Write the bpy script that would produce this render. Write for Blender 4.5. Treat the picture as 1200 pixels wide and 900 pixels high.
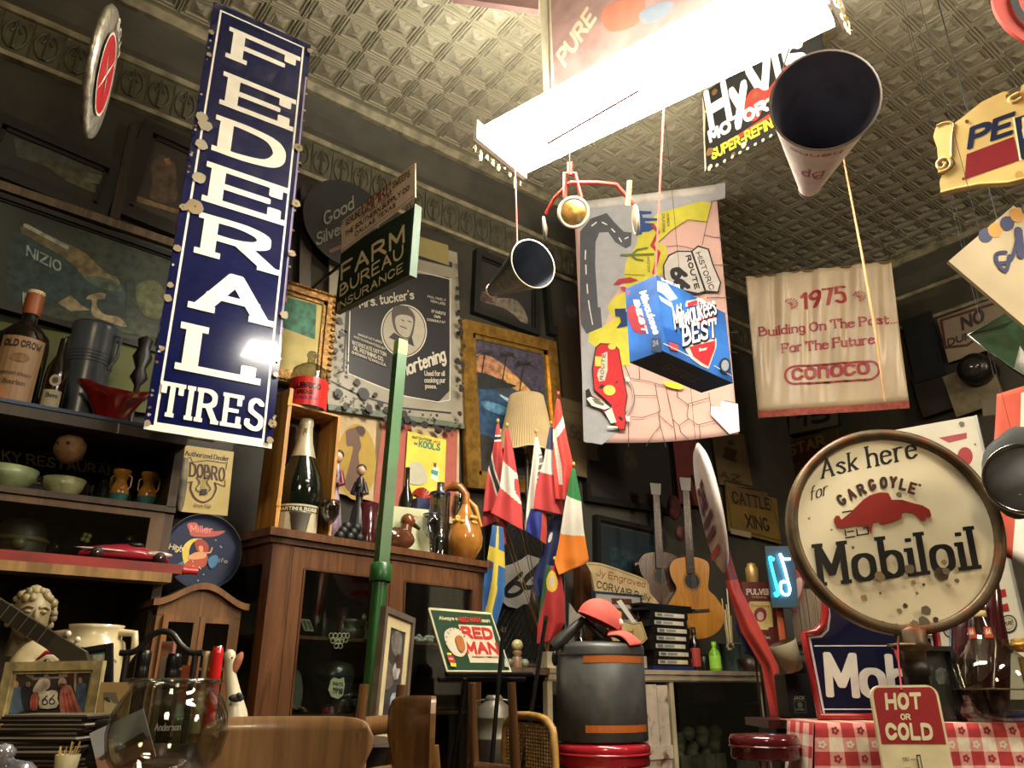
import bpy, math, random
from mathutils import Vector as V
from mathutils.geometry import tessellate_polygon
random.seed(7)
for _o in list(bpy.data.objects): bpy.data.objects.remove(_o)
SC = bpy.context.scene
COL = SC.collection
# ------------------------------------------------------------ camera
F = 900.0; PITCH = math.radians(21.5); YAW = math.radians(37.7); EYE = V((0, 0, .95))
cd = bpy.data.cameras.new('camera'); cd.sensor_width = 36; cd.lens = 36 * F / 1200; cd.clip_start = .02
cam = bpy.data.objects.new('camera', cd); COL.objects.link(cam)
cam.location = EYE; cam.rotation_euler = (math.pi / 2 + PITCH, 0, -YAW); SC.camera = cam
# ------------------------------------------------------------ light and exposure
w = bpy.data.worlds.new('room_air'); SC.world = w; w.use_nodes = True
w.node_tree.nodes['Background'].inputs[0].default_value = (.9, .8, .6, 1)
w.node_tree.nodes['Background'].inputs[1].default_value = .02
SC.view_settings.view_transform = 'Standard'; SC.view_settings.look = 'None'
SC.view_settings.gamma = 1; SC.view_settings.use_curve_mapping = False
SC.view_settings.exposure = 1.05
def area(name, loc, target, sx, sy, power, col):
    l = bpy.data.lights.new(name, 'AREA'); l.shape = 'RECTANGLE'; l.size = sx; l.size_y = sy
    l.energy = power; l.color = col
    o = bpy.data.objects.new(name, l); COL.objects.link(o); o.location = loc
    o.rotation_euler = (V(target) - V(loc)).to_track_quat('-Z', 'Y').to_euler()
    return o
area('rear_fluorescent_lamp', (2.1, -.9, 3.8), (2.1, -.9, 0), 1.2, .35, 50, (1, .93, .80))
area('far_rear_lamp', (-.9, -1.6, 3.0), (.8, 1.8, 1.2), .5, .5, 26, (1, .80, .52))
area('side_room_lamp', (3.6, -2.2, 3.0), (3.0, 1.6, 1.0), .6, .6, 38, (1, .80, .56))
LAMP_STRENGTH = 42.0
# ------------------------------------------------------------ pixel rays (points of the 1200 x 900 frame)
FW = V((math.sin(YAW) * math.cos(PITCH), math.cos(YAW) * math.cos(PITCH), math.sin(PITCH)))
RT = V((math.cos(YAW), -math.sin(YAW), 0)); UP = RT.cross(FW)
def ray(x, y): return FW + RT * ((x - 600) / F) + UP * ((450 - y) / F)
class Pl:                                        # a plane in the room
    def __init__(s, p, n): s.p = V(p); s.n = V(n).normalized()
    def hit(s, x, y):
        r = ray(x, y); return EYE + r * ((s.p - EYE).dot(s.n) / r.dot(s.n))
def PY(y): return Pl((0, y, 0), (0, -1, 0))
def PX(x): return Pl((x, 0, 0), (-1, 0, 0))
def PZ(z): return Pl((0, 0, z), (0, 0, 1))
def PD(d, x=600, y=806, yaw=None):                # vertical plane facing the viewer at depth d at that pixel
    p = EYE + ray(x, y) * d
    a = YAW if yaw is None else math.radians(yaw)
    return Pl(p, (-math.sin(a), -math.cos(a), 0))
def dep(p): return (V(p) - EYE).dot(FW)
def zs(ox, oy, s, t):
    a = [float(k) for k in t.split()]; return [(ox + a[i] / s, oy + a[i + 1] / s) for i in range(0, len(a), 2)]
class Fr:
    def __init__(s, o, u, v, n=None):
        s.o = V(o); s.u = V(u).normalized(); v = V(v); v = (v - s.u * v.dot(s.u)).normalized(); s.v = v
        s.n = s.u.cross(v) if n is None else V(n)
        s.pl = Pl(s.o, s.n); s.w = s.h = 1
    def P(s, a, b, c=0): return s.o + s.u * a + s.v * b + s.n * c
    def uv(s, x, y):
        p = s.pl.hit(x, y) - s.o; return (p.dot(s.u), p.dot(s.v))
    def off(s, c): 
        f = Fr(s.P(0, 0, c), s.u, s.v); f.w = s.w; f.h = s.h; return f
def rect(q, pl):                                 # TL TR BR BL pixels on a plane -> frame with origin bottom left
    a, b, c, d = [pl.hit(*k) for k in q]
    u = (b - a) + (c - d); v = (a - d) + (b - c)
    cen = (a + b + c + d) / 4; W = u.length / 2; H = v.length / 2
    f = Fr(V((0, 0, 0)), u, v); f.w = W; f.h = H
    f.o = cen - f.u * W / 2 - f.v * H / 2; f.pl = Pl(f.o, f.n)
    return f
def zfr(p, yaw=None, n=None):                      # upright frame at p; v is up, n towards the viewer (or yaw degrees)
    a = YAW if yaw is None else math.radians(yaw)
    return Fr(p, (math.cos(a), -math.sin(a), 0), (0, 0, 1))
# ------------------------------------------------------------ materials
_m = {}
def lin(h):
    c = [int(h[i:i + 2], 16) / 255 for i in (0, 2, 4)]
    return tuple(k / 12.92 if k <= .04045 else ((k + .055) / 1.055) ** 2.4 for k in c) + (1,)
def mat(h, rough=.55, metal=0, var=.18, scale=9, bump=0, coat=0, kind=''):
    key = (h, rough, metal, var, scale, bump, coat, kind)
    if key in _m: return _m[key]
    m = bpy.data.materials.new('paint_' + h); m.use_nodes = True; nt = m.node_tree; b = nt.nodes['Principled BSDF']
    b.inputs['Roughness'].default_value = rough; b.inputs['Metallic'].default_value = metal
    b.inputs['Coat Weight'].default_value = coat
    tc = nt.nodes.new('ShaderNodeTexCoord'); mp = nt.nodes.new('ShaderNodeMapping'); nt.links.new(tc.outputs['Object'], mp.inputs[0])
    if kind == 'wood': mp.inputs['Scale'].default_value = (1.2, 1.2, .12) if scale > 0 else (.12, 1.2, 1.2)
    nz = nt.nodes.new('ShaderNodeTexNoise'); nz.inputs['Scale'].default_value = abs(scale); nz.inputs['Detail'].default_value = 6
    if kind == 'wood': nz.inputs['Distortion'].default_value = 1.5
    nt.links.new(mp.outputs[0], nz.inputs['Vector'])
    mx = nt.nodes.new('ShaderNodeMix'); mx.data_type = 'RGBA'
    c = lin(h); mx.inputs[6].default_value = tuple(k * (1 - var) for k in c[:3]) + (1,)
    mx.inputs[7].default_value = tuple(min(1, k * (1 + var)) for k in c[:3]) + (1,)
    rm = nt.nodes.new('ShaderNodeMapRange'); rm.inputs[1].default_value = .35; rm.inputs[2].default_value = .65
    nt.links.new(nz.outputs[0], rm.inputs[0]); nt.links.new(rm.outputs[0], mx.inputs[0])
    src = mx.outputs[2]
    if kind == 'rust' or kind == 'dirt':
        n2 = nt.nodes.new('ShaderNodeTexNoise'); n2.inputs['Scale'].default_value = 14; n2.inputs['Detail'].default_value = 8
        nt.links.new(tc.outputs['Object'], n2.inputs['Vector'])
        r2 = nt.nodes.new('ShaderNodeMapRange'); r2.inputs[1].default_value = .56; r2.inputs[2].default_value = .66
        r2.inputs[4].default_value = .9 if kind == 'rust' else .45
        nt.links.new(n2.outputs[0], r2.inputs[0])
        m2 = nt.nodes.new('ShaderNodeMix'); m2.data_type = 'RGBA'; m2.inputs[7].default_value = lin('6a3a1c' if kind == 'rust' else '3a2f22')
        nt.links.new(r2.outputs[0], m2.inputs[0]); nt.links.new(src, m2.inputs[6]); src = m2.outputs[2]
    nt.links.new(src, b.inputs['Base Color'])
    if bump:
        bp = nt.nodes.new('ShaderNodeBump'); bp.inputs['Strength'].default_value = bump; bp.inputs['Distance'].default_value = .01
        nt.links.new(nz.outputs[0], bp.inputs['Height']); nt.links.new(bp.outputs[0], b.inputs['Normal'])
    _m[key] = m; return m
def wood(h, scale=22, rough=.4, var=.35): return mat(h, rough, 0, var, scale, .15, .15, 'wood')
def emis(h, s):
    k = (h, s, 'e')
    if k in _m: return _m[k]
    m = bpy.data.materials.new('glow_' + h); m.use_nodes = True; nt = m.node_tree; nt.nodes.clear()
    e = nt.nodes.new('ShaderNodeEmission'); e.inputs[0].default_value = lin(h); e.inputs[1].default_value = s
    o = nt.nodes.new('ShaderNodeOutputMaterial'); nt.links.new(e.outputs[0], o.inputs[0]); _m[k] = m; return m
def glass(h='e8f0ec', ior=1.45, rough=.03):
    k = (h, ior, rough, 'g')
    if k in _m: return _m[k]
    m = bpy.data.materials.new('glass_' + h); m.use_nodes = True; nt = m.node_tree; nt.nodes.clear()
    t = nt.nodes.new('ShaderNodeBsdfTransparent'); t.inputs[0].default_value = lin(h)
    g = nt.nodes.new('ShaderNodeBsdfGlossy'); g.inputs['Roughness'].default_value = rough
    lw = nt.nodes.new('ShaderNodeLayerWeight'); lw.inputs[0].default_value = .5
    pw = nt.nodes.new('ShaderNodeMath'); pw.operation = 'POWER'; pw.inputs[1].default_value = 3.2; nt.links.new(lw.outputs['Facing'], pw.inputs[0])
    fr = nt.nodes.new('ShaderNodeMath'); fr.operation = 'MULTIPLY_ADD'; fr.inputs[1].default_value = .75; fr.inputs[2].default_value = .05 if ior < 1.47 else .09; nt.links.new(pw.outputs[0], fr.inputs[0])
    x = nt.nodes.new('ShaderNodeMixShader'); o = nt.nodes.new('ShaderNodeOutputMaterial')
    nt.links.new(fr.outputs[0], x.inputs[0]); nt.links.new(t.outputs[0], x.inputs[1]); nt.links.new(g.outputs[0], x.inputs[2])
    nt.links.new(x.outputs[0], o.inputs[0]); _m[k] = m; return m
SC.cycles.transparent_max_bounces = 24
# ------------------------------------------------------------ mesh builder
def mm(x): return mat(x) if isinstance(x, str) else x
class MB:
    def __init__(s, m='888888'): s.v = []; s.f = []; s.k = []; s.sm = []; s.ms = [mm(m)]; s.c = 0
    def use(s, m):
        m = mm(m)
        if m not in s.ms: s.ms.append(m)
        s.c = s.ms.index(m); return s
    def add(s, vs, fs, sm=False):
        n = len(s.v); s.v += [V(p) for p in vs]
        for f in fs: s.f.append([i + n for i in f]); s.k.append(s.c); s.sm.append(sm)
        return s
    def box(s, fr, a, b, c, bev=0):              # ranges (u0,u1),(v0,v1),(n0,n1)
        if bev:
            return s.prism(fr, [(a[0] + bev, b[0]), (a[1] - bev, b[0]), (a[1], b[0] + bev), (a[1], b[1] - bev), (a[1] - bev, b[1]), (a[0] + bev, b[1]), (a[0], b[1] - bev), (a[0], b[0] + bev)], *c)
        p = [fr.P(x, y, z) for z in c for y in b for x in a]
        return s.add(p, [(0, 2, 3, 1), (4, 5, 7, 6), (0, 1, 5, 4), (2, 6, 7, 3), (0, 4, 6, 2), (1, 3, 7, 5)])
    def prism(s, fr, pts, c0, c1, sm=False):
        n = len(pts)
        A = sum(pts[i][0] * pts[(i + 1) % n][1] - pts[(i + 1) % n][0] * pts[i][1] for i in range(n))
        if A < 0: pts = pts[::-1]
        s.add([fr.P(x, y, c0) for x, y in pts], [tuple(range(n))[::-1]])
        s.add([fr.P(x, y, c1) for x, y in pts], [tuple(range(n))])
        return s.add([fr.P(x, y, c0) for x, y in pts] + [fr.P(x, y, c1) for x, y in pts], [(i, (i + 1) % n, n + (i + 1) % n, n + i) for i in range(n)], sm)
    def wbox(s, a, b): return s.box(WF, (a[0], b[0]), (a[1], b[1]), (a[2], b[2]))
    def tube(s, pts, r, n=8, closed=False, cap=True):
        pts = [V(p) for p in pts]; rs = r if isinstance(r, (list, tuple)) else [r] * len(pts); N = len(pts); vs = []
        ref = None
        for i, p in enumerate(pts):
            a = pts[(i - 1) % N] if (i or closed) else p; b = pts[(i + 1) % N] if (i < N - 1 or closed) else p
            t = (b - a).normalized()
            if ref is None: ref = t.orthogonal().normalized()
            ref = (ref - t * ref.dot(t)); ref = ref.normalized() if ref.length > 1e-6 else t.orthogonal().normalized()
            q = t.cross(ref)
            for k in range(n):
                an = 2 * math.pi * k / n; vs.append(p + (ref * math.cos(an) + q * math.sin(an)) * rs[i])
        fs = []
        for i in range(N if closed else N - 1):
            for k in range(n): j = (i + 1) % N; fs.append((i * n + k, i * n + (k + 1) % n, j * n + (k + 1) % n, j * n + k))
        s.add(vs, fs, True)
        if cap and not closed:
            s.add(vs[:n], [tuple(range(n))[::-1]]); s.add(vs[-n:], [tuple(range(n))])
        return s
    def lathe(s, base, prof, n=24, ax=(0, 0, 1), sm=True, sx=1):   # prof: (r,h)
        ax = V(ax).normalized(); a = (V((1, 0, 0)) - ax * ax.x); a = a.normalized() if a.length > .1 else ax.orthogonal().normalized(); b = ax.cross(a)
        vs = []; base = V(base)
        for r, h in prof:
            for k in range(n):
                t = 2 * math.pi * k / n; vs.append(base + ax * h + (a * math.cos(t) * sx + b * math.sin(t)) * max(r, 1e-5))
        fs = [(i * n + k, i * n + (k + 1) % n, (i + 1) * n + (k + 1) % n, (i + 1) * n + k) for i in range(len(prof) - 1) for k in range(n)]
        return s.add(vs, fs, sm)
    def ball(s, c, r, n=12, sc=(1, 1, 1), fn=None, fr=None):
        vs = []; m = max(5, n * 2 // 3); fr = fr or WF0
        for i in range(m + 1):
            t = math.pi * i / m
            for k in range(n):
                p = 2 * math.pi * k / n; d = V((math.sin(t) * math.cos(p), math.sin(t) * math.sin(p), -math.cos(t)))
                q = V((d.x * sc[0], d.y * sc[1], d.z * sc[2])) * r * (fn(d) if fn else 1)
                vs.append(V(c) + fr.u * q.x - fr.n * q.y + fr.v * q.z)
        return s.add(vs, [(i * n + k, i * n + (k + 1) % n, (i + 1) * n + (k + 1) % n, (i + 1) * n + k) for i in range(m) for k in range(n)], True)
    def sheet(s, fn, nu, nv, th=.002, col=None, sm=True):     # fn(a,b,c) a,b in 0..1
        W = nu + 1; base = len(s.v); vs = []
        for c in (th, 0):
            for j in range(nv + 1):
                for i in range(W): vs.append(fn(i / nu, j / nv, c))
        N = W * (nv + 1)
        for j in range(nv):
            for i in range(nu):
                if col: s.use(col((i + .5) / nu, (j + .5) / nv))
                a = j * W + i
                s.add([], [(a + base, a + 1 + base, a + W + 1 + base, a + W + base)], sm) if False else None
                s.f.append([a + base, a + 1 + base, a + W + 1 + base, a + W + base]); s.k.append(s.c); s.sm.append(sm)
                s.f.append([a + N + base, a + W + N + base, a + W + 1 + N + base, a + 1 + N + base]); s.k.append(s.c); s.sm.append(sm)
        rim = [i for i in range(W)] + [j * W + nu for j in range(1, nv + 1)] + [nv * W + i for i in range(nu - 1, -1, -1)] + [j * W for j in range(nv - 1, 0, -1)]
        for q in range(len(rim)):
            a, b = rim[q], rim[(q + 1) % len(rim)]; s.f.append([base + a, base + N + a, base + N + b, base + b]); s.k.append(s.c); s.sm.append(False)
        s.v += vs; return s
WF = Fr((0, 0, 0), (1, 0, 0), (0, 1, 0))
WF0 = Fr((0, 0, 0), (1, 0, 0), (0, 0, 1))          # u = x, v = up, n = -y
ORG = {}
def build(name, mb, parent=None, shade=None):
    if name == 'hanger_wire': mb.ms = [WIRE] * len(mb.ms)
    me = bpy.data.meshes.new(name); o0 = ORG.get(parent.name, V((0, 0, 0))) if parent else None
    if parent is None:
        xs = [p for p in mb.v]; o0 = V(((min(p.x for p in xs) + max(p.x for p in xs)) / 2, (min(p.y for p in xs) + max(p.y for p in xs)) / 2, min(p.z for p in xs)))
    me.from_pydata([tuple(p - o0) for p in mb.v], [], mb.f)
    for m in mb.ms: me.materials.append(m)
    me.polygons.foreach_set('material_index', mb.k); me.polygons.foreach_set('use_smooth', mb.sm); me.update()
    o = bpy.data.objects.new(name, me); COL.objects.link(o); ORG[o.name] = o0
    if parent is not None: o.parent = parent
    else: o.location = o0
    return o
def tag(o, label, cat, group=None, kind=None):
    o['label'] = label; o['category'] = cat
    if group: o['group'] = group
    if kind: o['kind'] = kind
    return o
def thing(name, label, cat, loc, group=None):
    o = bpy.data.objects.new(name, None); COL.objects.link(o); o.location = V(loc); o.empty_display_size = .05; ORG[o.name] = V(loc)
    return tag(o, label, cat, group)
def solo(name, label, cat, mb, group=None): return tag(build(name, mb), label, cat, group)
def struct(name, mb, parent=None):
    o = build(name, mb, parent)
    if parent is None: o['kind'] = 'structure'
    return o
# ------------------------------------------------------------ lettering
GL = {'A': '003860 1353', 'B': '0008 ~083855473404 ~04345562513000', 'C': '~665738170411305162', 'D': '0008 ~08285764512000', 'E': '0008 0858 0444 0050 5856 5052',
 'F': '0008 0858 0444 5856', 'G': '~66573817041130516264 6434', 'H': '0008 6068 0464', 'I': '0008', 'J': '~484541300102', 'K': '0008 5803 2550', 'L': '0008 0050 5052',
 'M': '0008 0832 3268 6860', 'N': '0008 0860 6068', 'O': '~38170411305164573828', 'P': '0008 ~083857553404', 'Q': '~38170411305164573828 426a', 'R': '0008 ~083857553404 3460',
 'S': '~57381715345351300102', 'T': '3038 0868 0806 6866', 'U': '~080502306265680', 'V': '083068', 'W': '0820 2046 4660 6088', 'X': '0860 0068', 'Y': '0834 6834 3430', 'Z': '08680060',
 'a': '~4425040220304142 4540', 'b': '0008 ~042544412001', 'c': '~442504010030 41', 'd': '~442504012041 4048', 'e': '0343 ~434425040120 41', 'f': '~3827241410 0535', 'g': '~442504012142 ~45424a2c0b',
 'h': '0008 ~04254440', 'i': '0005 0707', 'j': '~15110b 1717', 'k': '0008 4502 1340', 'l': '0008', 'm': '0005 ~04253430 ~34556460', 'n': '0005 ~04254440', 'o': '~2504012041442505',
 'p': '050c ~042544412001', 'q': '~442504012041 454c', 'r': '0005 ~031535', 's': '~44250423412001', 't': '~17112031 0535', 'u': '~05012041 4540', 'v': '052045', 'w': '0510 1034 3450 5065', 'x': '0540 0045', 'y': '0520 450c', 'z': '05450040',
 '0': '~28060220426628', '1': '062820', '2': '~06284756 5600 0050', '3': '~062847442 ~2444422001', '4': '4048 4802 0252', '5': '4808 0805 ~053543412001', '6': '~4826040120414325 04', '7': '084820', '8': '~281725344341200103142547482 8', '9': '~450424064726 ~474220',
 '.': '0000', ',': '000a', "'": '0807', '-': '0333', '&': '~501627381 7', '!': '0803 0000', '/': '0058'}
GL['o'] = '~2504012041442515'; GL['O'] = '~381704113051645738'; GL['Q'] = GL['O'] + ' 426a'; GL['o'] = '~25040120414425'
GL['c'] = '~4425040120 41'.replace(' ', ''); GL['e'] = '0343 ~43442504012041'; GL['a'] = '~442504012041 4540'; GL['U'] = '~0803123... '
GL['U'] = '~08040211305164'.replace('0211', '0111') + '68'; GL['0'] = '~280601203141462 8'.replace(' ', ''); GL['0'] = '~2817140120414 '.strip()
GL['0'] = '~28060120414628'; GL['6'] = '~482604012041432503'; GL['8'] = '~281714345120011434472 8'.replace(' ', ''); GL['9'] = '~452504062847454220'
GL['3'] = '~06284724 ~2443412001'; GL['&'] = '~502638270141 5'.replace(' ', ''); GL['W'] = '0820 2045 4560 6088'
GL['8'] = '~2806244220020 4264628'.replace(' ', '')
_D = {**{str(i): i for i in range(10)}, 'a': -1, 'b': -2, 'c': -3}
def catmull(p, n=5):
    out = []; c = p[0] == p[-1]
    for i in range(len(p) - 1):
        a = p[i - 1] if i else (p[-2] if c else p[0]); b = p[i]; d = p[i + 1]; e = p[i + 2] if i + 2 < len(p) else (p[1] if c else p[-1])
        for k in range(n):
            t = k / n
            out.append(tuple(.5 * (2 * b[j] + (d[j] - a[j]) * t + (2 * a[j] - 5 * b[j] + 4 * d[j] - e[j]) * t * t + (3 * b[j] - a[j] - 3 * d[j] + e[j]) * t ** 3) for j in (0, 1)))
    return out + [p[-1]]
_gc = {}
def glyph(ch):
    if ch in _gc: return _gc[ch]
    st = []; wd = 0
    for s in GL.get(ch, '').split():
        cur = s[0] == '~'; s = s.lstrip('~'); p = [(_D[s[i]], _D[s[i + 1]]) for i in range(0, len(s) - 1, 2)]
        if len(p) == 1: p = p * 2
        wd = max(wd, max(q[0] for q in p)); st.append((p, cur))
    _gc[ch] = (st, wd); return _gc[ch]
def hull(pts):
    pts = sorted(set((round(a, 6), round(b, 6)) for a, b in pts))
    def half(ps):
        h = []
        for p in ps:
            while len(h) > 1 and (h[-1][0] - h[-2][0]) * (p[1] - h[-2][1]) - (h[-1][1] - h[-2][1]) * (p[0] - h[-2][0]) <= 0: h.pop()
            h.append(p)
        return h
    a = half(pts); b = half(pts[::-1]); return a[:-1] + b[:-1]
class Pr:                                        # flat print on a frame (or any surface map fn(u,v,h))
    def __init__(s, fr, z=.0006, fn=None, rough=.5, maxe=None, dz=.00035, coat=0):
        s.fr = fr; s.z = z; s.mb = MB(); s.mb.ms = []; s.fn = fn or fr.P; s.rough = rough; s.maxe = maxe; s.dz = dz; s.coat = coat; s.var = .06; s.sc = 20
    def _c(s, c): s.mb.use(c if not isinstance(c, str) else mat(c, s.rough, 0, s.var, s.sc, 0, s.coat))
    def tri(s, a, b, c, d=0):
        if s.maxe and d < 6:
            l = [math.dist(a, b), math.dist(b, c), math.dist(c, a)]; k = max(range(3), key=lambda i: l[i])
            if l[k] > s.maxe:
                p = [a, b, c]; x, y, z = p[k], p[(k + 1) % 3], p[(k + 2) % 3]; m = ((x[0] + y[0]) / 2, (x[1] + y[1]) / 2)
                s.tri(x, m, z, d + 1); s.tri(m, y, z, d + 1); return
        s.mb.add([s.fn(*a, s.z), s.fn(*b, s.z), s.fn(*c, s.z)], [(0, 1, 2)])
    def _poly(s, p):
        n = len(p)
        if sum(p[i][0] * p[(i + 1) % n][1] - p[(i + 1) % n][0] * p[i][1] for i in range(n)) < 0: p = p[::-1]
        if s.maxe:
            for t in tessellate_polygon([[V((a, b, 0)) for a, b in p]]): 
                q = [p[i] for i in t]
                if (q[1][0] - q[0][0]) * (q[2][1] - q[0][1]) - (q[1][1] - q[0][1]) * (q[2][0] - q[0][0]) < 0: q = q[::-1]
                s.tri(*q)
        else: s.mb.add([s.fn(a, b, s.z) for a, b in p], [tuple(range(n))])
    def poly(s, c, p): s._c(c); s._poly(p); s.z += s.dz; return s
    def px(s, c, p, smooth=False):
        p = [s.fr.uv(*q) for q in p]
        if smooth: p = catmull(p + [p[0]], 4)[:-1]
        return s.poly(c, p)
    def line(s, c, pts, w, closed=False, px=False, smooth=False):
        if px: pts = [s.fr.uv(*q) for q in pts]
        if smooth: pts = catmull(pts, 5)
        if closed: pts = pts + [pts[0]]
        s._c(c); oc = [(math.cos(k * math.pi / 4) * w / 2, math.sin(k * math.pi / 4) * w / 2) for k in range(8)]
        for i, (a, b) in enumerate(zip(pts, pts[1:])):
            s.z += (1.6e-5 if i % 2 else -1.6e-5)
            s._poly(hull([(a[0] + x, a[1] + y) for x, y in oc] + [(b[0] + x, b[1] + y) for x, y in oc]))
        s.z += s.dz; return s
    def disc(s, c, x, y, rx, ry=None, n=36, rot=0):
        ry = ry or rx; cs, sn = math.cos(rot), math.sin(rot)
        return s.poly(c, [(x + rx * math.cos(t) * cs - ry * math.sin(t) * sn, y + rx * math.cos(t) * sn + ry * math.sin(t) * cs) for t in [2 * math.pi * k / n for k in range(n)]])
    def discpx(s, c, x, y, rx, ry=None, n=28):
        ry = ry or rx; return s.px(c, [(x + rx * math.cos(2 * math.pi * k / n), y + ry * math.sin(2 * math.pi * k / n)) for k in range(n)])
    def rc(s, c, x0, y0, x1, y1): return s.poly(c, [(x0, y0), (x1, y0), (x1, y1), (x0, y1)])
    def blob(s, c, x, y, r, seed=1, n=14, j=.3):
        R = random.Random(seed); return s.poly(c, [(x + r * (1 - j * R.random()) * math.cos(2 * math.pi * k / n), y + r * (1 - j * R.random()) * math.sin(2 * math.pi * k / n)) for k in range(n)])
    def blobpx(s, c, x, y, r, seed=1): a = s.fr.uv(x, y); b = s.fr.uv(x + r, y); return s.blob(c, a[0], a[1], abs(b[0] - a[0]), seed)
    def text(s, c, t, o, ex, ey, W=.18, T=None, serif=0, sp=2.2, sm=5, wh=None):
        # o origin, ex = vector spanning the whole line, ey = vector of a cap's height (all in surface units)
        T = W if T is None else T; s._c(c); tot = 0; pos = []
        for ch in t:
            pos.append(tot); tot += (2.5 if ch == ' ' else glyph(ch)[1] + sp)
        tot -= sp
        Lx = math.hypot(*ex); Ly = math.hypot(*ey); 
        nx = W * Ly / Lx / 2 if wh is None else wh / 2; ny = T / 2                   # nib half sizes in (ex,ey) units
        tot = max(tot, 1e-6) if tot > 0 else 1
        nx = min(nx, .95 / (tot + 1.9)) if len(t) > 1 else nx
        kx = (1 - 2 * nx) / tot if tot > 1e-3 and len(t) > 1 or (glyph(t[0])[1] > 0) else 0
        ky = (1 - 2 * ny) / 8
        cc = .75 if serif else .6
        nib = [(nx, ny * cc), (nx * cc, ny), (-nx * cc, ny), (-nx, ny * cc), (-nx, -ny * cc), (-nx * cc, -ny), (nx * cc, -ny), (nx, -ny * cc)]
        z0 = s.z; cnt = [0]
        def out(p):
            cnt[0] += 1; s.z = z0 + (cnt[0] * 7 % 11) * 1.6e-5
            s._poly([(o[0] + ex[0] * a + ey[0] * b, o[1] + ex[1] * a + ey[1] * b) for a, b in p]); s.z = z0
        for ch, x0 in zip(t, pos):
            for gi, (p, cur) in enumerate(glyph(ch)[0]):
                if not serif and ch in 'EFLT' and gi >= {'E': 4, 'F': 3, 'L': 2, 'T': 2}[ch]: continue
                q = [(nx + (x0 + a) * kx, ny + b * ky) for a, b in (catmull(p, sm) if cur else p)]
                for a, b in zip(q, q[1:]): out(hull([(a[0] + x, a[1] + y) for x, y in nib] + [(b[0] + x, b[1] + y) for x, y in nib]))
                if serif and ch not in '.,-\'':
                    for e, e2 in ((p[0], p[1]), (p[-1], p[-2])):
                        if e == e2: continue
                        if e[1] in (0, 8, 5, -3) and abs(e[1] - e2[1]) >= abs(e[0] - e2[0]) * .9 and abs(e[1] - e2[1]) > 1 and not (cur and e[1] in (8, 0) and ch in 'fSsg'):
                            X = nx + (x0 + e[0]) * kx; Y = ny + e[1] * ky; g = serif * nx; h = min(ny, .07)
                            yy = Y + (ny - h) * (-1 if e[1] in (0, -3) else 1)
                            l, r = (g, g) if e[1] != 5 else (g, nx * .5)
                            out([(X - l, yy - h), (X + r, yy - h), (X + r, yy + h), (X - l, yy + h)])
        s.z += s.dz; return s
    def textpx(s, c, t, p0, p1, pt, **k):
        a = s.fr.uv(*p0); b = s.fr.uv(*p1); d = s.fr.uv(*pt); return s.text(c, t, a, (b[0] - a[0], b[1] - a[1]), (d[0] - a[0], d[1] - a[1]), **k)
    def arc(s, c, t, cx, cy, r, a0, a1, h, W=.2, serif=0):   # letters on an arc, degrees, clockwise reading for a0 > a1
        n = len(t)
        for i, ch in enumerate(t):
            if ch == ' ': continue
            a = math.radians(a0 + (a1 - a0) * (i + .5) / n); wl = abs(math.radians(a1 - a0)) * r / n * .8
            rd = (math.cos(a), math.sin(a)); tx = (rd[1], -rd[0])
            if a1 > a0: tx = (-tx[0], -tx[1]); rd2 = (-rd[0], -rd[1]); o = (cx + rd[0] * (r + h) - tx[0] * wl / 2, cy + rd[1] * (r + h) - tx[1] * wl / 2)
            else: rd2 = rd; o = (cx + rd[0] * r - tx[0] * wl / 2, cy + rd[1] * r - tx[1] * wl / 2)
            if ch in 'Iil1': o = (o[0] + tx[0] * wl * .4, o[1] + tx[1] * wl * .4); w2 = wl * .2
            else: w2 = wl
            s.text(c, ch, o, (tx[0] * w2, tx[1] * w2), (rd2[0] * h, rd2[1] * h), W=W, serif=serif); s.z -= s.dz
        s.z += s.dz; return s
    def done(s, parent, name='print'):
        return build(name, s.mb, parent)
def board(name, label, cat, q, pl, base, th=.006, rough=.5, group=None, bev=0, pname='panel', hang=None):
    """flat sign from four pixels on a plane: thing > panel + print"""
    f = rect(q, pl); r = thing(name, label, cat, f.P(f.w / 2, 0, 0), group)
    m = MB(base if not isinstance(base, str) else mat(base, rough, 0, .12, 8)); m.box(f, (0, f.w), (0, f.h), (-th, 0), bev); build(pname, m, r)
    return r, f, Pr(f, rough=rough)
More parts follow.
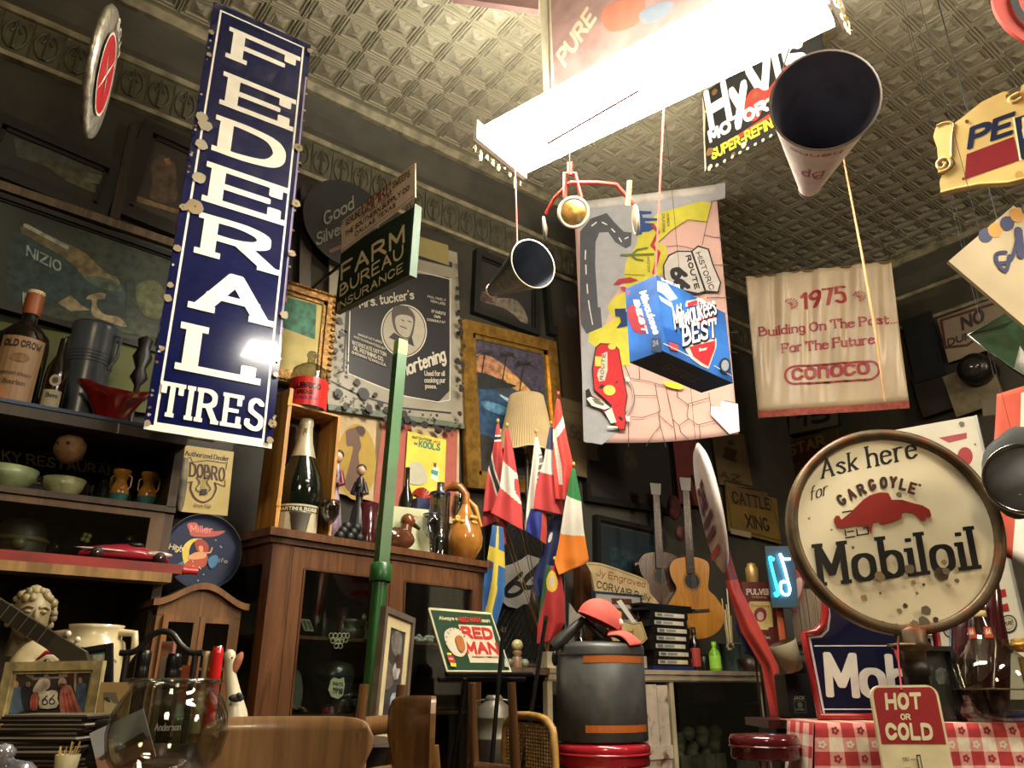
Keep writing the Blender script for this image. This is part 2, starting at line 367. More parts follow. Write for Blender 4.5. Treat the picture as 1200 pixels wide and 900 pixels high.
def frame(name, label, q, pl, fw, fcol, base, mat_w=0, mcol='d8cdb0', depth=.025, th=.02, group=None, cat='framed picture', gl=False):
    """picture frame: frame bars, mat, picture"""
    f = rect(q, pl); r = thing(name, label, cat, f.P(f.w / 2, 0, 0), group)
    m = MB(fcol if not isinstance(fcol, str) else mat(fcol, .4, 0, .2, 20, .1)); W, H = f.w, f.h
    for a, b in (((0, fw), (0, H)), ((W - fw, W), (0, H)), ((fw, W - fw), (0, fw)), ((fw, W - fw), (H - fw, H))):
        m.box(f, a, b, (-th, depth)); 
    g = fw * .35                                  # stepped inner lip
    for a, b in (((fw - g * .2, fw + g), (fw, H - fw)), ((W - fw - g, W - fw + g * .2), (fw, H - fw)), ((fw, W - fw), (fw, fw + g)), ((fw, W - fw), (H - fw - g, H - fw))):
        m.box(f, a, b, (-th, depth * .45))
    build('frame', m, r)
    b = MB(base if not isinstance(base, str) else mat(base, .6, 0, .2, 6)); x = fw + mat_w
    b.box(f, (x * .95, W - x * .95), (x * .95, H - x * .95), (-.004, .0005)); build('picture', b, r)
    if mat_w:
        mt = MB(mat(mcol, .8)); 
        for a, c in (((fw, x), (fw, H - fw)), ((W - x, W - fw), (fw, H - fw)), ((x, W - x), (fw, x)), ((x, W - x), (H - x, H - fw))): mt.box(f, a, c, (-.005, .003))
        build('mat', mt, r)
    if gl:
        gm = MB(glass('f4f6f4')); gm.box(f, (fw, W - fw), (fw, H - fw), (depth * .3, depth * .36)); build('pane', gm, r)
    q = Pr(f, .0012, rough=.6); q.var = .5; q.sc = 26; return r, f, q
def stand(px, py, pl, Z):
    p = pl.hit(px, py); return V((p.x, p.y, Z))
def pot(name, label, cat, px, yt, pl, Z, rp, prof, m, n=24, group=None, pname='body', ym=None, sx=1, solo_=False):
    """turned object: px column, top pixel row yt, standing at height Z on plane pl, half width rp pixels"""
    t = pl.hit(px, yt); b = stand(px, ym if ym else yt + 8, pl, Z); b = V((t.x, t.y, Z)); H = max(.01, t.z - Z); r = rp * dep((t + b) / 2) / F
    mb = MB(m); mb.lathe(b, [(a * r, h * H) for a, h in prof], n, sx=sx)
    if solo_: return solo(name, label, cat, mb, group), b, r, H
    root = thing(name, label, cat, b, group); build(pname, mb, root); return root, b, r, H
def cone_part(root, name, b, prof, m, n=20): return build(name, MB(m).lathe(b, prof, n), root)
FH = V((math.sin(YAW), math.cos(YAW), 0))
def at(x, y, f): r = ray(x, y); return EYE + r * (f / r.dot(FH))     # point f metres ahead of the viewer
def ground(f, l, z=0): return FH * f + RT * l + V((0, 0, z))
def PF(f, yaw=None): 
    n = -FH if yaw is None else V((-math.sin(math.radians(yaw)), -math.cos(math.radians(yaw)), 0)); return Pl(FH * f, n)
def PP(x, y, f, yaw): return Pl(at(x, y, f), (-math.sin(math.radians(yaw)), -math.cos(math.radians(yaw)), 0))
WIRE = mat('17171a', .9)
GLS = glass(); DARKW = wood('2a1b10'); OAK = wood('6b3f1e'); BLK = mat('0c0c0d', .45); CHR = mat('b8b8b8', .15, 1, .05)
GL.update({'G': '~5738170411305162 6263 6343', 'U': '~08041130516468', '9': '~45240628474420', '8': '~280624422002244628', '2': '~0628474500 0040', 'f': '~38281610 0535', 'g': '~442504012041 ~45414a2c0b', '6': '~482604012041432503', '0': '~28060120414628', '3': '~06284724 ~2443412001', '&': '~5016263817060120 42', 'W': '0820 2045 4560 6088', 'O': '~381704113051645738'})
_gc.clear()
def PA(p, az): a = math.radians(az); return Pl(p, (math.cos(a), -math.sin(a), 0))
YW = 3.38; CZ = 4.0
# ============================================================ THE SETTING
struct('floor', MB(wood('3a2616', 8)).wbox((-2.6, -4.1, -.05), (5.75, 3.55, 0)))
struct('wall_left', MB(mat('302f26', .8, 0, .3, 3, .2, 0, 'dirt')).wbox((-2.6, YW + .02, 0), (5.75, YW + .12, CZ)))
struct('wall_right', MB(mat('3c382a', .8, 0, .3, 3, .2, 0, 'dirt')).wbox((5.62, -4.1, 0), (5.75, YW + .02, CZ)))
struct('wall_front', MB(mat('5a4c38', .8)).wbox((-2.6, -4.2, 0), (5.75, -4.1, CZ)))
struct('wall_rear', MB(mat('4a3d2c', .8)).wbox((-2.7, -4.1, 0), (-2.6, YW + .02, CZ)))
TIN = mat('aaa48c', .45, .1, .12, 5, .02, 0, 'dirt')
cmb = MB(TIN).wbox((-2.6, -4.1, CZ), (5.75, 3.55, CZ + .06)); ceil = struct('ceiling', cmb); CO = ORG[ceil.name]
PT = .165
def tile_mb(cx=0, cy=0, z=0, mb=None):
    mb = mb or MB(TIN); R = [(.0825, .001), (.080, -.009), (.073, -.009), (.071, .002), (.064, .002), (.062, -.007), (.055, -.007), (.053, .004), (.042, .004), (.039, -.002), (.034, -.002), (.013, -.013)]
    vs = []; 
    for r, h in R: vs += [(cx - r, cy - r, z + h), (cx + r, cy - r, z + h), (cx + r, cy + r, z + h), (cx - r, cy + r, z + h)]
    fs = [(i * 4 + k, (i + 1) * 4 + k, (i + 1) * 4 + (k + 1) % 4, i * 4 + (k + 1) % 4) for i in range(len(R) - 1) for k in range(4)]
    n = 4 * (len(R) - 1); return mb.add(vs, fs + [(n + 3, n + 2, n + 1, n)])
tmb = tile_mb(); tme = bpy.data.meshes.new('tin_tile'); tme.from_pydata([tuple(p) for p in tmb.v], [], tmb.f); tme.materials.append(TIN)
tl = []
for i in range(-20, 28):
    for j in range(-38, 4):
        x, y = 1.177 + PT * i, 2.635 + PT * j
        if -2.5 < x < 5.5 and -4 < y < 3.2:
            d = V((x, y, CZ)) - EYE; z = d.dot(FW); vis = z > .2 and abs(d.dot(RT) / z) < .72 and abs(d.dot(UP) / z) < .55
            tl.append((0 if vis else 1, d.length, x, y))
tl.sort()
for k, (v_, d_, x, y) in enumerate(tl[:295]):
    o = bpy.data.objects.new('tin_tile', tme); COL.objects.link(o); o.parent = ceil; o.location = V((x, y, CZ - .001)) - CO
rest = MB(TIN)
for v_, d_, x, y in tl[295:]:
    if v_ == 0 or d_ < 6: tile_mb(x, y, CZ - .001, rest)
o = build('pressed_tin_field', rest, ceil); o['kind'] = 'stuff'
# cove between ceiling and wall, left and right
def extr(name, prof, m, a, b, axis):             # profile (depth from wall, z)
    mb = MB(m); P = []
    for t in (a, b):
        for d, z in prof: P.append((t, YW + .02 - d, z) if axis == 'x' else (5.62 - d, t, z))
    n = len(prof); fs = [(i, (i + 1) % n, n + (i + 1) % n, n + i) for i in range(n)] + [tuple(range(n))[::-1], tuple(range(n, 2 * n))]
    return struct(name, mb.add(P, fs))
PEW = mat('5b5847', .5, .3, .3, 10, .3, 0, 'dirt'); EDG = mat('8b846a', .6, 0, .4, 12, .2, 0, 'dirt')
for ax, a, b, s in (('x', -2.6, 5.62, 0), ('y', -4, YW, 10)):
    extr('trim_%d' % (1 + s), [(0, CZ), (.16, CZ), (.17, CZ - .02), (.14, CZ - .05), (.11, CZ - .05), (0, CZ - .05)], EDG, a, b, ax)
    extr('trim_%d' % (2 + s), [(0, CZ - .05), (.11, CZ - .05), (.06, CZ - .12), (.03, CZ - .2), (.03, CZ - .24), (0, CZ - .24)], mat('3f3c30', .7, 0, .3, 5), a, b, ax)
    extr('trim_%d' % (3 + s), [(0, 3.745), (.05, 3.745), (.055, 3.735), (.04, 3.72), (0, 3.72)], EDG, a, b, ax)
    extr('trim_%d' % (4 + s), [(0, 3.51), (.04, 3.51), (.05, 3.5), (.04, 3.485), (0, 3.485)], EDG, a, b, ax)
fz = struct('trim_5', MB(PEW).wbox((-.8, YW, 3.51), (5.6, YW + .02, 3.72)))
f0 = Fr((0, YW, 0), (1, 0, 0), (0, 0, 1))
lm = MB(PEW); lm.box(f0, (-.055, .055), (.005, .2), (0, .008))
for s in (-1, 1):
    pts = [(s * .01, .02), (s * .035, .05), (s * .045, .10), (s * .03, .15), (s * .01, .16), (s * .008, .13), (s * .02, .11)]
    lm.tube([f0.P(a, b, .012) for a, b in catmull(pts, 3)], .006, 5)
lm.tube([f0.P(0, .02, .014), f0.P(0, .18, .014)], [.01, .004], 5)
lme = bpy.data.meshes.new('frieze_panel'); lme.from_pydata([tuple(p - V((0, YW, 0))) for p in lm.v], [], lm.f); lme.materials.append(PEW)
for i in range(52):
    o = bpy.data.objects.new('frieze_panel', lme); COL.objects.link(o); o.parent = fz; o.location = V((-.75 + .12 * i, YW, 3.515)) - ORG[fz.name]
# picture rail over the left pictures, dark pilaster between them
def wallbox(q, pl, m, c=(-.01, .03)): 
    f = rect(q, pl); return MB(m).box(f, (0, f.w), (0, f.h), c)
W_ = PY(YW)
struct('trim_6', wallbox([(-40, 202), (204, 284), (203, 293), (-40, 212)], W_, wood('5c4d38')))
struct('trim_7', wallbox([(149, 146), (160, 150), (141, 262), (129, 258)], W_, DARKW))
struct('trim_8', wallbox([(656, 385), (690, 394), (690, 540), (656, 536)], W_, wood('2f2318', 14)))
struct('trim_9', wallbox([(352, 222), (366, 226), (358, 340), (346, 337)], W_, DARKW))
# ============================================================ THE CEILING LIGHT AND THINGS HUNG BY IT
A = V((1.66, 2.2, 3.1)); B = V((2.0, .88, 3.1)); ft = Fr(A, (B - A), V((0, 0, 1)))
root = thing('fluorescent_light', 'long glowing fluorescent ceiling light with beaded fringe at both ends', 'ceiling light', (A + B) / 2)
L = (B - A).length
mb = MB(mat('e8e4d8', .4)); mb.box(ft, (-.02, L + .02), (.052, .085), (-.09, .09)); 
for a in (-.03, L + .01): mb.box(ft, (a, a + .02), (-.005, .09), (-.175, .175))
build('housing', mb, root)
mb = MB(emis('fff6e4', LAMP_STRENGTH)); mb.prism(Fr(A, ft.n, V((0, 0, 1)), -ft.u), [(-.165, .05), (-.16, .01), (-.12, 0), (.12, 0), (.16, .01), (.165, .05)], -L + .01, -.01)
build('diffuser', mb, root)
for e, sgn in ((-.035, -1), (L + .035, 1)):
    for k in range(9):
        c = -.16 + .32 * k / 8; d = MB(glass('f2e6c0', 1.5)); l = .05 + .03 * ((k * 5) % 3) / 2 + .012 * math.cos(k)
        d.lathe(ft.P(e, -l, c), [(0, 0), (.006, .012), (.009, l * .5), (.005, l * .85), (.002, l)], 6); build('pendant', d, root)
for a in (.25, L - .25):
    build('hanger', MB(mat('9a917c', .5, .6)).tube([ft.P(a, .085, 0), ft.P(a, CZ - 3.1, 0)], .006, 6), root)
# sign above the light
def polyboard(name, label, cat, q, pl, base, th=.01, rough=.5):
    f = Fr(pl.hit(*q[-1]), RT if abs(pl.n.dot(RT)) < .5 else pl.n.cross(V((0, 0, -1))), V((0, 0, 1))); f = Fr(f.o, V((0, 0, 1)).cross(pl.n) if V((0, 0, 1)).cross(pl.n).dot(RT) > 0 else pl.n.cross(V((0, 0, 1))), V((0, 0, 1)))
    f.pl = pl; r = thing(name, label, cat, f.o); build('panel', MB(base).prism(f, [f.uv(*k) for k in q], -th, 0), r); return r, f, Pr(f, rough=rough)
r, f, p = polyboard('metal_sign', 'faded pink and red sign with pale frame behind the ceiling light', 'sign', [(632, -6), (830, -6), (830, 60), (740, 110), (640, 168)], Pl(ft.P(0, 0, 0), ft.n), '9d7f7a', .012)
p.px('d9cfb4', [(632, -6), (645, -6), (652, 158), (640, 168)])
p.textpx('d3bfa6', 'PURE', (662, 80), (700, 22), (651, 64), W=.2)
p.px('b5735e', zs(600, 0, 4, '420 60 480 10 620 0 590 110 480 150 430 120'), True).px('7d8794', zs(600, 0, 4, '600 60 700 10 760 20 700 90 620 110'), True)
p.done(r); build('hanger_wire', MB(BLK).tube([f.pl.hit(660, -4), f.pl.hit(660, -4) + V((0, 0, CZ - f.pl.hit(660, -4).z))], .0008, 4), r)
r, f, p = polyboard('painted_board', 'dusty mauve board hung above the tin tiles at top of the photo', 'board', [(528, -40), (631, -40), (631, 11), (530, -3)], PF(2.5), '7a5d58', .03)
build('hanger_wire', MB(BLK).tube([f.pl.hit(580, -38), f.pl.hit(580, -38) + V((0, 0, CZ - f.pl.hit(580, -38).z))], .0008, 4), r)
# HyVis oil sign hung on the far side of the light
r, f, p = board('oil_sign', 'black chipped motor oil sign with white and yellow lettering beside the light', 'sign', [(818, 112), (962, 22), (970, 126), (831, 200)], PX(2.75), '1a1a1c', .004)
p.poly('c9bf9f', [(0, 0), (.012, .02), (.008, f.h * .4), (.016, f.h * .7), (0, f.h)])
p.textpx('f0eee6', 'HyVIS', (832, 155), (950, 88), (824, 108), W=.24)
p.px('c0372e', zs(600, 0, 4, '1090 500 1110 440 1150 410 1200 420 1300 300 1330 420 1200 480 1150 560 1100 560'), True)
p.px('c0372e', [(850, 168), (900, 135), (962, 100), (962, 106), (900, 141), (852, 172)])
p.textpx('f0eee6', 'MOTOR OIL', (832, 168), (940, 108), (829, 154), W=.26)
p.textpx('e5dc3c', 'SUPER-REFINED PENN', (835, 188), (958, 122), (833, 176), W=.2)
for i, (x, y, q) in enumerate([(829, 130, 3), (832, 178, 5), (872, 170, 4), (885, 112, 4), (900, 118, 3), (838, 108, 4), (955, 110, 5), (945, 45, 6), (833, 196, 3), (860, 182, 3)]): p.blobpx(['cfc4a6', '7b5a3c'][i % 2], x, y, q, i)
for i in range(16):
    t = i / 15; p.blobpx('d2c7a8', 832 + 136 * t, 199 - 73 * t, 2.2, i)
p.done(r)
for a in (.03, f.w - .03): build('hanger_wire', MB(BLK).tube([f.P(a, f.h, -.002), f.P(a, f.h, -.002) + V((0, 0, CZ - f.P(a, f.h).z))], .0008, 4), r)
# megaphones
def cone(name, label, mouth, tip, rm, rt, dm, dt, mout, minn, mrim):
    a = EYE + ray(*mouth) * dm; b = EYE + ray(*tip) * dt; ax = (a - b).normalized(); H = (a - b).length
    R0 = rt * dt / F; R1 = rm * dm / F; root = thing(name, label, 'megaphone', b)
    build('horn', MB(mout).lathe(b, [(R0, 0), (R1, H)], 40, ax), root)
    build('inner_wall', MB(minn).lathe(b, [(R1 - .002, H - .0005), (R0 - .002, .002)], 40, ax), root)
    build('rim', MB(mrim).lathe(b, [(R1, H - .004), (R1 + .002, H), (R1 - .003, H)], 40, ax), root)
    build('mouthpiece', MB(mrim).lathe(b, [(R0 * .8, -.004), (R0 * 1.15, -.002), (R0 * 1.2, .012), (R0 * 1.0, .014), (R0 * .8, .01)], 24, ax), root)
    return root, b, ax, H, R0, R1
root, b, ax, H, R0, R1 = cone('white_megaphone', 'large white megaphone with pink script hanging wide end towards the camera', (966, 117), (948, 222), 61, 10, 1.88, 2.48, mat('eadcd2', .5), mat('8c90a4', .8), mat('9a8f86', .5))
def wrapc(b, ax, H, R0, R1, a0):                # print surface on a cone: u around (m at mouth), v along from tip
    q = V((0, 0, 1)).cross(ax).normalized() if abs(ax.z) < .95 else RT; t = ax.cross(q)
    def fn(u, v, h):
        r = R0 + (R1 - R0) * v / H + h; an = a0 + u / R1; return b + ax * v + (q * math.cos(an) + t * math.sin(an)) * r
    return fn
# direction round the axis that faces the eye
def facing(b, ax, H): 
    q = V((0, 0, 1)).cross(ax).normalized(); t = ax.cross(q); e = (EYE - (b + ax * H * .5)); return math.atan2(e.dot(t), e.dot(q))
p = Pr(WF, fn=wrapc(b, ax, H, R0, R1, facing(b, ax, H)), maxe=.01)
p.text('b8474c', 'henne', (.07, H * .93), (-.14, 0), (0, -.035), W=.12); p.text('b8474c', 'Bp', (.05, H * .62), (-.09, -.01), (0, -.1), W=.09)
p.done(root)
build('hanger_wire', MB(BLK).tube([b + ax * (H - .004) + V((0, 0, 1)).cross(ax).normalized() * -R1, ft.P(L + .01, .05, .1)], .0015, 4), root)
root, b, ax, H, R0, R1 = cone('black_megaphone', 'small black megaphone with gold script hanging on a red cord', (625, 309), (576, 341), 30, 7, 3.02, 3.3, mat('22252a', .35), mat('4a505c', .6), mat('e8dcc0', .4))
p = Pr(WF, fn=wrapc(b, ax, H, R0, R1, facing(b, ax, H)), maxe=.01)

for q_ in (.78, .6, .42): p.line('8a7c4a', [(-.045 + .012 * i, H * q_ + (.012 if i % 2 else -.008)) for i in range(8)], .0035, smooth=True)
p.done(root)
RC = mat('e0635a', .6)
_top = min((ft.P(.02 + .02 * i_, .0, .14 - .02 * j_) for i_ in range(8) for j_ in range(14)), key=lambda q_: abs(600 + F * (q_ - EYE).dot(RT) / (q_ - EYE).dot(FW) - 603))
_rim = EYE + ray(606, 284) * 3.04
solo('red_string', 'red cord from the light down to the small black megaphone', 'string', MB(RC).tube([_top, _rim + V((0, 0, .0)), _rim - V((0, 0, .02))], .0035, 6))
# beer carton
X0 = EYE + ray(776, 411) * 2.9
uR = V((math.sin(math.radians(84.7)), math.cos(math.radians(84.7)), 0)); uL = V((-uR.y, uR.x, 0))
def along(o, d, x):                              # distance along d so that it projects on column x
    for_ = lambda t: 600 + F * (o + d * t - EYE).dot(RT) / (o + d * t - EYE).dot(FW)
    lo, hi = 0, 2
    for _ in range(40):
        m = (lo + hi) / 2
        if (for_(m) < x) == (for_(2) > for_(0)): lo = m
        else: hi = m
    return lo
wR = along(X0, uR, 859); wL = along(X0, uL, 738); hB = .326
root = thing('beer_carton', 'blue beer carton with red shield hanging from a pink cord', 'beer carton', X0)
fb = Fr(X0, uR, (0, 0, 1)); fl = Fr(X0 + uL * wL, -uL, (0, 0, 1)); fd = Fr(X0 + uL * wL, uR, -uL)
BLUE = mat('2a5a9c', .4, 0, .45, 5); mb = MB(BLUE); mb.box(fb, (0, wR), (0, hB), (-wL, 0)); build('carton', mb, root)
def beer(fr, pts, sc=1):
    p = Pr(fr, rough=.35)
    return p
p = beer(fb, None)
Q = lambda t: zs(725, 310, 5.807, t)
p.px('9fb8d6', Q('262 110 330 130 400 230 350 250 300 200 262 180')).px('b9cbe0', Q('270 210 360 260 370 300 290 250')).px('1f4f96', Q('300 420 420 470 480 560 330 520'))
p.px('b8b5a8', Q('440 560 662 500 664 560 610 712 560 690 490 640')).px('bb2c34', Q('478 562 654 518 652 570 606 694 560 668 504 624'))
p.px('b8b5a8', Q('455 250 560 232 600 262 450 290')).px('bb2c34', Q('462 262 530 240 560 262 470 288')).px('bb2c34', Q('500 380 640 340 655 380 520 420'))
p.textpx('1a1a1c', 'Milwaukees', Q('385 462')[0], Q('672 352')[0], Q('362 300')[0], W=.15).textpx('f2efe4', 'Milwaukees', Q('378 445')[0], Q('664 340')[0], Q('356 285')[0], W=.085)
p.textpx('1a1a1c', 'BEST', Q('436 572')[0], Q('672 502')[0], Q('426 428')[0], W=.2).textpx('f6f3ea', 'BEST', Q('430 558')[0], Q('664 492')[0], Q('424 420')[0], W=.14, serif=1.3)
p.textpx('f2efe4', 'Beer', Q('542 594')[0], Q('598 580')[0], Q('540 574')[0], W=.2).textpx('f2efe4', '24-12 OZ CANS', Q('284 112')[0], Q('410 165')[0], Q('280 92')[0], W=.16)
p.px('c63a40', Q('334 530 392 545 400 592 345 580')).line('e8e6e0', Q('298 540 420 598 500 640'), .002, px=True).line('e8e6e0', Q('640 690 768 764'), .002, px=True)
p.discpx('2b3038', *Q('715 690')[0], 6.5, 9).discpx('8d95a0', *Q('715 690')[0], 4.5, 6.5)
p.done(root)
p = beer(fl, None)
p.px('8f2f38', Q('62 330 80 280 140 300 200 430 150 470 90 430'), True).px('b34049', Q('62 180 74 175 76 205 64 205'))
p.textpx('ddd8c6', 'Milwaukees', Q('140 190')[0], Q('238 480')[0], Q('190 175')[0], W=.2).textpx('e6e2d4', 'BEST', Q('100 240')[0], Q('162 470')[0], Q('140 240')[0], W=.26)
p.px('343f52', Q('225 500 288 500 292 600 225 590')).textpx('7d8794', '24', Q('235 560')[0], Q('275 550')[0], Q('232 520')[0], W=.2)
p.done(root)
p = Pr(Fr(X0, uR, -uR.cross(V((0, 0, 1)))), rough=.4); p.fr.n = V((0, 0, -1)); p.fn = lambda a, b, c: X0 + uR * a + uL * b - V((0, 0, 1)) * c
p.fr.uv = lambda x, y: (lambda q: (q.dot(uR), q.dot(uL)))(PZ(X0.z).hit(x, y) - X0)
p.mb.use(mat('202a3c', .5)); p._poly([(0, 0), (0, wL), (wR, wL), (wR, 0)]); p.z += .001
p.text('4a3d44', 'BEST', (wR * .25, wL * .35), (wR * .5, 0), (0, wL * .35), W=.2); bo = p.done(root)
_t = X0 + uR * .07 + uL * .06 + V((0, 0, hB)); ps = .6; pj = lambda q: 600 + F * (q - EYE).dot(RT) / (q - EYE).dot(FW)
for k in range(60):
    if pj(ft.P(ps, .03, .0)) > 779: ps -= .01
    else: ps += .01
solo('pink_string', 'pink cord from the light down to the blue beer carton', 'string', MB(RC).tube([ft.P(ps, .03, 0), _t, _t - V((0, 0, .01))], .004, 6))
# tricycle hung near the ceiling
def wheel(root, c, axd, R, tyre, hub, name='wheel'):
    a = V(axd).normalized(); q = a.orthogonal().normalized(); t = a.cross(q); n = 24
    m = MB(tyre); m.tube([c + (q * math.cos(2 * math.pi * k / n) + t * math.sin(2 * math.pi * k / n)) * R for k in range(n)], R * .13, 8, True); w_ = build(name, m, root)
    build('hub_disc', MB(hub).lathe(c - a * .008, [(0, 0), (R * .86, .002), (R * .92, .008), (R * .86, .014), (R * .2, .022), (0, .024)], 24, a), w_)
d = 3.3; c0 = EYE + ray(672, 249) * d; root = thing('tricycle', 'red child tricycle hung near the ceiling with gold front hub', 'tricycle', c0)
eyed = (EYE - c0).normalized(); RED = mat('b23328', .35); 
wheel(root, c0, (eyed + V((.1, 0, 0))), .062, mat('a39a86', .6), mat('c9a258', .3, .8, .4, 30))
for (x, y, dd, s) in ((745, 258, 3.35, 1), (638, 268, 3.5, -1)):
    wheel(root, EYE + ray(x, y) * dd, (RT + UP * .1), .06 if s == 1 else .05, mat('8d8574', .6), mat('9a8f78', .4, .5))
g = lambda x, y, dd=d: EYE + ray(x, y) * dd
build('fork', MB(RED).tube([g(662, 232), g(662, 203), g(674, 203), g(681, 232)], .009, 8).tube([g(668, 205), g(668, 190)], .012, 8), root)
build('frame', MB(RED).tube([g(668, 214), g(700, 214, 3.3), g(722, 216, 3.32), g(743, 240, 3.35)], .009, 8).tube([g(668, 214), g(650, 232, 3.4), g(640, 250, 3.48)], .008, 8), root)
build('handlebar', MB(mat('c8b894', .4)).tube([g(738, 212, 3.25), g(736, 240, 3.3)], .011, 8), root)
build('hanger_wire', MB(CHR).tube([g(668, 195), V((g(668, 195).x, g(668, 195).y, CZ))], .002, 5), root)
# round silver and red emblem hung on a wire
c = EYE + ray(119, 86) * 2.35; q = Fr(c, (math.sin(math.radians(12.5)), math.cos(math.radians(12.5)), .0), (.05, -.03, 1))
R = 78 * 2.35 / F
root = thing('star_emblem', 'silver oval emblem with white star on red hanging at far left', 'emblem', c - V((0, 0, R)))
SIL = mat('a7a393', .35, .7, .4, 40, .4); m = MB(SIL); m.lathe(c - q.n * .01, [(.0, -.004), (R * .96, -.002), (R, .006), (R * .97, .016), (R * .75, .02), (R * .6, .014), (0, .01)], 48, q.n); build('disc', m, root)
p = Pr(Fr(c + q.n * .012, q.u, q.v), rough=.3); p.disc('ece6d8', 0, 0, R * .62).disc('b3202a', 0, 0, R * .585)
for k, (a, l) in enumerate(((62, .57), (150, .3), (242, .57), (330, .3), (118, .5), (298, .5))):
    a = math.radians(a); s = .09 * R if k < 4 else .07 * R; cl = ['f2ede0', 'c9c2b0', 'f2ede0', 'c9c2b0', '5b5750', '5b5750'][k]
    p.poly(cl, [(0, 0), (math.cos(a + .35) * s, math.sin(a + .35) * s), (math.cos(a) * R * l, math.sin(a) * R * l), (math.cos(a - .35) * s, math.sin(a - .35) * s)])
p.arc('e2ddcd', 'SCH', 0, 0, R * .7, 125, 60, R * .18, W=.18); p.done(root)
build('wire', MB(BLK).tube([c + V((0, 0, R)), V((c.x + .03, c.y, CZ))], .0015, 4), root)
# ============================================================ HANGING SIGNS AND BANNERS
def wires(r, f, xs=(.05, .95), r_=.0009, m=BLK, z=None):
    for a in xs:
        t = f.P(f.w * a, f.h - .004, -.003); build('hanger_wire', MB(m).tube([t, V((t.x, t.y, z or CZ))], r_, 4), r)
k = .913
f = Fr(EYE + (V((.552, 2.856, 1.801)) - EYE) * k, (.459, -.023, .006), (-.013, .052, 2.062)); f.w = .42; f.h = 1.883
root = thing('tyre_sign', 'tall dark blue enamel sign reading FEDERAL TIRES in white', 'enamel sign', f.P(.21, 0))
NV = mat('0b1242', .12, 0, .12, 5, 0, .6); m = MB(NV); m.box(f, (0, f.w), (0, f.h), (-.012, 0)); build('panel', m, root)
p = Pr(f, rough=.15, coat=.5); WH = 'f2efe2'
for a, b, c, d in ((.028, .028, .036, f.h - .03), (f.w - .036, .028, f.w - .028, f.h - .03), (.028, f.h - .038, f.w - .028, f.h - .03), (0, 0, f.w, .018), (.028, .018, f.w - .028, .03)): p.rc(WH, a, b, c, d)
p.rc('8f86a0', f.w - .012, .4, f.w - .004, f.h * .9)
for ch, bl, tl, u1 in (('F', (269, 69), (275, 34), .86), ('E', (262, 124), (268, 86), .86), ('D', (253, 178), (260, 137), .86), ('E', (242, 237), (251, 192), .87), ('R', (233, 298), (242, 251), .88), ('A', (226, 362), (236, 312), .86), ('L', (211, 434), (220, 379), .80)):
    b_ = f.uv(*bl); t_ = f.uv(*tl); h = t_[1] - b_[1]; x = b_[0]
    p.text(WH, ch, (x, b_[1]), (f.w * u1 - x, 0), (0, h), W=.3, T=.145, serif=1.75)
b_ = f.uv(184, 487); t_ = f.uv(187, 446); p.text(WH, 'TIRES', b_, (f.w * .90 - b_[0], 0), (0, t_[1] - b_[1]), W=.2, T=.12, serif=1.6, sp=3.6)
for i, (x, y, q) in enumerate([(236, 138, 9), (240, 148, 10), (236, 170, 9), (233, 209, 10), (228, 243, 12), (215, 244, 6), (207, 292, 6), (199, 335, 5), (196, 350, 6), (349, 174, 6), (346, 240, 6), (341, 298, 5), (332, 370, 6), (318, 497, 6), (172, 497, 5), (244, 66, 4), (247, 40, 4), (322, 440, 4), (315, 517, 5), (189, 410, 4), (362, 62, 4)]):
    c = 'a9a28c' if i < 4 else '9a8a6c'; p.blobpx(c, x, y, q, i + 3)
    if i in (4, 9, 10, 13): p.blobpx('5e4a34', x, y, 1.6, i)
for i in range(40):
    t = random.random(); s_ = random.random() < .5; p.blob(['b0a58c', '6b4a30', '7d7466'][i % 3], .006 if s_ else f.w - .006, f.h * t, .007, i, 9, .5)
p.done(root); wires(root, f, (.06, .94))
# grip: long boards beside the sign top (chain)
# ---- route 66 flag banner
k = .965
f = Fr(EYE + (V((3.103, 3.282, 2.334)) - EYE) * k, (.578, -.69, -.007), (-.154, -.222, 1.56)); f.w = .9 * k; f.h = 1.584 * k
def bfn(u, v, h): return f.P(u, v, h + .012 * math.sin(u * 9 + v * 1.3) * (1 - v / f.h) + .006 * math.sin(v * 7 + u * 3)) - f.v * (.02 * math.sin(math.pi * u / f.w)) * (1 - v / f.h)
root = thing('highway_banner', 'hanging cloth banner with road map, red car and ROUTE 66 shield', 'banner', f.P(.4, 0))
m = MB(mat('dfb6aa', .75, 0, .1, 2)); m.sheet(lambda a, b, c: bfn(a * f.w, b * f.h, c), 30, 40, .0015); build('cloth', m, root)
p = Pr(f, .004, bfn, rough=.75, maxe=.09, dz=.0004)
ZA = lambda t: zs(680, 215, 5.805, t); ZB = lambda t: zs(680, 360, 5.453, t)
p.px('aeb0b4', ZA('15 140 985 0 985 105 890 130 840 122 700 150 520 205 395 350 380 420 310 530 300 640 240 750 185 830 200 880 190 900') + ZB('150 125 60 160 50 220 130 235 110 520 60 600 250 780 140 872 22 860 5 100')) 
p.px('d9d24a', ZA('520 205 690 155 820 122 890 130 862 265 730 248 620 320 530 400 560 415 590 435 592 600 500 640 300 625 310 530 380 420 395 350'))
p.px('d9d24a', ZA('300 625 460 625 640 900 240 900 200 880 185 835 240 760 310 730')).px('d9d24a', ZB('60 160 140 125 215 70 200 0 330 0 330 350 270 370 60 225 50 215'))
p.px('54575d', ZA('15 470 60 320 150 260 200 300 300 430 345 415 345 330 290 325 240 270 190 230 90 245 0 400') )
p.px('54575d', ZA('0 330 70 240 180 200 230 260 300 330 350 330 345 420 310 440 240 400 190 330 130 335 105 400 103 560 125 900 0 900')).px('54575d', ZB('0 0 130 0 140 125 40 170 5 110'))
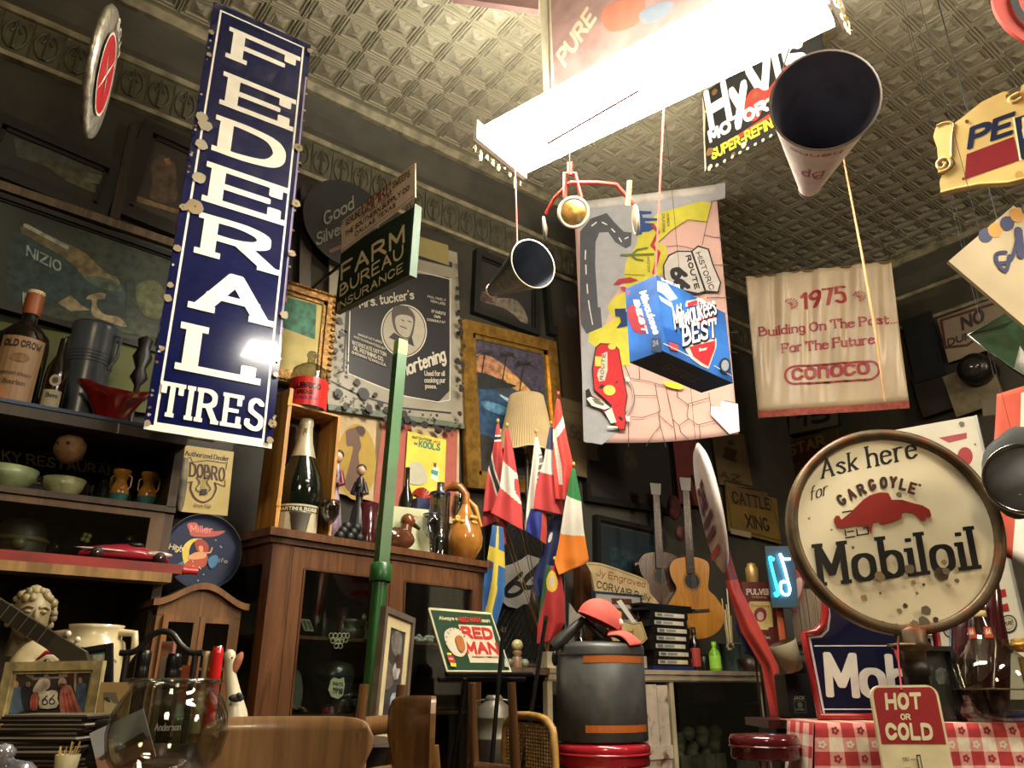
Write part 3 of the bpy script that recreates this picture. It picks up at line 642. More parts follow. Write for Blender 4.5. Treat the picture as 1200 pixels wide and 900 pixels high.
for t in ('38 460 36 520', '40 560 42 620', '48 690 52 750', '58 800 66 860', '80 290 110 265', '150 265 180 280', '215 310 235 330', '265 370 280 395', '305 375 325 365'): p.line('e8e6df', ZA(t), .008, px=True)
for t in ('63 20 80 110',): p.line('e8e6df', ZB(t), .006, px=True)
p.px('2f4f86', ZA('372 185 485 190 485 208 420 212 425 232 538 238 538 252 440 256 440 268 500 270 510 300 470 325 420 330 418 346 384 348'))
p.line('b03a44', ZA('495 285 530 330 488 420 535 470 500 605'), .02, px=True)
p.line('6f7a3a', ZA('280 488 495 480'), .016, px=True).line('6f7a3a', ZA('350 485 390 450 455 438'), .014, px=True).line('6f7a3a', ZA('350 488 380 515 425 522'), .014, px=True)
p.px('b03a44', ZA('225 690 260 650 340 636 395 655 350 672 290 675 260 690')).px('b03a44', ZA('272 705 300 700 340 720 300 735'))
p.px('1f3a66', ZA('235 850 310 845 310 900 240 900')).px('1f3a66', ZB('225 40 310 20 310 110 230 130 260 90 255 60'))
for t in ('895 130 862 265 830 420', '862 265 730 248 620 320 530 400', '890 130 985 108', '850 355 910 370 990 372', '905 560 1010 560', '860 780 1020 785', '302 620 440 622', '590 430 660 425 720 435 800 460'): p.line('3b3230', ZA(t), .0035, px=True)
for t in ('375 370 380 450', '285 360 320 445 380 450 440 460 510 480 615 490', '478 475 490 550 345 552', '490 550 510 650 400 690 325 690', '310 690 310 880', '500 650 510 740 460 800 420 870', '510 735 545 870', '545 480 560 560 590 700 610 830', '510 680 590 750', '560 560 590 700 630 740', '615 490 620 560 690 610 680 680 690 700 750 740 865 720', '690 605 820 575', '690 700 630 740 640 780 690 830', '760 745 765 830', '865 720 950 812', '820 545 830 620 890 645 925 600 1000 620', '830 620 830 680 865 720', '950 170 1000 172', '955 290 1000 300'): p.line('3b3230', ZB(t), .0035, px=True)
p.px('e6dfe8', ZB('900 600 1005 625 1015 800 950 812 865 720 830 680 835 625 890 640'))
p.px('e8d83c', ZB('525 458 620 470 665 500 640 515 590 505 545 490'))
# shield
p.px('2c2a2c', ZA('563 560 600 490 660 462 755 466 800 428 875 452 905 560 958 685 940 755 850 745 800 765 700 740 600 720 565 640'))
p.px('cfcac4', ZA('572 560 606 500 662 472 758 475 802 440 866 460 896 562 948 686 932 745 852 735 800 752 700 728 610 705 575 640'))
p.line('2c2a2c', ZA('757 470 850 742'), .012, px=True)
a, b, c = ZA('795 478')[0], ZA('905 735')[0], ZA('760 480')[0]
p.textpx('2c2a2c', 'HISTORIC', ZA('783 482')[0], ZA('878 738')[0], ZA('818 470')[0], W=.16)
p.textpx('2c2a2c', 'ROUTE', ZA('715 500')[0], ZA('778 730')[0], ZA('750 492')[0], W=.24)
p.textpx('2c2a2c', '66', ZA('605 590')[0], ZA('640 745')[0], ZA('715 565')[0], W=.26)
p.textpx('3b3230', 'CALIFORNIA', ZA('556 215')[0], ZA('560 340')[0], ZA('575 215')[0], W=.14).textpx('3b3230', 'LOS ANGELES', ZA('588 210')[0], ZA('592 300')[0], ZA('604 210')[0], W=.14).textpx('3b3230', 'ARIZONA', ZA('455 505')[0], ZA('460 610')[0], ZA('472 505')[0], W=.14)
# red car
p.px('2a1f1f', ZB('100 260 130 232 215 232 250 265 270 380 285 460 305 560 290 640 300 700 290 778 250 778 130 650 190 610 90 530 78 400'))
p.px('c8262c', ZB('108 262 135 238 210 238 244 268 264 380 278 460 298 560 284 640 292 700 284 770 255 770 140 650 200 620 96 528 86 400'))
p.px('d9cf60', ZB('98 318 140 318 140 380 98 380')).px('cfc7b4', ZB('120 400 140 385 140 300 176 285 178 400 160 470 125 478 112 440')).textpx('2a1f1f', 'ROUTE', ZB('150 470')[0], ZB('165 300')[0], ZB('128 465')[0], W=.18)
p.px('2a1f1f', ZB('38 540 60 525 80 570 140 600 205 620 200 655 160 660 45 620')).px('e9e4da', ZB('45 590 70 578 150 605 195 640 160 655 80 635')).px('6f7468', ZB('80 590 110 588 160 620 150 632 100 618'))
for t in ('190 530', '205 252'): p.discpx('d9cf60', *ZB(t)[0], 7 if t[0] == '1' else 4.5, 6 if t[0] == '1' else 3.5)
p.px('e6e0d6', ZB('160 670 205 640 235 730 200 740')).line('3b3230', ZB('290 455 330 500 340 600 290 690'), .012, px=True, smooth=True).line('b9b4ac', ZB('290 455 330 500 338 600 292 690'), .007, px=True, smooth=True)
p.px('e6e0d6', ZB('175 755 240 755 245 768 180 770')).px('e6e0d6', ZB('290 440 315 440 318 468 295 468')).px('e6e0d6', ZB('292 690 318 688 318 722 296 720'))
p.done(root)
build('top_hem', MB(mat('c9c6bd', .7)).sheet(lambda a, b, c: bfn(a * f.w, f.h * (.965 + .035 * b), c + .004), 24, 2, .002), root); wires(root, f, (.02, .97))
# ---- satin banner
k = .9
f = Fr(EYE + (V((4.628, 3.071, 2.809)) - EYE) * k, (.596, -.803, -.02), (-.144, -.149, .982)); f.w = .9; f.h = .91
fs = f
def cfn(u, v, h): return fs.P(u, v, h + (.014 * math.sin(u * 26 + 1.5 * v) + .01 * math.sin(u * 55 - 6 * v)) * (.35 + .65 * v / fs.h) + .012 * math.sin(v * 6 + u * 8) * (1 - v / fs.h))
root = thing('satin_banner', 'wrinkled cream satin banner with red 1975 anniversary lettering and fringe', 'banner', f.P(.45, -.03))
m = MB(mat('c9b596', .32, 0, .12, 3)); m.sheet(lambda a, b, c: cfn(a * f.w, b * f.h, c), 60, 24, .001); build('cloth', m, root)
m = MB(mat('9c4a3a', .7, 0, .3, 40)); m.sheet(lambda a, b, c: cfn(a * f.w, -.045 + .045 * b, c), 90, 2, .002, sm=False); build('fringe', m, root)
p = Pr(f, .004, cfn, rough=.4, maxe=.035, dz=.0006); ZC = lambda t: zs(870, 300, 4.735, t); RD = 'a5323a'
p.textpx(RD, '1975', ZC('322 300')[0], ZC('580 258')[0], ZC('318 205')[0], W=.2, T=.12)
p.textpx(RD, 'Building On The Past...', ZC('92 448')[0], ZC('865 372')[0], ZC('88 396')[0], W=.17, T=.12, serif=1.5)
p.textpx(RD, 'For The Future', ZC('218 540')[0], ZC('735 490')[0], ZC('214 485')[0], W=.18, T=.12, serif=1.5)
ov = lambda a, b, q, s: [(fs.uv(*ZC('%d %d' % (a, b))[0]))]
L_ = fs.uv(*ZC('290 662')[0]); R_ = fs.uv(*ZC('700 635')[0]); rr = .058
an = math.atan2(R_[1] - L_[1], R_[0] - L_[0])
cap = [(R_[0] + rr * math.cos(an + t), R_[1] + rr * math.sin(an + t)) for t in [math.pi * (k / 10 - .5) for k in range(11)]] + [(L_[0] + rr * math.cos(an + t), L_[1] + rr * math.sin(an + t)) for t in [math.pi * (k / 10 + .5) for k in range(11)]]
p.line(RD, cap, .014, closed=True)
p.textpx(RD, 'conoco', ZC('276 693')[0], ZC('706 655')[0], ZC('270 592')[0], W=.17, T=.13)
for cx, cy, sg in ((265, 270, 1), (640, 232, -1)):
    for i in range(9):
        a = -2.6 + i * .5; x, y = cx + 34 * math.cos(a), cy + 26 * math.sin(a); p.line(RD, ZC('%f %f %f %f' % (cx, cy, x, y)), .003, px=True); p.line(RD, ZC('%f %f %f %f' % (x, y, x + 7, y - 6)), .006, px=True)
p.done(root); build('rod', MB(wood('6b5434')).tube([f.P(-.01, f.h, -.01), f.P(f.w + .01, f.h, -.01)], .008, 8), root); wires(root, f, (.04, .97))
g = EYE + ray(1010, 298) * 3.2; h_ = EYE + ray(1037, 470) * 3.2
solo('twine', 'pale orange twisted twine hanging in front of the cream satin banner', 'cord', MB(mat('c99a6c', .7)).tube([V((g.x, g.y, CZ)), g, (g + h_) / 2 + RT * .006, h_], [.0015, .005, .007, .003], 6))
# ---- scroll shaped soda sign
pl = PA(EYE + ray(1150, 165) * 2.3, -14)
f = Fr(pl.hit(1095, 222), (-math.sin(math.radians(-14)), -math.cos(math.radians(-14)), 0), (0, 0, 1)); f.pl = pl
ZP = lambda t: zs(1080, 0, 3.75, t)
root = thing('scroll_sign', 'cream scroll shaped soda sign with red and blue at upper right', 'sign', f.P(.1, 0))
out = [f.uv(*q) for q in ZP('78 800 85 850 150 832 250 812 380 806 520 770 700 700 700 300 520 330 440 375 430 410 440 432 410 448 375 440 368 420 385 405 360 402 320 420 260 450 180 515 140 545 100 540 65 555 50 600 68 650 72 700 95 690 140 695 150 720 130 745 90 770')]
build('panel', MB(mat('c2a968', .4, 0, .15, 5, 0, .15)).prism(f, out, -.02, 0), root)
bm = MB(mat('c9a765', .4)); bm.tube([f.P(*f.uv(*q), .004) for q in catmull(ZP('75 760 110 750 130 725 120 700 90 700 70 720 78 742 98 738 105 722 92 718'), 4)], .005, 6); build('scroll_curl', bm, root); bm = MB(mat('c9a765', .4)); bm.tube([f.P(*f.uv(*q), .002) for q in ZP('85 850 150 832 250 812 380 806 520 770 700 700')], .006, 6)
build('lower_edge', bm, root); bm = MB(mat('c9a765', .4)); bm.tube([f.P(*f.uv(*q), .002) for q in catmull(ZP('65 555 100 540 140 545 134 600 132 690'), 4)], .003, 6); build('side_edge', bm, root); bm = MB(mat('c9a765', .4)); bm.tube([f.P(*f.uv(*q), .002) for q in catmull(ZP('430 410 400 425 385 440 405 450 440 432'), 4)], .006, 6); build('scroll_edge', bm, root)
p = Pr(f, rough=.3); p.px('7c2027', ZP('198 678 405 600 430 705 188 790')).textpx('16203f', 'PE', ZP('198 660')[0], ZP('400 590')[0], ZP('212 560')[0], W=.27, T=.2)
p.px('16203f', ZP('408 520 470 500 560 470 640 460 640 700 450 705 432 690')).px('e9dcae', ZP('400 520 408 514 438 705 430 708')).px('c8ced6', ZP('440 570 500 555 640 540 640 570 500 600 448 610')).textpx('d9bf7c', 'PSI', ZP('445 600')[0], ZP('620 530')[0], ZP('440 520')[0], W=.26)
p.discpx('5a3a20', *ZP('200 536')[0], 2.4).discpx('5a3a20', *ZP('184 788')[0], 1.6).discpx('b8944e', *ZP('430 772')[0], 5)
p.done(root); t = f.P(*f.uv(1190, 100), -.01); build('hanger_wire', MB(BLK).tube([t, V((t.x, t.y, CZ))], .0009, 4), root)
# ---- red round sign at the top right corner
c = EYE + ray(1236, 8) * 2.2; f = zfr(c); f.pl = Pl(c, f.n); R = 71 * 2.2 / F
root = thing('round_sign', 'red round sign with black ring in the upper right corner', 'sign', c - V((0, 0, R)))
build('disc', MB(mat('b2331e', .75)).lathe(c - f.n * .01, [(0, 0), (R, 0), (R, .01), (0, .01)], 56, f.n, False), root)
p = Pr(f.off(.0105), rough=.8); n = 50; ri, ro = R * .62, R * .76
for k in range(n): a, b = 2 * math.pi * k / n, 2 * math.pi * (k + 1) / n; p.poly('0b0b0c', [(ri * math.cos(a), ri * math.sin(a)), (ro * math.cos(a), ro * math.sin(a)), (ro * math.cos(b), ro * math.sin(b)), (ri * math.cos(b), ri * math.sin(b))]); p.z -= p.dz
p.done(root); build('hanger_wire', MB(BLK).tube([c + V((0, 0, R * .9)), V((c.x, c.y, CZ))], .0009, 4), root)
# ---- cream sign with scalloped awning print
pl = PD(2.5, 1180, 20); a = pl.hit(1150, 288); b = pl.hit(1215, 232); c = pl.hit(1196, 378)
f = Fr(c, b - a, a - c); f.w = (b - a).length * 1.15; f.h = (a - c).length; f.pl = pl
root = thing('awning_sign', 'tilted cream sign with blue and yellow scalloped top edge at right', 'sign', f.P(.05, 0))
build('panel', MB(mat('cdbb92', .5, 0, .12, 5)).box(f, (0, f.w), (-.02, f.h), (-.012, 0)), root); p = Pr(f)
for i, (x, y) in enumerate([(1155, 276), (1166, 270), (1180, 262), (1192, 252), (1205, 245)]): p.discpx('1f2a5c' if i % 2 == 0 else 'd39a2e', x, y, 8.5)
p.line('1f2a5c', [(1183, 300), (1178, 318), (1168, 308), (1168, 298), (1178, 296)], .012, px=True, smooth=True); p.line('1f2a5c', [(1170, 309), (1184, 305), (1193, 278)], .012, px=True, smooth=True); p.line('1f2a5c', [(1193, 270), (1196, 300)], .022, px=True); p.line('1f2a5c', [(1197, 300), (1215, 262)], .014, px=True)
p.done(root); t = f.P(f.w * .5, f.h, -.006); build('hanger_wire', MB(BLK).tube([t, V((t.x, t.y, CZ))], .0009, 4), root)
# ---- dark green metal shade
c0 = EYE + ray(1158, 400) * 2.15
f = zfr(c0, 10); q = lambda x, y, d=2.15: EYE + ray(x, y) * d
root = thing('pendant_lamp', 'dark green metal lamp shade hanging at the right edge', 'lamp', q(1190, 430)); GRN = mat('16301c', .22, 0, .2, 6, 0, .5)
R = [q(1134, 393), q(1187, 363, 2.35), q(1232, 392, 2.4), q(1232, 462, 2.1), q(1188, 433, 2.0)]; top = [q(1175, 385, 2.25), q(1190, 375, 2.3), q(1225, 385, 2.3), q(1222, 410, 2.15), q(1195, 405, 2.15)]
build('shade', MB(GRN).add(R + top, [(i, (i + 1) % 5, 5 + (i + 1) % 5, 5 + i) for i in range(5)] + [(5, 6, 7, 8, 9)]).tube(R, .003, 6, True), root)
cc = q(1200, 372, 2.3); build('hanger_wire', MB(BLK).tube([q(1205, 395, 2.22), cc, V((cc.x, cc.y, CZ))], .002, 6), root)
# ---- lens shaped sign seen edge on
c = EYE + ray(832, 594) * 3.1; az = 37.7 + math.degrees(math.atan(232 / 967)); ua = math.radians(az + 168 + 180)
f = Fr(c, (math.sin(math.radians(az + 168)), math.cos(math.radians(az + 168)), 0), (.1, .0, 1)); f = Fr(c, (-math.sin(math.radians(az - 5)), -math.cos(math.radians(az - 5)), 0), (.0, .0, 1))
if f.n.dot(EYE - c) < 0: f = Fr(c, -f.u, f.v)
R = 76 * 3.1 / F; f = Fr(c, f.u, f.v + RT * -.13)
root = thing('disc_sign', 'thin white oval sign seen edge on beside the guitar', 'sign', c - V((0, 0, R)))
build('disc', MB(mat('cfc9c6', .35)).lathe(c - f.n * .015, [(0, -.002), (R * .9, 0), (R, .015), (R * .9, .03), (0, .032)], 48, f.n), root)
p = Pr(f.off(.02), rough=.4)
p.text('5b2238', 'DE', (-R * .5, -R * .05), (R * .9, 0), (0, R * .42), W=.26); p.line('5b2238', [(-R * .6, -R * .2), (R * .6, -R * .2)], .03).line('5b2238', [(-R * .6, -R * .42), (R * .5, -R * .42)], .03); p.line('b3242c', [(-R * .5, -R * .7), (R * .5, -R * .7)], .03)
p.done(root); build('hanger_wire', MB(BLK).tube([c + f.v * R * .98, V((c.x, c.y, CZ)) - RT * .04], .0009, 4), root)
# ---- two flange signs
def flange(name, label, x, y, Y, az, q, base, th=.02):
    h = PY(Y).hit(x, y); pl = PA(h, az); return board(name, label, 'sign', q, pl, base, th)
r, f, p = flange('supply_sign', 'cream sign with brown EMPIRE SWEEPS lettering above green one', 401, 275, 3.0, -8, [(401, 263), (487, 186), (486, 236), (400, 292)], 'd6c4ae', .006)
BR = '5e3a30'
for e in ((.008, .01, f.w - .008, .013), (.008, f.h - .013, f.w - .008, f.h - .01)): p.rc(BR, *e)
ZE = lambda t: zs(330, 180, 7.5, t)
p.textpx(BR, 'GENUINE', ZE('565 640')[0], ZE('700 545')[0], ZE('563 580')[0], W=.16).textpx('7d4a38', 'EMPIRE', ZE('705 535')[0], ZE('965 340')[0], ZE('705 445')[0], W=.18, T=.1, serif=1.7).textpx(BR, 'SWEEPS', ZE('978 310')[0], ZE('1132 200')[0], ZE('978 255')[0], W=.16)
p.textpx(BR, 'DISTRIBUTED BY', ZE('690 580')[0], ZE('980 370')[0], ZE('690 548')[0], W=.14).textpx(BR, 'THE SOUTHERN SUPPLY CO', ZE('560 735')[0], ZE('1130 320')[0], ZE('560 690')[0], W=.18).textpx(BR, 'DALLAS  TEXAS', ZE('650 730')[0], ZE('1005 470')[0], ZE('650 690')[0], W=.18)
p.done(r); t = f.P(.02, .0, -.003); fE = f
r, f, p = flange('insurance_sign', 'dark green flange sign reading FARM BUREAU INSURANCE with light green edge', 398, 320, 3.0, -8, [(401, 290), (484, 246), (480, 318), (391, 370)], '17281e', .03)
build('edge_strip', MB(mat('2c4632', .6)).box(f, (f.w - .004, f.w + .01), (-.005, f.h + .01), (-.035, .003)), r)
ZF = lambda t: zs(300, 225, 4, t); CR = 'ddcca4'
p.textpx(CR, 'FARM', ZF('397 418')[0], ZF('698 236')[0], ZF('399 338')[0], W=.16).textpx(CR, 'BUREAU', ZF('392 494')[0], ZF('692 306')[0], ZF('394 436')[0], W=.15).textpx(CR, 'INSURANCE', ZF('382 560')[0], ZF('690 372')[0], ZF('384 520')[0], W=.15)
p.done(r)
for a in (.05, .5): build('bracket', MB(BLK).tube([f.P(a * f.w, f.h * .98, -.01), fE.P(a * fE.w, fE.h * .3, -.006)], .005, 6), r)
build('wall_bracket', MB(BLK).tube([f.P(0, f.h * .8, -.012), V((f.P(0, 0).x, YW + .02, f.P(0, f.h * .8).z))], .008, 6), r)
# ============================================================ LEFT WALL: PICTURES AND SIGNS
W1 = PY(YW - .0); W2 = PY(YW - .03)
def scene_print(p, f, polys):
    for c, t in polys: p.px(c, t, True)
r, f, p = frame('framed_landscape', 'dark landscape painting in a black frame at upper left', [(-12, 128), (142, 196), (126, 259), (-34, 198)], W1, .05, '100f0d', '1e1f19', group=None)
p.px('3c4034', zs(0, 120, 6, '100 250 350 330 560 400 720 480 715 560 600 560 300 440 120 380')).px('4a4a30', zs(0, 120, 6, '300 430 480 480 680 590 670 640 480 560')).px('565a4c', zs(0, 120, 6, '560 480 720 520 716 580 600 560'))
p.done(r)
r, f, p = frame('framed_portrait', 'brown framed picture of a seated figure left of the blue sign', [(162, 140), (262, 184), (238, 293), (137, 250)], W1, .055, '1c120b', '2a2218')
p.rc('8c6c42', .05, .05, .06, f.h - .05).rc('8c6c42', f.w - .06, .05, f.w - .05, f.h - .05).rc('8c6c42', .05, .05, f.w - .05, .06).rc('8c6c42', .05, f.h - .06, f.w - .05, f.h - .05)
p.px('4a3a2a', zs(0, 120, 6, '1060 450 1120 370 1180 400 1230 440 1240 560 1230 700 1060 680 1070 560'), True).px('8a5c3c', zs(0, 120, 6, '1150 400 1190 390 1200 440 1170 450')).px('6e5a38', zs(0, 120, 6, '960 660 1260 760 1260 790 960 700'))
p.done(r)
# large romantic landscape
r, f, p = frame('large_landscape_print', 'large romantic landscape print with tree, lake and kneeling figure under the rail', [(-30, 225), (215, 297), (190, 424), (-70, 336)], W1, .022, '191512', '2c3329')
ZL = lambda t: zs(0, 225, 4, t)
for c, t in (('6a5e40', '110 160 330 250 480 340 560 420 540 470 400 420 260 330 130 230'), ('263c3c', '60 200 200 250 330 330 420 420 560 430 580 520 420 560 200 520 40 500'), ('46523f', '400 400 480 400 560 430 560 470 440 440'), ('2b3527', '350 160 560 190 800 270 790 330 680 420 640 420 650 600 590 600 590 430 500 380 420 300'), ('4f5434', '640 440 740 420 780 520 740 600 660 560'), ('233430', '390 470 440 450 520 470 560 530 480 570 420 540'), ('36402f', '230 540 560 590 760 640 740 690 400 620 200 575')): p.px(c, ZL(t), True)
p.px('85795a', ZL('270 520 330 485 380 530 420 555 330 560')).px('8f8060', ZL('410 490 440 478 480 475 495 490 470 505 455 505 455 540 490 575 560 590 590 635 480 600 430 575 430 510 405 505'), True)
p.px('8f8060', ZL('480 480 495 478 492 500 480 505')); p.line('8c8f84', ZL('120 160 310 260'), .02, px=True)
p.textpx('8e9c94', 'NIZIO', ZL('120 300')[0], ZL('285 380')[0], ZL('125 250')[0], W=.14).textpx('8e9c94', 'IW', ZL('105 540')[0], ZL('160 555')[0], ZL('105 470')[0], W=.12)  # pale letters are a neon sign's reversed reflection, painted into the print
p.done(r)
# shelf wall behind objects: pale green poster paper
solo('green_paper', 'pale green wall paper sheet behind the jug on the top shelf', 'paper', wallbox([(-60, 350), (182, 425), (180, 470), (-60, 470)], PY(YW - .005), mat('5c6038', .8, 0, .15, 4), (0, .004)))
# gilt frame, green and yellow print
r, f, p = frame('gilt_framed_print', 'ornate gilt framed green and yellow print right of the blue sign', [(318, 326), (391, 347), (386, 462), (308, 442)], W2, .05, mat('8a6838', .35, .6, .5, 60, .8), 'b5a55c')
p.px('2a6a50', [(322, 345), (371, 357), (369, 398), (320, 380)]); 
for y in (424, 427): p.line('8f8347', [(345, y), (362, y + 3)], .003, px=True)
gb = MB(mat('a8824a', .3, .7, .4, 70, .8))
for i in range(64):
    t = i / 64 * 4; s_ = int(t); u = t - s_; W, H = f.w - .024, f.h - .024
    P_ = [(u * W, 0), (W, u * H), (W - u * W, H), (0, H - u * H)][s_]; gb.ball(f.P(P_[0] + .012, P_[1] + .012, .026), .011, 6, (1.3, 1.3, .8))
o = build('carved_beads', gb, r); o['kind'] = 'stuff'; p.done(r)
# shortening sign
r, f, p = board('shortening_sign', 'large navy and cream chipped shortening tin sign with portrait', 'sign', [(388, 258), (541, 292), (539, 503), (383, 466)], W2, '8f8a7a', .012)
NB = '0b0e17'; ZT = lambda t: zs(380, 330, 6.667, t); ZM = lambda t: zs(300, 225, 4, t)
p.px('0f1218', ZM('380 200 640 240 920 330 920 355 700 300 380 260')).px('8a7f4e', ZM('740 200 900 250 905 345 740 290'))
p.px(NB, ZM('400 340 905 400 908 930 850 990 700 960 560 900 425 850 420 560')).line('c8c3b3', ZM('440 560 430 850 560 905 700 958 850 985 908 975'), .006, px=True).line('c8c3b3', ZM('730 365 912 410 908 975'), .006, px=True)
p.line('151a26', ZM('425 520 410 840 380 850'), .008, px=True).line('151a26', [(388, 447), (420, 463), (470, 478), (528, 484)], .008, px=True)
p.px('c9c4b4', [(473 + 27 * math.cos(t / 5), 388 + 31 * math.sin(t / 5)) for t in range(31)]).px(NB, [(473 + 25.5 * math.cos(t / 5), 388 + 29.5 * math.sin(t / 5)) for t in range(31)]).px('aaa493', [(473 + 24.5 * math.cos(t / 5), 388 + 28.5 * math.sin(t / 5)) for t in range(31)])
p.px('4a453f', ZT('525 230 560 190 640 195 700 260 705 330 680 440 640 450 560 400 530 320'), True).px('aaa493', ZT('550 290 600 260 680 280 690 340 660 430 610 430 565 380'), True)
p.px('2b2a2c', ZT('500 440 540 400 590 430 650 460 680 430 700 510 640 480 560 465')); p.line('2b2a2c', ZT('590 350 640 370'), .006, px=True).line('2b2a2c', ZT('600 300 620 310'), .006, px=True).line('2b2a2c', ZT('650 310 675 320'), .006, px=True)
p.textpx('b9b3a2', "Mrs. tucker's", ZT('270 212')[0], ZT('700 140')[0], ZT('262 130')[0], W=.14).textpx('c4beae', 'Shortening', ZT('560 770')[0], ZT('950 620')[0], ZT('540 650')[0], W=.15)
for t, s_ in (('MANUFACTURED', '260 425 450 490 258 405'), ('AND GUARANTEED BY', '225 440 475 540 223 420'), ('INTERSTATE COTTON', '215 495 480 590 213 462'), ('OIL REFINING CO.', '220 535 460 630 218 500'), ('SHERMAN TEXAS,U.S.A.', '208 565 480 670 206 540'), ('POSITIVELY', '800 130 945 160 800 110'), ('NON-LARD', '825 165 940 190 825 145'), ('OF GUESTS', '830 245 940 268 830 222'), ('OWN', '850 285 900 295 850 262'), ('COOKING FAT', '795 310 940 335 795 290'), ('Used for all', '775 742 935 742 773 700'), ('cooking pur', '775 795 940 795 773 752'), ('poses.', '780 838 870 842 778 800')):
    z_ = ZT(s_); p.textpx('b5af9e', t, z_[0], z_[1], z_[2], W=.16)
for i, t in enumerate('110 310 30;120 430 14;130 505 12;80 545 26;170 385 16;250 790 30;215 845 16;300 880 50;390 890 20;1030 130 22;1040 250 24;1035 410 16;1030 620 20;1035 770 16;1030 60 16;850 130 10;100 880 40'.split(';')):
    a, b, c = [float(k) for k in t.split()]; x, y = ZT('%f %f' % (a, b))[0]; p.blobpx('1d1c1c', x, y, c / 6.7, i)
for i in range(70):
    x = 390 + 147 * random.random(); p.blobpx(['171616', '241f1b'][i % 2], x, 463 + (x - 395) * .2 + 20 * random.random(), 1 + 4.5 * random.random() ** 2, i + 50)
for i in range(40): p.blobpx('1a1919', 533 + 6 * random.random(), 300 + 190 * random.random(), 1 + 2.5 * random.random(), i)
for i in range(24): p.blobpx('1a1919', 388 + 14 * random.random(), 375 + 80 * random.random(), 1 + 3 * random.random() ** 2, i)
p.done(r); build('edge_rail', MB(mat('5e6a58', .5)).box(f, (0, f.w), (-.03, 0), (-.02, .01)), r)
# round sign
c = W2.hit(403, 268); f = Fr(c + V((0, -.06, 0)), (1, 0, 0), (0, 0, 1)); R = 56 * dep(c) / F
root = thing('silver_polish_sign', 'dark round sign with grey script behind the cream lettered sign', 'sign', c - V((0, 0, R)))
build('disc', MB(mat('0c0f14', .6)).lathe(f.o - f.n * .008, [(0, 0), (R, 0), (R, .008), (0, .008)], 48, f.n, False), root); p = Pr(f.off(.009))
p.fr.pl = Pl(p.fr.o, p.fr.n); ZG = lambda t: zs(330, 180, 7.5, t)
p.textpx('77776c', 'Good', ZG('375 640')[0], ZG('640 480')[0], ZG('365 520')[0], W=.13).textpx('6d6d63', 'Silver', ZG('305 815')[0], ZG('560 690')[0], ZG('300 700')[0], W=.13).line('5b2f2f', ZG('430 860 560 800'), .02, px=True)
p.done(root)
build('hook', MB(BLK).tube([f.P(0, R * .9, -.005), V((f.o.x, YW + .02, f.P(0, R * .9).z))], .004, 5), root)
r, f, p = frame('dark_rider_picture', 'dark framed picture with pale rider behind the small megaphone', [(557, 297), (634, 322), (627, 397), (552, 362)], W1, .04, '181817', '22211f')
p.px('6d6557', zs(530, 270, 7.5, '250 545 350 550 370 590 520 600 600 650 660 770 640 840 560 760 480 700 380 660 260 620'), True).px('4b3334', zs(530, 270, 7.5, '250 545 350 550 350 640 260 620')); p.done(r)
r, f, p = frame('dark_small_picture', 'small dark framed picture between rider picture and map banner', [(640, 318), (690, 330), (688, 404), (637, 388)], W1, .035, '1d1d1a', '33332b'); p.blob('4c463a', f.w * .6, f.h * .45, .06, 3); p.done(r)
# palm painting in gilt frame
GILT = mat('a8823e', .28, .75, .3, 25, .15)
r, f, p = frame('palm_sunset_painting', 'gilt framed palm and sea painting behind the lamp shade', [(543, 376), (657, 404), (655, 582), (541, 571)], W2, .075, GILT, '29323c', .03, '4a5a55')
ZQ = lambda t: zs(540, 370, 4, t)
for c, t in (('3a3444', '75 100 250 100 400 160 400 340 300 330 180 270 75 230'), ('9a6a4c', '75 180 180 215 300 330 200 300 75 260'), ('b98a4e', '180 250 260 290 330 360 240 340'), ('1c3f60', '75 330 170 360 300 420 350 560 75 600'), ('4f7ea0', '100 400 190 420 290 470 250 480 120 440'), ('8fa9b0', '180 370 260 410 300 440 250 430'), ('151a1a', '75 270 140 280 200 310 260 330 200 340 75 340'), ('20201c', '75 560 200 600 320 700 75 720')): p.px(c, ZQ(t), True)
for x, y in ((110, 180), (210, 190), (290, 230)):
    for k in range(7): a = 2.9 + k * .55; p.line('17191a', ZQ('%f %f %f %f %f %f' % (x, y, x + 26 * math.cos(a), y + 20 * math.sin(a), x + 46 * math.cos(a), y + 34 * math.sin(a) + 14)), .006, px=True)
    p.line('17191a', ZQ('%f %f %f %f' % (x, y, x - 20, y + 130)), .008, px=True)
p.px('3c5852', [(575, 553), (612, 558), (612, 566), (575, 561)]).line('c9c7b8', [(577, 562), (580, 553), (583, 562)], .004, px=True); p.done(r)
# pink striped poster and penguin-less cigarette card
r, f, p = board('striped_poster', 'cream poster with wide pink side stripes behind the yellow card', 'poster', [(448, 482), (540, 504), (536, 612), (430, 604)], PY(YW - .012), 'bfa985', .004, .7)
p.px('a85a4c', [(450, 484), (483, 493), (476, 601), (436, 600)]).px('a85a4c', [(519, 501), (536, 505), (534, 606), (515, 605)]); p.done(r)
r, f, p = board('cigarette_card', 'yellow card reading SWITCH FROM HOTS to KOOLS', 'card', [(479, 505), (524, 516), (519, 592), (472, 585)], PY(YW - .03), 'd6ca4c', .004, .6)
ZK = lambda t: zs(440, 480, 7.5, t)
p.textpx('3b3424', 'SWITCH FROM', ZK('320 252')[0], ZK('492 285')[0], ZK('322 228')[0], W=.2).textpx('b5452c', 'HOTS', ZK('508 292')[0], ZK('570 305')[0], ZK('508 268')[0], W=.2).textpx('3b3424', 'to', ZK('338 308')[0], ZK('366 312')[0], ZK('338 280')[0], W=.2).textpx('2f7d6a', 'KOOLS', ZK('376 330')[0], ZK('565 365')[0], ZK('380 268')[0], W=.18)
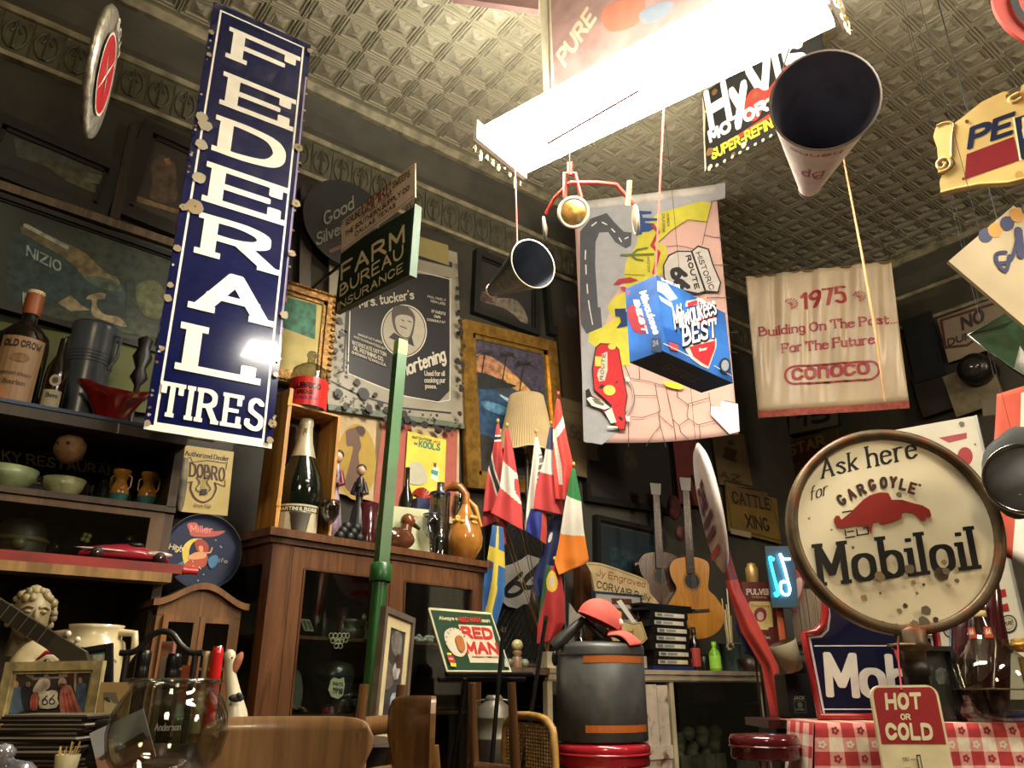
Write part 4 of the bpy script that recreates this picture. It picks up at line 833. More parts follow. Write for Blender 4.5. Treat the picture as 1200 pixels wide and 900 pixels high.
p.px('dcd9c8', ZK('508 482 560 520 545 640 480 600')).px('3f9a8c', ZK('490 525 550 545 542 585 485 560')).px('7a4a34', ZK('505 470 535 470 530 510 510 505')); p.px('b8b49c', ZK('300 480 360 460 420 500 450 640 300 650'), True)
p.done(r)
# lady print
r, f, p = board('lady_print', 'cream print with oval and standing lady behind the figurines', 'print', [(386, 470), (455, 490), (446, 590), (372, 572)], PY(YW - .012), 'b8a27a', .004, .7)
ZD = lambda t: zs(300, 480, 7.5, t)
p.px('ab8d3a', [zs(300, 480, 7.5, '%f %f' % (880 + 175 * math.cos(t / 5), 460 + 335 * math.sin(t / 5)))[0] for t in range(31)])
p.px('6b5244', ZD('790 190 850 160 920 150 960 190 940 240 910 240 925 330 900 400 920 600 900 760 780 680 800 560 830 440 850 330 800 320 790 240'), True).px('4a3830', ZD('880 150 940 150 960 200 920 230 885 190'), True); p.done(r)
# right part of the left wall
r, f, p = frame('black_picture', 'large black framed dark picture below the map banner', [(684, 490), (792, 515), (790, 604), (682, 586)], W1, .03, '0f0d0c', '17130f'); p.blob('2a251c', f.w * .5, f.h * .6, .08, 5); p.done(r)
r, f, p = frame('blue_picture', 'black framed blue picture with grey mat above the guitars', [(697, 604), (778, 622), (770, 722), (697, 712)], W1, .03, '120f0d', '182833', .02, '55564e', gl=True); p.px('223743', [(715, 640), (755, 650), (752, 700), (715, 690)]).px('141c20', [(740, 660), (752, 662), (750, 700), (738, 700)]); p.done(r)
r, f, p = board('tin_script_sign', 'narrow old tin sign with dark script left of the map banner', 'sign', [(658, 466), (688, 474), (686, 560), (656, 552)], PY(YW - .03), '5a4c34', .01)
p.textpx('33241c', 'So', (667, 514), (681, 517), (667, 497), W=.16).line('2c241b', [(660, 480), (684, 486)], .004, px=True).line('2c241b', [(660, 535), (684, 541)], .004, px=True); p.done(r)
# red pennant and dim signs by the corner
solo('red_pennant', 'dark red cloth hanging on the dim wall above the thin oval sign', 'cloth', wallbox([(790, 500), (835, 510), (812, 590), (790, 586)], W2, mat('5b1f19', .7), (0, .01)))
r, f, p = board('cattle_sign', 'brown and ochre CATTLE XING sign right of the thin oval sign', 'sign', [(848, 568), (906, 582), (920, 640), (856, 620)], PY(YW - .02), '6b5526', .008)
ZX = lambda t: zs(840, 560, 7.5, t)
p.px('5a4526', ZX('80 60 440 130 495 295 130 230')).textpx('201a10', 'CATTLE', ZX('140 225')[0], ZX('475 290')[0], ZX('125 110')[0], W=.15).textpx('201a10', 'XING', ZX('262 440')[0], ZX('470 475')[0], ZX('240 315')[0], W=.15)
p.line('2a2014', ZX('70 20 450 110 580 560 130 440'), .006, px=True, closed=True).px('8d8166', ZX('120 440 300 480 300 530 120 490')); p.done(r)
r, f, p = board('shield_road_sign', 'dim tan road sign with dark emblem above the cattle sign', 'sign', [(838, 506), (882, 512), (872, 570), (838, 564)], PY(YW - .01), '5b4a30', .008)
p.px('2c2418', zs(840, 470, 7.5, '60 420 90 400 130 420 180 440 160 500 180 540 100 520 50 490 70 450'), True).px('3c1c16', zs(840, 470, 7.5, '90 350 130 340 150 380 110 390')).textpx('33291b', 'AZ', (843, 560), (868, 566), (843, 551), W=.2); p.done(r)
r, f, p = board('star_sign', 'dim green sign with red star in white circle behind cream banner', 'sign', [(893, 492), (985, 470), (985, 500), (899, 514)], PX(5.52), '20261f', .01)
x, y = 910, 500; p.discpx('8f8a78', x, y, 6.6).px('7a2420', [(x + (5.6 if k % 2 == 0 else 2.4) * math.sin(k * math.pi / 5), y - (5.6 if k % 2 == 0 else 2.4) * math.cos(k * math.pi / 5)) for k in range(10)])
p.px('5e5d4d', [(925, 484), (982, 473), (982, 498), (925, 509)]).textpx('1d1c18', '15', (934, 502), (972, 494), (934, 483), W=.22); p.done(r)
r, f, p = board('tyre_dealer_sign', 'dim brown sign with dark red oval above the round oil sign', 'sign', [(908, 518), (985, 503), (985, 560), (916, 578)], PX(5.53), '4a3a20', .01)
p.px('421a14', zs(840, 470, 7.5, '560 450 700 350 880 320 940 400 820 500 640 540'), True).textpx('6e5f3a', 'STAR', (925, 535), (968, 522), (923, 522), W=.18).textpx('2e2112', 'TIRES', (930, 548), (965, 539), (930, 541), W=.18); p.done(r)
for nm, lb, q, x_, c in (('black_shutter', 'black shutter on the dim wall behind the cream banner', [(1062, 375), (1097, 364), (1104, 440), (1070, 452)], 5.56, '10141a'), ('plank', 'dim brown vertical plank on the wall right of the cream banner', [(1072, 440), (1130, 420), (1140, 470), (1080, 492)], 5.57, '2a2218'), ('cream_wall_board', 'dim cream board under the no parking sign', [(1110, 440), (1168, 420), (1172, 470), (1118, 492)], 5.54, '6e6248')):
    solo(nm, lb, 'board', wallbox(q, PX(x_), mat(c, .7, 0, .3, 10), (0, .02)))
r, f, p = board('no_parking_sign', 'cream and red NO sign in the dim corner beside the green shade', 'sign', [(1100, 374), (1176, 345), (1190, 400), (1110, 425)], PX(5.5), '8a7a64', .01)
ZN = lambda t: zs(1040, 330, 7.5, t)
p.line('4a221c', ZN('470 340 980 180 1040 200 1060 300 700 560 510 580'), .02, px=True, closed=False).line('4a221c', ZN('470 340 510 580'), .02, px=True)
p.textpx('33211a', 'NO', ZN('655 435')[0], ZN('860 350')[0], ZN('638 315')[0], W=.2).textpx('33211a', 'DUMPING', ZN('530 572')[0], ZN('1000 420')[0], ZN('525 505')[0], W=.2); p.done(r)
c = PX(5.4).hit(1138, 430); root = thing('train_lamp', 'black round railway lantern on the dim right wall', 'lantern', c - V((0, 0, .1))); ax = V((-1, 0, 0))
build('body', MB(mat('141210', .3)).lathe(c + V((.2, 0, 0)), [(0, 0), (.1, .0), (.11, .16), (.09, .2), (0, .21)], 24, ax), root); build('lens', MB(mat('2c2a26', .05)).lathe(c, [(.07, 0), (.05, .02), (0, .03)], 20, ax), root)
# ============================================================ OPEN BOOKCASE AT THE LEFT
DK = wood('2c1f14', 14, .5); DK2 = wood('3f2e1c', 14, .5); YF = 2.85; XR = .70
bc = thing('bookcase', 'dark wooden bookcase with red shelf filling the lower left', 'bookcase', (0, YF, 0))
build('top_board', MB(DK).wbox((-.9, YF - .02, 1.762), (XR, 3.34, 1.80)), bc)
build('blue_strip', MB(mat('15324c', .5)).wbox((-.9, YF - .025, 1.80), (.80, YF + .02, 1.812)), bc)
build('side_panel', MB(DK2).wbox((XR - .03, YF, 0), (XR, 3.34, 1.762)), bc)
build('side_panel', MB(DK2).wbox((-.93, YF, 0), (-.9, 3.34, 1.80)), bc)
build('back_panel', MB(DK).wbox((-.9, 3.32, 0), (XR, 3.34, 1.762)), bc)
build('shelf', MB(DK2).wbox((-.9, YF, 1.512), (XR, 3.32, 1.54)).box(WF0, (-.9, XR), (1.517, 1.535), (-YF, -YF + .012)), bc)
build('shelf', MB(DK).wbox((-.9, YF, 1.29), (XR, 3.32, 1.33)), bc)
rs = build('front_shelf', MB(mat('7e1f1a', .45, 0, .25, 8)).wbox((-.9, YF - .1, 1.30), (XR + .03, YF, 1.33)), bc); build('shelf_edge', MB(wood('8a6a3c', 14)).wbox((-.9, YF - .1, 1.27), (XR, YF, 1.30)), rs)
build('red_dowel', MB(mat('a32a22', .3)).tube([(XR + .03, YF - .06, 1.317), (XR + .09, YF - .06, 1.317)], .012, 10).tube([(XR + .04, YF - .06, 1.317), (XR + .05, YF - .06, 1.317)], .015, 10), rs)
dr = build('door', MB(wood('5a4226', 14)).wbox((-.9, YF - .002, 1.492), (XR - .03, YF + .015, 1.513)).wbox((XR - .075, YF - .002, 1.33), (XR - .03, YF + .015, 1.492)), bc)
build('pane', MB(GLS).wbox((-.9, YF + .004, 1.332), (XR - .075, YF + .008, 1.492)), dr)
build('drawer_rail', MB(DK).wbox((-.9, YF + .03, .3), (XR - .03, YF + .05, .8)), bc)
P2 = PY(2.97); ZB2 = 1.541
r, f, p = board('restaurant_sign', 'navy sign reading KY RESTAURANT standing at the back of the open shelf', 'sign', [(-60, 505), (160, 553), (152, 592), (-60, 570)], PY(3.25), '131a2a', .01)
p.line('8a8470', [(-40, 512), (0, 520), (127, 545)], .006, px=True); ZR = lambda t: zs(0, 480, 5, t)
p.textpx('e0d8c4', 'KY RESTAURANT', ZR('10 300')[0], ZR('740 405')[0], ZR('10 235')[0], W=.15); p.textpx('c0b8a4', '2 8 0', ZR('190 432')[0], ZR('400 450')[0], ZR('190 380')[0], W=.15); p.done(r)
def bowlprof(): return [(.35, 0), (.6, .1), (.9, .55), (1, 1), (.93, .97), (.5, .15), (0, .12)]
pot('glazed_bowl', 'green glazed fish shaped bowl at far left of the open shelf', 'bowl', 8, 550, P2, ZB2, 34, bowlprof(), mat('7d8a64', .3, 0, .5, 12), group=None, solo_=True)
pot('glazed_bowl', 'small green and cream glazed bowl on the open shelf left of the vases', 'bowl', 76, 562, P2, ZB2, 23, bowlprof(), mat('9aa078', .25, 0, .5, 14), solo_=True)
pot('amber_tumbler', 'short dark amber glass tumbler on the open shelf beside small bowl', 'glass', 112, 556, P2, ZB2, 11, [(.75, 0), (1, 1), (.9, 1), (.7, .1), (0, .1)], glass('8a6a44'), solo_=True)
pot('clear_tumbler', 'clear ribbed tumbler just left of the two painted vases', 'glass', 126, 560, P2, ZB2, 8, [(.75, 0), (1, 1), (.9, 1), (.7, .1), (0, .1)], GLS, 10, solo_=True)
pot('lamp_chimney', 'clear glass lamp chimney behind the left painted vase', 'glass', 144, 527, PY(3.1), ZB2, 13, [(.6, 0), (1, .3), (.6, .7), (.7, 1)], GLS, solo_=True)
for x, yt, g in ((144.5, 551, 'left'), (177, 554, 'right')):
    r, b, R, H = pot('painted_vase', 'small painted two handled vase, %s one of the pair on the open shelf' % g, 'vase', x, yt, P2, ZB2, 10.5, [(.5, 0), (.85, .12), (1, .35), (.9, .5), (.6, .66), (.6, .72), (.95, .92), (1, .97), (.85, 1), (.5, .7)], mat('a8762a', .25, 0, .3, 14), group='pair of painted vases')
    build('lower_glaze', MB(mat('3d6e6c', .25)).lathe(b, [(R * .51, 0), (R * .87, H * .12), (R * 1.015, H * .33)], 20), r)
    build('flower', MB(mat('c07a5c', .4)).ball(b + V((0, -R * .8, H * .45)), R * .35, 8, (1, 1, .7)), r)
    for s in (-1, 1): build('handle', MB(mat('c9a45c', .3)).tube([b + RT * s * R * .8 + V((0, 0, H * .85)), b + RT * s * R * 1.15 + V((0, 0, H * .8)), b + RT * s * R * 1.15 + V((0, 0, H * .55)), b + RT * s * R * .85 + V((0, 0, H * .45))], R * .09, 6), r)
c = PY(2.92).hit(82, 526); root = thing('coconut_head', 'carved coconut head hanging inside the open shelf', 'ornament', c - V((0, 0, .055)))
build('shell', MB(mat('7a5836', .7, 0, .4, 20, .5)).ball(c, .05, 16, (1, 1, 1.05), lambda d: 1 + .05 * math.sin(9 * d.x) * math.sin(7 * d.z)), root); m = MB(mat('4a3420', .9))
for k in range(14): a = k / 14 * 6.28; m.tube([c + V((.012 * math.cos(a), .012 * math.sin(a), .045)), c + V((.03 * math.cos(a), .03 * math.sin(a), .075 + .008 * (k % 3)))], [.003, .001], 4)
o = build('hair_tuft', m, root); o['kind'] = 'stuff'; build('cord', MB(BLK).tube([c + V((0, 0, .05)), V((c.x, c.y, 1.762))], .002, 4), root)
for s in (-1, 1): build('eye', MB(mat('1c130c', .4)).ball(c + RT * s * .017 - FH * .046 + V((0, 0, .008)), .006, 8), root)
# behind the glass
P3 = PY(3.0)
r, b, R, H = pot('leather_helmet', 'brown leather helmet with goggles behind glass at far left', 'helmet', 30, 603, P3, 1.331, 29, [(.95, 0), (1, .3), (.9, .65), (.6, .9), (0, 1)], mat('33261a', .5, 0, .3, 10))
build('brim', MB(mat('57452c', .5)).lathe(b, [(R * 1.02, H * .38), (R * 1.08, H * .42), (R * 1.0, H * .48)], 24), r); 
for s in (-1, 1): build('goggle', MB(mat('6a5a3c', .3)).ball(b + RT * s * R * .5 - FH * R * .8 + V((0, 0, H * .3)), R * .3, 10, (1, 1, .9)), r)
pot('flared_glass', 'clear flared drinking glass behind the glass door', 'glass', 68, 616, P3, 1.331, 14, [(.6, 0), (1, 1), (.93, 1), (.55, .08), (0, .08)], GLS, 12, solo_=True)
r, b, R, H = pot('glass_lamp', 'small brass and glass oil lamp behind the red model car', 'oil lamp', 155, 616, P3, 1.331, 9, [(.9, 0), (1, .1), (.3, .25), (1, .5), (.4, .7), (.35, 1)], GLS); build('burner', MB(mat('9a7a3c', .3, .8)).lathe(b, [(R * .5, H * .66), (R * .5, H * .76), (R * .2, H * .78)], 12), r)
m = MB(mat('b5a24e', .5)); g = P3.hit(101, 630); fz_ = zfr(g); 
for k in range(4): a = .5 + k * math.pi / 2; m.ball(g + fz_.u * math.cos(a) * .011 + V((0, 0, math.sin(a) * .011)), .009, 6)
root = tag(build('yellow_flower', m), 'tiny yellow flower on a dark stem behind the red model car', 'flower'); root['kind'] = 'stuff'
build('stem', MB(BLK).tube([g, V((g.x, g.y, 1.331))], .002, 4), root)
# red streamlined car on the red shelf
g = PY(2.80).hit(143, 650); X1 = PY(2.80).hit(90, 655).x; X2 = PY(2.80).hit(196, 662).x; Lc = X2 - X1
root = thing('model_car', 'red streamlined toy race car on the edge of red shelf', 'toy car', ((X1 + X2) / 2, 2.8, 1.33))
m = MB(mat('8f2430', .2, .1, .15, 6, 0, .6)); vs = []; N = 14; n = 12; HH = [(0, .1, .3), (.04, .32, .5), (.12, .55, .75), (.25, .75, .85), (.4, .9, .9), (.52, 1, .92), (.62, 1, .95), (.72, .8, .95), (.82, .66, .9), (.9, .5, .75), (.96, .3, .5), (1, .08, .2)]
for t, h, w_ in HH:
    for k in range(n): a = 2 * math.pi * k / n; z = math.sin(a); vs.append((X1 + Lc * t, 2.8 + .034 * w_ * math.cos(a), 1.347 + (.043 * h * z if z > 0 else .010 * z)))
m.add(vs, [(i * n + k, i * n + (k + 1) % n, (i + 1) * n + (k + 1) % n, (i + 1) * n + k) for i in range(len(HH) - 1) for k in range(n)], True); build('body', m, root)
build('cockpit', MB(mat('0c0c0c', .4)).ball((X1 + Lc * .6, 2.79, 1.385), .02, 10, (1.3, .8, .5)), root)
for t, s in ((.17, .02), (.87, .024)):
    for y in (-.036, .036):
        m = MB(mat('17120f', .6)).lathe((X1 + Lc * t, 2.8 + y - .006, 1.33 + .018), [(0, 0), (.018, 0), (.018, .012), (0, .012)], 16, (0, 1, 0)); w_ = build('wheel', m, root); build('hubcap', MB(CHR).lathe((X1 + Lc * t, 2.8 + y - (.009 if y < 0 else -.009), 1.348), [(0, 0), (.008, .001), (0, .003)], 10, (0, 1, 0)), w_)
for t, c_, l in ((.86, 'c9a8a0', .09), (.22, 'd0c8b8', .16)): build('fender_flash', MB(mat(c_, .2, .3)).ball((X1 + Lc * t, 2.772, 1.36), .016, 10, (l / .032, .5, .6 if l < .1 else .25)), root)
# on top of the bookcase
ZT_ = 1.801; PT1 = PY(2.97)
def wrapz(b, R, a0=None):                        # cylinder surface, u to the right as seen, v up
    e = (EYE - b); a = math.atan2(e.y, e.x)
    return lambda u, v, h: V((b.x + (R + h) * math.cos(a + u / R), b.y + (R + h) * math.sin(a + u / R), b.z + v))
def label(root, b, R, w_, z0, z1, col, name='label', off=.0008):
    fn = wrapz(b, R); p = Pr(WF, off, fn, rough=.6, maxe=R * .4); p.poly(col, [(-w_ / 2, z0), (w_ / 2, z0), (w_ / 2, z1), (-w_ / 2, z1)]); return p
r, b, R, H = pot('whiskey_bottle', 'large brown whiskey bottle labelled OLD CROW with orange neck seal', 'bottle', 43, 343, PT1, ZT_, 27, [(.9, 0), (1, .04), (1, .55), (.92, .62), (.6, .69), (.3, .74), (.3, .86), (.34, .87), (.34, .99), (.3, 1)], glass('8a5c38', 1.5))
build('whiskey', MB(mat('2b170c', .25)).lathe(b, [(0, .01), (R * .9, .01), (R * .93, H * .55), (R * .8, H * .63), (0, H * .63)], 20), r)
build('cap', MB(mat('c9b48c', .5)).lathe(b, [(R * .34, H * .97), (R * .36, H), (0, H * 1.0)], 16), r); build('neck_seal', MB(mat('8a4a26', .5)).lathe(b, [(R * .33, H * .8), (R * .38, H * .84), (R * .36, H * .97)], 16), r)
p = label(r, b, R, R * 1.75, H * .05, H * .56, '8a6a48'); p.text('1c120a', 'OLD CROW', (-R * .72, H * .47), (R * 1.44, 0), (0, H * .06), W=.26)
p.text('4a3220', 'KENTUCKY STRAIGHT', (-R * .6, H * .25), (R * 1.2, 0), (0, H * .025), W=.2).text('4a3220', 'Bourbon', (-R * .4, H * .18), (R * .8, 0), (0, H * .04), W=.14).disc('75532f', 0, H * .39, R * .35, H * .035); p.poly('a06a3e', [(-R * .87, H * .05), (0, H * .05), (-R * .3, H * .15), (-R * .87, H * .2)]); p.done(r, 'label')
r, b, R, H = pot('beer_bottle', 'small dark bottle with cream label between whiskey bottle and jug', 'bottle', 76, 398, PY(2.91), ZT_, 12, [(1, 0), (1, .5), (.9, .62), (.4, .78), (.35, 1)], mat('1c130c', .15))
p = label(r, b, R, R * 1.7, H * .08, H * .3, 'a39878'); p.text('2c2018', 'Bavo', (-R * .5, H * .2), (R, 0), (0, H * .06), W=.2); p.poly('a39878', [(R * .5 * math.cos(k * .5), H * .42 + R * .6 * math.sin(k * .5)) for k in range(13)]); p.poly('3a2a1c', [(R * .25 * math.cos(k * .5), H * .42 + R * .35 * math.sin(k * .5)) for k in range(13)]); p.done(r, 'label')
r, b, R, H = pot('stoneware_jug', 'tall blue grey two handled stoneware jug on top shelf', 'jug', 113, 384, PY(3.08), ZT_, 25, [(.8, 0), (.9, .3), (1, .75), (.98, .92), (1.03, .97), (1, 1), (.94, .97), (.9, .5), (0, .4)], mat('4e5660', .3, 0, .2, 6), 28)
for k in range(4): build('groove', MB(mat('454c56', .4)).lathe(b, [(R * 1.0, H * (.62 + .03 * k)), (R * 1.02, H * (.627 + .03 * k)), (R * 1.0, H * (.634 + .03 * k))], 28), r)
for s in (-1, 1): build('handle', MB(mat('565e68', .3)).tube([b + RT * s * R * .95 + V((0, 0, H * .92)), b + RT * s * R * 1.3 + V((0, 0, H * .9)), b + RT * s * R * 1.3 + V((0, 0, H * .72)), b + RT * s * R * .97 + V((0, 0, H * .6))], .007, 8), r)
g = PY(2.9).hit(134, 470); RG = mat('8a1f1c', .12, 0, .3, 6, 0, .8); m = MB(RG); b = V((g.x, 2.92, ZT_)); Hh = PY(2.9).hit(134, 449).z - ZT_
N = 28; vs = []
for r_, h_ in ((.03, 0), (.05, .25), (.085, .62), (.115, .8), (.113, .82), (.08, .66), (.03, .3)):
    for k in range(N): a = 2 * math.pi * k / N; q_ = 1 + .12 * math.cos(4 * a); vs.append(b + V((r_ * q_ * math.cos(a), r_ * q_ * math.sin(a), Hh * h_ * (1 + .18 * math.cos(2 * a)))))
m.add(vs, [(i * N + k, i * N + (k + 1) % N, (i + 1) * N + (k + 1) % N, (i + 1) * N + k) for i in range(6) for k in range(N)], True)
solo('red_glass_bowl', 'glossy red wavy art glass bowl on top shelf left of blue sign', 'bowl', m)
pot('iron_finial', 'black turned iron finial half hidden behind left edge of blue sign', 'ornament', 172, 393, PY(3.2), ZT_, 11, [(.8, 0), (.3, .2), (.3, .55), (.9, .62), (.5, .7), (1, .8), (.6, .88), (.8, .95), (0, 1)], mat('0e0d0c', .5), solo_=True)
r, b, R, H = pot('black_figurine', 'small black figurine with pale medallion at the very left edge', 'figurine', 3, 390, PT1, ZT_, 12, [(.9, 0), (1, .3), (.7, .6), (.9, .8), (.6, 1), (0, 1)], mat('0f0d0b', .5)); build('medallion', MB(mat('b39a6c', .5)).ball(b - FH * R * .8 + V((0, 0, H * .45)), R * .55, 10, (1, .4, 1)), r)
# dark cupboard between bookcase and oak cabinet
dc = thing('dark_cupboard', 'tall dark cupboard side behind the guitar dealer card and tray', 'cupboard', (.84, 3.06, 0)); build('body', MB(wood('231b12', 12, .6)).wbox((.74, 3.06, 0), (.935, 3.36, 1.9)), dc)
for a, c_ in ((.75, .925),): build('door', MB(wood('1c150f', 12, .6)).wbox((a, 3.045, .1), (c_, 3.06, 1.84)), dc)
r, f, p = board('guitar_dealer_card', 'cream card reading Authorized Dealer DOBRO with a lyre', 'card', zs(180, 510, 4.733, '155 50 440 95 415 445 150 425'), PY(2.98), 'b09a5c', .004, .6)
ZO = lambda t: zs(180, 510, 4.733, t); BW = '3c1a14'
p.textpx('1f1710', 'Authorized Dealer', ZO('172 112')[0], ZO('418 145')[0], ZO('176 84')[0], W=.16, T=.1).line(BW, ZO('185 130 205 125 215 150 300 140 390 155 408 150 400 190'), .003, px=True)
p.textpx(BW, 'DOBRO', ZO('195 228')[0], ZO('395 258')[0], ZO('200 150')[0], W=.12, T=.09, serif=1.4)
p.line(BW, ZO('210 262 205 300 230 350 275 372 320 350 345 300 340 265'), .007, px=True, smooth=True).line(BW, ZO('185 262 218 258'), .003, px=True).line(BW, ZO('335 262 395 285 395 250'), .003, px=True)
for s in (-1, 1): p.line('1f1710', ZO('%d 225 %d 235 %d 262 %d 300 275 325' % (275 + s * 18, 275 + s * 36, 275 + s * 20, 275 + s * 40)), .0035, px=True, smooth=True)
for x in (262, 272, 280, 290): p.line('1f1710', ZO('%d 235 %d 310' % (x, x)), .001, px=True)
p.px('1f1710', ZO('255 300 300 300 290 312 300 330 255 330 265 312')).textpx('57472c', 'Since 1928', ZO('220 395')[0], ZO('315 405')[0], ZO('222 378')[0], W=.14); p.done(r)
build('pin', MB(BLK).tube([f.P(f.w / 2, f.h - .004, -.003), f.P(f.w / 2, f.h - .004, -.07)], .002, 4), r)
g = PY(2.97).hit(213, 570); solo('rolled_paper', 'grey mottled rolled tube hung left of the dealer card', 'paper roll', MB(mat('6b6450', .6, 0, .5, 14, .5)).tube([PY(2.97).hit(*q) for q in ((217, 537), (215, 545), (213, 570), (210, 592), (210, 599))], [.01, .017, .019, .016, .008], 10))
c = PY(2.9).hit(238, 647); c.z += 0; f = Fr(c, (1, 0, 0), (0, .12, 1)); R = 44.5 * dep(c) / F
root = thing('round_tray', 'round blue beer tray with crescent moon and seated woman', 'tray', c - V((0, 0, R)))
build('dish', MB(mat('10203c', .35)).lathe(c - f.n * .012, [(0, 0), (R * .97, 0), (R, .024), (R * .985, .024), (R * .93, .008), (0, .008)], 48, f.n), root)
build('rim', MB(mat('7d7a64', .3, .6)).lathe(c - f.n * .012, [(R * .985, .022), (R * 1.01, .026), (R * .99, .028)], 48, f.n), root)
p = Pr(f, -.003, rough=.4); p.rough = .75; p.disc('0b1838', 0, 0, R * .92); p.fr.pl = Pl(f.o, f.n)
p.px('a85048', ZO('190 490 240 485 260 520 300 510 330 530 400 530 340 560 220 560 200 530'), True).textpx('c98078', 'Miller', ZO('205 535')[0], ZO('330 545')[0], ZO('205 495')[0], W=.14)
p.px('c9b24e', ZO('270 575 215 575 170 610 160 660 175 720 215 740 200 690 200 630 225 590'), True)
p.px('a3452e', ZO('200 690 290 665 300 690 280 730 200 745 165 735'), True).px('8f3a2c', ZO('230 590 260 575 300 600 305 640 280 660 240 640'), True).px('c98e64', ZO('250 618 272 615 275 640 260 650'), True).px('c98e64', ZO('230 650 290 650 285 680 225 690 190 680'), True).line('c98e64', ZO('285 655 315 650 325 625'), .005, px=True)
p.textpx('c9b98c', 'High', ZO('82 632')[0], ZO('160 645')[0], ZO('92 600')[0], W=.13).textpx('8c8a6c', 'Life', ZO('335 700')[0], ZO('408 712')[0], ZO('340 675')[0], W=.13).px('3a6a8c', ZO('130 720 165 700 160 745 130 745'), True).px('3a6a8c', ZO('300 690 345 665 360 700 320 740'), True)
for i in range(16): a = random.random() * 6.28; q = R * (.35 + .5 * random.random()); p.disc('c9c4a8', q * math.cos(a), q * math.sin(a) * .9, .0022, n=6)
p.done(root)
# small arched hutch
hf = Fr(PY(2.80).hit(187, 700), (1, 0, 0), (0, 0, 1)); hf = Fr(V((hf.o.x, 2.80, .80)), (1, 0, 0), (0, 0, 1)); hw = PY(2.8).hit(283, 715).x - hf.o.x; ht = PY(2.8).hit(235, 683).z - .8; hs = PY(2.8).hit(283, 708).z - .8
hu = thing('arched_hutch', 'small wooden wall hutch with arched top and paned glass doors', 'hutch', hf.P(hw / 2, 0)); HW = wood('6e4a26', 18)
def archz(t): return hs + (ht - hs) * .5 * (1 - math.cos(2 * math.pi * t))
arch = [(-.02 + (hw + .04) * i / 20, archz(i / 20)) for i in range(21)]
build('cornice', MB(HW).prism(hf, arch + [(x, z - .022) for x, z in arch[::-1]], -.2, .02), hu)
build('crown_panel', MB(HW).prism(hf, [(hw * i / 20, archz(i / 20) - .02) for i in range(21)] + [(hw, hs - .049), (0, hs - .049)], -.012, .0), hu)
for a in (0, hw - .02): build('side', MB(HW).box(hf, (a, a + .02), (0, hs - .05), (-.2, -.001)), hu)
build('back', MB(DK).box(hf, (0, hw), (0, hs), (-.2, -.19)), hu); build('base', MB(HW).box(hf, (.02, hw - .02), (0, .03), (-.2, 0)), hu); build('shelf', MB(HW).box(hf, (.02, hw - .02), (.13, .145), (-.19, -.02)), hu)
for k in range(2):
    a0 = .02 + k * (hw - .04) / 2; a1 = a0 + (hw - .04) / 2 - .002; m = MB(HW); top = hs - .05
    for e in (((a0, a0 + .018), (.031, top)), ((a1 - .018, a1), (.031, top)), ((a0 + .018, a1 - .018), (.031, .05)), ((a0 + .018, a1 - .018), (top - .02, top))): m.box(hf, *e, (.0005, .012))
    m.box(hf, (a0 + .018, a1 - .018), (.03 + (top - .03) * .5, .03 + (top - .03) * .5 + .008), (0, .01))
    d_ = build('door', m, hu); build('pane', MB(GLS).box(hf, (a0 + .018, a1 - .018), (.05, top - .02), (0, .003)), d_)
g = hf.P(hw * .25, .146, -.08); pot_ = MB(mat('b9b39c', .4)).lathe(g, [(.02, 0), (.03, .03), (.012, .07), (.02, .09), (0, .1)], 14); solo('white_figurine', 'small white china figurine behind the hutch glass', 'figurine', pot_)
# ============================================================ OAK CHINA CABINET
P0 = PY(2.75).hit(320, 628); ua = math.radians(80); kf = Fr(V((P0.x, P0.y, 0)), (math.sin(ua), math.cos(ua), 0), (0, 0, 1)); kf.pl = Pl(kf.o, kf.n)
KU = lambda x, y: kf.uv(x, y)
KW = KU(566, 655)[0]; KT = KU(450, 640)[1]; KD = .42; OK_ = wood('5c3a20', 26, .38); OK2 = wood('4c2e18', 26, .38)
kc = thing('china_cabinet', 'oak china cabinet with glass doors in the middle left', 'cabinet', kf.P(KW / 2, 0, -.2))
build('top', MB(OK_).box(kf, (-.03, KW + .03), (KT - .028, KT), (-KD, .03), 0), kc); build('cornice', MB(OK2).box(kf, (-.015, KW + .015), (KT - .05, KT - .028), (-KD, .015)), kc)
cw = KU(352, 700)[0]
build('corner_post', MB(OK_).box(kf, (0, cw * .62), (.1, KT - .05), (-.05, .006)), kc); build('corner_post', MB(OK2).box(kf, (KW - .04, KW), (.1, KT - .05), (-.05, 0)), kc)
build('back_panel', MB(DK).box(kf, (0, KW), (.1, KT - .05), (-KD, -KD + .012)), kc)
build('base', MB(OK2).box(kf, (0, KW), (.08, .2), (-KD, .01)), kc)
for a in (0, KW - .05):
    for c_ in (-KD + .01, -.05): build('foot', MB(OK2).box(kf, (a, a + .05), (0, .08), (c_, c_ + .05)), kc)
zs1 = KU(390, 746)[1]; zs2 = KU(390, 838)[1]
for z in (zs1, zs2): build('shelf', MB(OK2).box(kf, (.02, KW - .02), (z - .012, z), (-KD + .01, -.03)), kc)
sf = build('side_frame', MB(OK2).box(kf, (0, .018), (.1, KT - .05), (-KD, -KD + .05)).box(kf, (0, .018), (KT - .12, KT - .05), (-KD + .05, -.05)).box(kf, (0, .018), (.2, .28), (-KD + .05, -.05)), kc)
build('pane', MB(GLS).box(kf, (.006, .009), (.28, KT - .12), (-KD + .05, -.05)), sf)
sf = build('side_panel', MB(OK2).box(kf, (KW - .018, KW), (.1, KT - .05), (-KD, -.05)), kc)
a1 = KU(436, 700)[0]; a2 = KU(472, 700)[0]; a3 = KU(552, 700)[0]; zt = KU(400, 672)[1]
